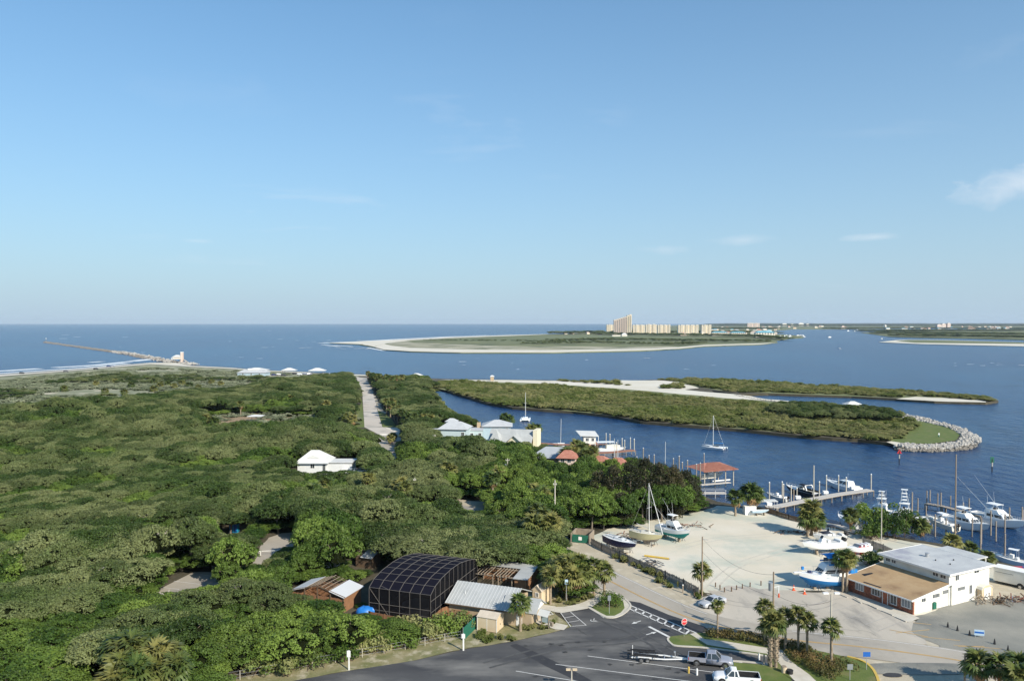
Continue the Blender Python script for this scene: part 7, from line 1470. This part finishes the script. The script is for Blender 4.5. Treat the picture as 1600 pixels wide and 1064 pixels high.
for s in (-1, 1): part('lamp_head', MB().cbox((s*.75,0,h3_+.05),(.7,.35,.18)), 'white_gel', p3)
p4, h4_ = pole('light_pole', 'short light pole with twin lamp heads at the bottom of the car park', 893, 1080, 1046, .10, 'pole_pale', 'light pole')
for s in (-1, 1): part('lamp_head', MB().cbox((s*.40,0,h4_+.05),(.55,.35,.16)), 'beige', p4)
pole('utility_pole', 'thin wooden pole among the dark green trees left of centre', 648, 790, 746, .11, 'pole_pale', arms=((.6,.3),))
pole('utility_pole', 'utility pole with a white transformer above the bright green tree', 711, 722, 687, .13, 'pole_pale', arms=((.6,.6),), gear=True)
pole('utility_pole', 'short utility pole nearest the aqua house', 679, 712, 679, .12, 'pole_pale', arms=((.4,.5),))
pole('utility_pole', 'utility pole with curved street lamp arm over the palms', 793, 768, 716, .13, 'pole_pale', arms=((.5,.5),), lamp=2.0, gear=True)
pole('utility_pole', 'tall slim pale pole beside the marina trees', 1377, 851, 767, .10, 'pole_pale', 'pole')
pole('tall_mast', 'very tall pale wooden mast rising from behind the marina palm', 1271, 805, 727, .16, 'pole_pale', 'mast'); pole('tall_mast', 'tallest thin mast standing among the right-hand yachts', 1492, 866, 710, .13, 'pole_wood', 'mast')
pole('utility_pole', 'short wooden pole beside the palms at the bottom right corner', 1507, 1080, 1023, .12, 'pole_wood', 'pole')
pole('light_pole', 'thin grey post on the shore road right of the entrance tree', 1216, 815, 790, .05, 'alu', 'post') if 0 else None
def wire(a, b, sag, lab):
    a, b = Vector(a), Vector(b); t = thing('power_line', lab, 'cable', a); pts = [a.lerp(b, k/14)-a-Vector((0,0,sag*4*(k/14)*(1-k/14))) for k in range(15)]; part('cable', MB().tube(pts, .018, 4), 'steel_dark', t)
g1 = p1.location; g2 = p2.location; g3 = p3.location
wire((g1.x,g1.y,h1_-.3), (g2.x,g2.y,h2_-.4), 1.6, 'black cable sagging from the fence-end pole to the transformer pole'); wire((g2.x,g2.y,h2_-3), (g3.x,g3.y,h3_-1), 1.0, 'black cable from the transformer pole towards the floodlight pole'); wire((g1.x,g1.y,h1_-2.5), (g2.x,g2.y,h2_-3.5), 1.2, 'lower black cable between the fence-end pole and the transformer pole')
def text_part(s, size, parent, loc, rot, m, name='lettering'):
    c = bpy.data.curves.new(name, 'FONT'); c.body = s; c.size = size; c.extrude = .004; c.align_x = 'CENTER'; c.align_y = 'CENTER'; o = bpy.data.objects.new(name, c); COL.objects.link(o)
    dg = bpy.context.evaluated_depsgraph_get(); me = bpy.data.meshes.new_from_object(o.evaluated_get(dg)); bpy.data.objects.remove(o); me.materials.clear(); me.materials.append(M[m]); q = part(name, me, None, parent, loc=loc); q.rotation_euler = rot; return q
sg = thing('stop_sign', 'red octagonal stop sign at the corner of the kerbed grass by the crosswalk', 'stop sign', G(1069,996), R(22)); hs2 = HT(1069,996,966)
part('post', MB().cyl((0,.04,0),(0,.04,hs2),.035,n=6), 'galv', sg)
oc = lambda r, y0, y1: MB().rings([[(math.cos(R(22.5+45*k))*r, y, hs2-.45+math.sin(R(22.5+45*k))*r) for k in range(8)] for y in (y0, y1)])
part('border', oc(.50,-.03,-.005), 'white_trim', sg); part('face', oc(.45,-.045,-.031), 'sign_red', sg); text_part('STOP', .34, sg, (0,-.05,hs2-.45), (R(90),0,0), 'white_trim')
def sign(name, label, px, pyb, pyt, w, h, m, post='galv', rz=0, cat='sign', pw=.035):
    t = thing(name, label, cat, G(px, pyb), rz); H_ = HT(px, pyb, pyt); part('post', MB().box(-pw,0,0,pw,2*pw,H_), post, t); part('sign_panel', MB().box(-w/2,-.03,H_-h,w/2,-.003,H_), m, t); return t, H_
sign('road_sign', 'blue rectangular road sign at the rounded yellow kerb', 1354, 1048, 1018, .95, .62, 'sign_blue'); s_, H_ = sign('parking_sign', 'white sign on a tall white post at the car park edge, middle one', 545, 1047, 1016, .5, .85, 'white_trim', 'white_trim', R(-12), pw=.07)
sign('parking_sign', 'white sign on a white post near the green screen fence', 724, 1017, 990, .5, .6, 'white_trim', 'white_trim', R(-8), pw=.09); sign('parking_sign', 'white sign at the bottom left vines, mostly hidden', 319, 1068, 1052, .45, .6, 'white_trim', 'white_trim', pw=.05)
sign('parking_sign', 'pale blue parking sign standing before the cluster of sabal palms', 885, 944, 905, .5, .8, 'lightblue_gel'); sign('parking_sign', 'small grey sign on a thin post in the kerbed shrub island', 952, 960, 930, .5, .8, 'sign_grey'); sign('road_sign', 'back of a grey sign on the lawn by the yellow kerb', 1328, 1064, 1037, .7, .7, 'sign_grey')
t = thing('no_entry_sign', 'red no-entry sign with white bar by the park road barrier', 'sign', G(465,847)); part('post', MB().cyl((0,.04,0),(0,.04,1.9),.04,n=6), 'galv', t); part('disc', MB().cyl((0,0,1.7),(0,-.03,1.7),.33,n=16), 'sign_red', t); part('bar', MB().box(-.22,-.045,1.64,.22,-.032,1.75), 'white_trim', t)
t = thing('barrier_gate', 'low white barrier across the park road', 'barrier', G(404,868), .12); part('bar', MB().bar((-2,0,.9),(5.2,0,.9),.08), 'white_trim', t)
for x in (-2, .4, 2.8, 5.2): part('post', MB().bar((x,0,0),(x,0,1),.1), 'white_trim', t)
t = thing('road_barricade', 'small white barricade where the straight road meets the cross street', 'barricade', G(600,682)); part('board', MB().box(-1.6,-.05,.7,1.6,.05,1.0), 'white_trim', t); part('leg', MB().box(-1.4,-.3,0,-1.25,.3,.7).box(1.25,-.3,0,1.4,.3,.7), 'white_trim', t)
t = thing('portable_toilet', 'bright blue portable box under the trees beyond the small parking pad', 'portable toilet', G(366,831)); part('cabin', MB().box(-.9,-.6,0,-.02,.6,2.0).box(.02,-.6,0,.9,.6,2.0), 'teal_blue', t); part('roof', MB().slab((-1,-.7,2.05),(1,-.7,2.05),(1,.7,2.2),(-1,.7,2.2),.08), 'aqua_roof', t); part('door', MB().box(-.8,-.63,.1,-.12,-.603,1.8).box(.12,-.63,.1,.8,-.603,1.8), 'sign_blue', t)
for i, (a, b) in enumerate(((1132,925),(1143,924),(1151,921.5),(1160,919.5),(1172,917),(1189,914.5),(1125,921),(1118,917))):
    t = thing('bollard', 'short dark wooden bollard in the row along the lot edge beside the silver car', 'bollard', G(a, b), 0, 'row of dark bollards by the silver car'); part('post', MB().cyl((0,0,0),(0,0,.75),.10,n=8), 'dark_wood', t); part('top', MB().cyl((0,0,.752),(0,0,.84),.10,.04,8), 'rust', t)
def cone(a, b, m, label, s=1.0, group=None):
    t = thing('traffic_cone', label, 'traffic cone', G(a, b), 0, group); t.scale = (s,)*3; part('cone_body', MB().cyl((0,0,.05),(0,0,.95),.20,.04,12), m, t); part('base', MB().box(-.3,-.3,0,.3,.3,.048), m, t)
    part('collar', MB().cyl((0,0,.50),(0,0,.66),.127,.097,12), 'white_trim' if m == 'cone_orange' else m, t)
cone(1240,922,'cone_orange','orange traffic cone left of the other, beneath the blue canopied boat'); cone(1257,928,'cone_orange','orange traffic cone nearer the parking stalls'); 
for k, (a, b) in enumerate(((1481,980),(1496,985.5),(1515,993),(1554,1006.5),(1575,1017))): cone(a, b, 'black', 'black cone in the slanting row on the dark gravel lot', .9, 'row of black cones on the gravel lot')
t = thing('yard_sign', 'small white and blue board sign standing on the dark gravel', 'sign', G(1530,996), R(-15)); part('panel', MB().box(-.65,-.03,.35,.65,.03,1.15), 'lightblue_gel', t); part('panel_stripe', MB().box(-.6,-.045,.65,.6,-.032,.9), 'sign_blue', t)
for s in (-1, 1): part('leg', MB().box(s*.5-.03,-.03,0,s*.5+.03,.03,.348), 'galv', t)
t = thing('fire_hydrant', 'small yellow hydrant on the sandy shoulder below the fence', 'hydrant', G(1059,916)); part('barrel', MB().cyl((0,0,0),(0,0,.7),.16,.14,10), 'curb_yellow', t); part('cap', MB().cyl((0,0,.702),(0,0,.95),.18,.05,10), 'curb_yellow', t)
t = thing('mailbox', 'black mailbox on a post near the fence end', 'mailbox', G(1085,933)); part('post', MB().box(-.06,-.06,0,.06,.06,1.0), 'dark_wood', t); part('box', MB().box(-.18,-.3,1.002,.18,.3,1.35), 'black', t)
t = thing('timber_post', 'weathered post with pale top on the shoulder left of the mailbox', 'post', G(1067,926)); part('post', MB().box(-.09,-.09,0,.09,.09,1.3), 'old_wood', t); part('cap', MB().box(-.11,-.11,1.302,.11,.11,1.4), 'white_trim', t)
t = thing('waste_bin', 'tan round waste bin on the grass below the thick palms', 'bin', G(1225,1052)); part('bin_body', MB().cyl((0,0,0),(0,0,.9),.32,.36,14), 'beige', t); part('lid', MB().cyl((0,0,.902),(0,0,1.0),.38,.3,14), 'old_wood', t)
t = thing('waste_bin', 'low black bin beside the tan bin on the grass', 'bin', G(1234,1054)); part('bin_body', MB().cyl((0,0,0),(0,0,.6),.38,.42,14), 'black', t); part('rim', MB().cyl((0,0,.602),(0,0,.66),.44,n=14), 'rubber', t)
t = thing('gate_post', 'pair of short grey posts on the kerb end by the thick palms', 'post', G(1197,1040)); part('post', MB().box(-.35,-.08,0,-.2,.08,1.5), 'grey_wood', t); part('post', MB().box(.2,-.08,0,.35,.08,1.5), 'grey_wood', t); part('footing', MB().box(-.5,-.2,0,.5,.2,.2), 'concrete', t)
for (a, b, c, m_) in ((1177,1052,'orange',"cone_orange"),(1188,1054,'grey','galv')): pass
for (a, b, m_, lab) in ((1076,1052,'curb_yellow','short yellow post standing in the asphalt left of the white truck'),(1089,1055,'white_trim','short white post standing in the asphalt left of the white truck'),(1186,1031,'white_trim','white plastic post on the kerb behind the silver truck')):
    t = thing('marker_post', lab, 'post', G(a, b)); part('tube', MB().cyl((0,0,0),(0,0,.85),.13,n=10), m_, t); part('cap', MB().cyl((0,0,.852),(0,0,.92),.13,.06,10), m_, t)
t = thing('storage_box', 'white box container beside the yellow palms at the boatyard edge', 'container', G(1171,803)); part('box_body', MB().box(-1.3,-1,0,1.3,1,1.9), 'white_gel', t); part('lid', MB().box(-1.36,-1.06,1.902,1.36,1.06,2.02), 'white_trim', t)
t = thing('shade_frame', 'pale flat canopy on thin posts where the dock meets the boatyard', 'canopy', G(1195,797)); part('canopy', MB().box(-2.8,-1.2,2.3,2.8,1.2,2.42), 'white_roof', t)
for x in (-2.6, 2.6):
    for y in (-1, 1): part('post', MB().bar((x,y,0),(x,y,2.3),.08), 'alu', t)
def junk(name, label, px, py, n, w, mats__, seed, h=.8, cat='debris'):
    t = thing(name, label, cat, G(px, py)); g = random.Random(seed)
    for k in range(n):
        c = Vector((g.gauss(0,w), g.gauss(0,w*.5), g.uniform(.05,h*.6))); a = g.uniform(0,3.14); l = g.uniform(.5,1.9); d = Vector((math.cos(a)*l, math.sin(a)*l, g.uniform(-.35,.6)*h)); part('piece', MB().bar(c-d/2, c+d/2, g.uniform(.05,.22), g.uniform(.04,.14)), g.choice(mats__), t)
    return t
junk('debris_pile', 'tangled pile of brown branches and scrap beside the pale round-topped shed', 1562, 943, 48, 1.6, ['old_wood','dark_wood','dark_wood','grey_wood'], 1, 1.6); junk('debris_pile', 'right part of the scrap pile with bluish pieces', 1592, 938, 22, 1.4, ['old_wood','rust','dark_wood','galv'], 2, 1.3)
junk('driftwood_pile', 'reddish brown heap of junk on the sand near the dark bushy palm', 1238, 832, 24, 1.3, ['rust','dark_wood'], 3, .9); junk('trailer_scrap', 'empty metal boat cradle and scrap frames behind the paling fence', 1015, 884, 22, 1.6, ['galv','steel_dark','old_wood'], 4, .9)
junk('brush_pile', 'dry brush and rubble at the foot of the dark pines', 1075, 822, 30, 2.5, ['rust','old_wood','dark_wood'], 5, .8)
junk('brush_pile', 'dry brush behind the navy sailboat', 975, 838, 26, 2.5, ['rust','old_wood','dark_wood'], 6, .8)
a, b = G(1000,872), G(1042,892); t = thing('boat_trailer', 'empty grey boat trailer frame lying along the paling fence', 'trailer', (a+b)/2, heading(a, b)); part('frame_rail', MB().bar((-2.8,-.6,.5),(2.8,-.6,.5),.1).bar((-2.8,.6,.5),(2.8,.6,.5),.1), 'galv', t)
for x in (-2.5,-1.2,0,1.2,2.5): part('cross_member', MB().bar((x,-.6,.5),(x,.6,.5),.09), 'steel_dark', t)
for y in (-.85,.85): wheel(t, -.6, y, .3, .18)
t = thing('pontoon', 'yellow striped pontoon float lying on the sand past the sailboats', 'float', G(1026,872), R(-25)); part('float_body', MB().cyl((-2.4,0,.25),(2.4,0,.25),.18,n=8), 'curb_yellow', t); part('end_cap', MB().cyl((2.402,0,.25),(2.6,0,.25),.2,.1,8), 'grey_wood', t)
# wire fence posts along the car park edge
fp = [G(x, y) for x, y in ((330,1070),(375,1062),(415,1055),(452,1049),(488,1042),(524,1035),(566,1027),(600,1021),(633,1015),(664,1009),(695,1003),(720,999))]
fo = thing('wire_fence', 'low wire fence with thin pale posts along the vines at the car park edge', 'fence', fp[0])
for p in fp: q = p-fp[0]; part('post', MB().cyl((q.x,q.y,0),(q.x,q.y,1.25),.045,n=6), 'pole_pale', fo)
for z_ in (.35,.8,1.2): part('wire', MB().tube([p-fp[0]+Vector((0,0,z_)) for p in fp], .012, 4), 'galv', fo)
# person in white on the lawn of the point
g_ = G(1467,683); t = thing('person', 'person in a white shirt standing on the lawn of the stone-tipped point', 'person', g_)
pm_ = bpy.data.meshes.new('body'); vs_ = [(0,0,.95),(0,0,1.2),(0,0,1.45),(0,0,1.58),(0,0,1.72),(-.12,0,.9),(-.13,.02,.48),(-.13,0,.05),(.12,0,.9),(.14,-.05,.48),(.15,0,.05),(-.22,0,1.42),(-.30,.03,1.15),(-.28,-.08,.9),(.22,0,1.42),(.30,.03,1.15),(.28,-.08,.9)]
pm_.from_pydata(vs_, [(0,1),(1,2),(2,3),(3,4),(0,5),(5,6),(6,7),(0,8),(8,9),(9,10),(2,11),(11,12),(12,13),(2,14),(14,15),(15,16)], []); pb = part('body', pm_, None, t); pm_.materials.append(M['white_gel']); sk_ = pb.modifiers.new('skin', 'SKIN')
for v, r in zip(pm_.skin_vertices[0].data, (.16,.15,.17,.06,.11,.10,.075,.05,.10,.075,.05,.07,.05,.04,.07,.05,.04)): v.radius = (r, r)
pb.modifiers.new('sub', 'SUBSURF').levels = 1; part('hair', MB().cyl((0,.02,1.72),(0,.02,1.85),.12,.07,10), 'dark_wood', t); part('trousers', MB().cyl((-.12,0,.1),(-.11,0,.92),.09,.13,8).cyl((.14,0,.1),(.11,0,.92),.09,.13,8), 'green_screen', t)
# ---------------- palms
P = palm
P(928,930,872,'left one of the two tall cabbage palms at the bend of the walk', near=True, s=.95); P(944,930,879,'right one of the two tall cabbage palms, beside the kerbed shrub', near=True, s=1.15)
P(860,944,886,'slim palm with bare pale trunk left of the dense palm cluster', near=True, s=1.05); P(813,986,930,'single palm in front of the tan office', near=True, s=1.0)
P(1121,998,938,'slender palm in the hedge at its left end', near=True, s=.62); P(1195,1010,937,'slender palm just left of the thick-trunked pair', near=True, s=.8)
P(1204,1043,962,'left trunk of the thick-booted palm pair on the grass corner', near=True, s=1.0, boots=True, skirt=False); P(1212,1044,958,'right trunk of the thick-booted palm pair on the grass corner', near=True, s=.95, boots=True, skirt=False)
P(1227,1017,953,'first palm right of the thick pair, before the hedge', near=True, s=.85, skirt=False); P(1247,1022,949,'second palm right of the thick pair', near=True, s=.85, skirt=False); P(1261,1028,959,'third palm right of the thick pair with arching frond', near=True, s=.85, skirt=False); P(1299,1042,967,'lone palm by the floodlight pole with leafy trunk', near=True, s=.85, skirt=False)
P(1529,1085,1020,'leftmost palm of the group at the bottom right corner', near=True, s=1.15); P(1561,1090,1022,'middle palm of the group at the bottom right corner', near=True, s=1.05); P(1591,1088,1022,'rightmost palm of the group at the bottom right corner', near=True, s=1.1); P(1588,1110,1040,'low palm head cut by the bottom right corner', near=True, s=1.1)
P(1096,925,880,'palm right behind the fence-end utility pole', near=True, s=1.0)
P(1317,925,859,'left trunk of the twin palms at the corner of the brick building', near=True, s=1.05); P(1323,926,862,'right trunk of the twin palms at the corner of the brick building', near=True, s=1.1)
P(1149,806,766,'leaning yellowish palm left of the bushy one at the boatyard shore', s=1.3); P(1172,803,757,'bushy yellowish palm beside the white box container', s=1.6); P(1180,802,762,'second head of the bushy yellowish palms beside the white box', s=1.4)
P(1268,836,783,'tall bushy dark palm beside the boat ramp', s=1.5); P(1262,838,797,'lower head of the bushy dark palm at the ramp', s=1.4); P(1274,838,800,'right low head of the bushy dark palm at the ramp', s=1.4); P(1329,832,795,'small brownish palm leaning over the slip', s=1.2)
P(1488,873,836,'palm peeking over the rear roof of the boatyard building', s=1.1); P(1516,866,848,'low palm right of the rear roof', s=.9); P(1542,884,862,'low potted palm on the bank behind the upper roof', s=.9); P(1439,836,812,'reddish palm head among the marina trees', s=1.2)
for i, (a, b, c, s) in enumerate(((880,930,872,1.25),(892,928,868,1.3),(905,930,876,1.3),(898,938,888,1.2),(912,934,885,1.1),(885,938,892,1.1),(872,925,870,1.15),(905,925,868,1.1))): P(a, b, c, 'sabal palm with brown skirt in the dense cluster beside the walk', 'dense palm cluster beside the walk', s=s)
for i, (a, b, c, s) in enumerate(((185,1085,994,1.25),(205,1090,990,1.3),(222,1085,1000,1.2),(245,1095,1004,1.3),(192,1110,1022,1.35),(215,1115,1030,1.3),(240,1110,1032,1.3),(262,1090,1002,1.2),(275,1105,1024,1.2),(180,1125,1046,1.3),(232,1075,988,1.1))): P(a, b, c, 'large palmetto with orange-brown dead fronds, lower left clump, '+('left' if a < 215 else 'right')+(' front' if b > 1092 else ' back'), 'palmettos in the lower left woods', s=s)
for (a, b, c) in ((610,694,679),(614,690,676)): P(a, b, c, 'palm at the cross street, '+('left' if a == 610 else 'right')+' of two touching heads', s=1.1)
rp_ = random.Random(31)
def palm_group(pts, label, group, s=1.2, h=None):
    for (a, b) in pts: P(a, b, b-(h or rp_.uniform(11,17))*(b-506)/150, label, group, s=s*rp_.uniform(.85,1.15))
palm_group([(587,605),(592,606),(597,605),(602,607),(608,604),(614,606),(620,604),(582,600),(575,596),(627,603),(590,601),(604,602)], 'small cabbage palm in the row at the far end of the straight road', 'palms at the far end of the straight road', 1.4, 27)
palm_group([(604,648),(610,652),(616,656),(622,662),(628,668),(633,672),(640,674),(648,676),(655,674),(663,676),(672,677),(612,646),(640,668),(655,668)], 'cabbage palm in the row right of the straight road verge', 'palms right of the straight road verge', 1.3, 26)
palm_group([(164,616),(194,618),(240,612),(250,606),(262,604),(272,608),(285,603),(296,606),(150,604),(180,600),(100,612),(330,600),(345,604),(240,600),(205,606),(310,610)], 'scattered small palm standing in the pale dune scrub', 'palms in the dune scrub', 1.5, 13)
palm_group([(335,682),(330,680),(300,680),(322,676),(376,650),(545,672),(550,676),(540,674),(510,650),(455,640),(422,618),(75,672),(60,520+160)], 'palm head rising above the oaks near the dry clearing', 'palms near the dry clearing', 1.4, 25)
palm_group([(788,672),(795,676),(830,694),(836,692),(900,722),(912,728),(908,732),(895,735),(885,738),(917,740),(925,735),(740,745),(700,742)], 'palm head beside the creekside houses', 'palms beside the creekside houses', 1.5, 24)
palm_group([(625,800),(632,806),(836,812),(845,818),(840,850),(850,860),(835,870),(780,778),(770,790),(700,770),(575,790),(862,870),(510,800),(486,812)], 'cabbage palm half buried in the green trees left of the road', 'palms half buried in the trees', 1.4, 27)
# ---------------- hedges and bushes
def bush_thing(name, label, cat, clumps, m='hedge_leaf', dens=130, leaf=.2, loc=(0,0,0), seed=1, group=None):
    C, Nn, T = clump_cloud(clumps, dens, seed); t = thing(name, label, cat, loc, 0, group); part('foliage', quads_mesh('foliage', C, Nn, leaf, m, T, seed=seed, jitter=.6), None, t); co = MB()
    x0_, y0_, z0_, r0_ = clumps[0]
    for (x, y, z, r) in clumps[1:]:
        if math.hypot(x-x0_, y-y0_) < 4: co.bar((x0_,y0_,.0),(x,y,z),.05)
        x0_, y0_ = x, y
    part('branches', co, 'dark_wood', t); return t
hl = smoothline(gp([(1108,996),(1130,998),(1155,1001),(1180,1005),(1205,1010),(1240,1016),(1262,1022)]), 8); o_ = hl[0]; hc = []
for p in hl: 
    for k in range(2): q = p-o_; hc.append((q.x+rnd.uniform(-.3,.3), q.y+rnd.uniform(-.5,.5), rnd.uniform(.55,.85), rnd.uniform(.5,.75)))
bush_thing('hedge', 'long clipped hedge between the walk and the road', 'hedge', hc, loc=o_, seed=2)
hc = []; cgs = [G(1245,1032), G(1262,1030), G(1280,1036), G(1300,1040), G(1318,1044), G(1255,1040), G(1275,1046), G(1295,1050), G(1312,1052), G(1280,1054), G(1300,1058), G(1250,1026)]
for c in cgs:
    for k in range(5): q = c-cgs[0]; hc.append((q.x+rnd.uniform(-1,1), q.y+rnd.uniform(-1,1), rnd.uniform(.4,.8), rnd.uniform(.5,.8)))
bush_thing('shrub_bed', 'wide mound of low mixed shrubs on the lawn right of the walk', 'shrub', hc, loc=cgs[0], seed=3)
hc = [(rnd.uniform(-1.5,1.5), rnd.uniform(-1.6,1.6), rnd.uniform(.5,1.4), rnd.uniform(.5,.8)) for k in range(26)]
bush_thing('island_shrub', 'rounded flowering shrub in the kerbed island at the entrance', 'shrub', hc, 'bright_leaf', loc=G(955,946), seed=4)
# vines and reeds in front of the enclosure fence
for i, (a, b, lab) in enumerate(((470,1048,'bright green vine bank at the lower left end of the car park edge'),(520,1036,'bright green vine bank left of the tall white sign'),(575,1022,'bright green vine bank right of the tall white sign'),(615,1014,'bright green vine bank below the left corner of the enclosure'),(655,1004,'bright green vine bank below the cedar plank wall'),(690,994,'bright green vine bank beside the green screen fence'),(420,1058,'bright green vine bank at the bottom edge beside the asphalt'),(600,1000,'bright green vine bank between the blue tarpaulin and the fence'),(640,994,'bright green vine bank hugging the cedar plank wall'),(545,1008,'bright green vine bank behind the tall white sign'),(708,985,'bright green vine bank over the yard fence by the hutch'))):
    c = G(a, b); hc = [(rnd.uniform(-2.9,2.9), rnd.uniform(-.4,3.2), rnd.uniform(.3,1.6), rnd.uniform(.5,.95)) for k in range(34)]; bush_thing('vine_bank', lab, 'vines', hc, 'bright_leaf' if i % 2 else 'reed_leaf', 95, .3, c, 20+i)
for i, (a, b, s, lab) in enumerate(((1352,822,1.5,'green marina tree left of the slim pale pole'),(1372,835,1.2,'lower green marina tree at the grey fence'),(1395,838,1.4,'green marina tree behind the white roof'),(1415,832,1.3,'rightmost yellowish green marina tree'),(1362,842,1.0,'small green tree in front of the marina trees'),(1362,884,.75,'dark green tree at the back corner of the brown roof'),(1366,880,.7,'dark bush left of the upper roof corner'))):
    cl = [(rnd.gauss(0,1.3)*s, rnd.gauss(0,1.2)*s, 1.2*s+abs(rnd.gauss(0,1.1))*s, rnd.uniform(.6,1.0)*s) for k in range(30)]; s *= .85; cl = [tuple(v*.85 for v in c_) for c_ in cl]; t = bush_thing('marina_tree', lab, 'tree', cl, 'bright_leaf' if i not in (5,6) else 'oak_leaf', 110, .32, G(a, b), 40+i)
    part('trunk', trunk_mb(3*s, .16, i, 1.2), 'bark', t)
# dark pines by the boatyard
rc = random.Random(4)
def pine(px, py, pyt, label, w=3.0):
    g_ = G(px, py); h = HT(px, py, pyt); cl = []
    for k in range(90):
        z_ = h*(.15+.85*rc.random()**.8); rr_ = w*(1-(z_/h)**1.6*.75)*math.sqrt(rc.random()); a = rc.uniform(0,6.28); cl.append((math.cos(a)*rr_, math.sin(a)*rr_, z_-.5, rc.uniform(.45,.95)))
    C, Nn, T = clump_cloud(cl, 85, rc.randrange(999), up=.4, flat=1.25); t = thing('australian_pine', label, 'tree', g_, 0, None); part('crown', quads_mesh('crown', C, Nn, .30, 'pine_leaf', T, seed=rc.randrange(99), jitter=.8), None, t)
    mb = MB().cyl((0,0,-.2),(0,0,h*.85),.28,.08,8)
    for k in range(12): z_ = h*(.25+.05*k); a = k*2.4; mb.cyl((0,0,z_),(math.cos(a)*w*.6,math.sin(a)*w*.6,z_+.8),.08,.03,5)
    part('trunk', mb, 'bark', t)
for a, b, c, w, l in ((935,805,735,4,'leftmost feathery dark pine of the row beside the boatyard'),(958,808,728,4,'second dark pine from the left in the boatyard row'),(985,808,722,4.4,'third dark pine, behind the tall sailboat mast'),(1008,806,716,4.4,'tallest dark pine in the middle of the boatyard row'),(1032,806,722,4.2,'dark pine just right of the tallest'),(1052,806,728,4.0,'dark pine behind the outriggers of the propped fishing boat'),(1070,800,735,3.6,'second dark pine from the right end'),(1083,795,748,3.0,'rightmost dark pine above the sandy shore')): pine(a, b, c, l, w)
for a, b, c, w, l in ((970,822,770,3,'low dark tree between the navy sailboat and the pines'),(1055,812,775,2.6,'low dark tree behind the propped fishing boat')): pine(a, b, c, l, w)
# bleached dead tree
t = thing('dead_tree', 'bleached leafless twisting dead trunk above the lower left oaks', 'tree', G(146,945)); h = HT(146,945,886); part('trunk', MB().tube([(0,0,0),(.1,0,h*.55),(.2,0,h*.7)], .13, 7).tube([(.2,0,h*.7),(.6,0,h*.78),(.8,.1,h*.9),(1.7,.1,h)], .09, 6), 'dead_wood', t); part('branch', MB().tube([(.1,0,h*.55),(-.3,.1,h*.75),(-.25,0,h*.8)], .06, 5), 'dead_wood', t)
for i, (a, b, c) in enumerate(((262,955,925),(315,945,925),(205,960,938),(520,905,880),(690+0,0,0))):
    if b == 0: continue
    t = thing('dead_tree', ['bleached twigs left of the small parking pad','bleached twigs right below the small parking pad','thin grey dead limb in the lower left oaks','grey dead branches above the cedar pen'][i], 'tree', G(a, b)); h = HT(a, b, c); mb = MB(); g = random.Random(i)
    for k in range(9): an = g.uniform(0,6.28); mb.tube([(0,0,h*.5),(math.cos(an)*.6,math.sin(an)*.6,h*.8),(math.cos(an)*1.3,math.sin(an)*1.2,h*g.uniform(.85,1.05))], .045, 5)
    mb.cyl((0,0,0),(0,0,h*.55),.15,.1,7); part('trunk', mb, 'dead_wood', t)
tw = [o for o in bpy.data.objects if o.name.startswith('trunk') and o.parent and o.parent.get('label', '').startswith('bleached twigs left')][0]; tws = []
for (X, Y, s, sz, br) in trees[:700]:
    if not br and rnd.random() < .16: tws.append((X+rnd.uniform(-2,2), Y+rnd.uniform(-2,1), 6.1*sz-3.0+rnd.uniform(-.5,.1), rnd.uniform(.7,1.2), rnd.uniform(.7,1.1), rnd.uniform(0,6), 0))
scatter_stuff('bare_twigs', [tw], tws)
# shoulder weeds
wd_ = []
for (a, b) in ((1000,888),(1010,893),(1020,897),(1032,903),(975,878),(962,872),(1040,912),(1030,910),(1046,918),(990,884)): p = G(a, b); wd_.append((p.x,p.y,-.1,rnd.uniform(.25,.4),rnd.uniform(.3,.5),rnd.uniform(0,6),rnd.randrange(3)))
for k in range(60): a = rnd.uniform(850,1000); b = 1000-(a-850)*.35+rnd.uniform(-26,-4) if a < 0 else 0
for (a, b) in [(rnd.uniform(800,866), rnd.uniform(960,984)) for k in range(12)]+[(rnd.uniform(870,925), rnd.uniform(930,946)) for k in range(16)]+[(rnd.uniform(850,905), rnd.uniform(838,846)) for k in range(8)]+[(rnd.uniform(740,800), rnd.uniform(990,1003)) for k in range(14)]+[(rnd.uniform(1088,1102), rnd.uniform(925,936)) for k in range(5)]:
    p = G(a, b); wd_.append((p.x,p.y,-.05,rnd.uniform(.12,.28),rnd.uniform(.15,.35),rnd.uniform(0,6),rnd.randrange(3)))
scatter_stuff('weeds', srcobjs(MAN, 'm'), wd_)
def nets(): pass
# air: thin haze
hb = MB().box(-36000,-400,-2.4,36000,35000,135); hz = part('haze', hb, None); hz['kind'] = 'stuff'
mh = bpy.data.materials.new('air'); mh.use_nodes = True; nt = mh.node_tree; nt.nodes.remove(nt.nodes['Principled BSDF']); pv = nt.nodes.new('ShaderNodeVolumePrincipled'); pv.inputs['Color'].default_value = (.74,.87,1,1); pv.inputs['Density'].default_value = HAZE; pv.inputs['Anisotropy'].default_value = .0; nt.links.new(pv.outputs[0], nt.nodes['Material Output'].inputs['Volume']); hz.data.materials.append(mh)
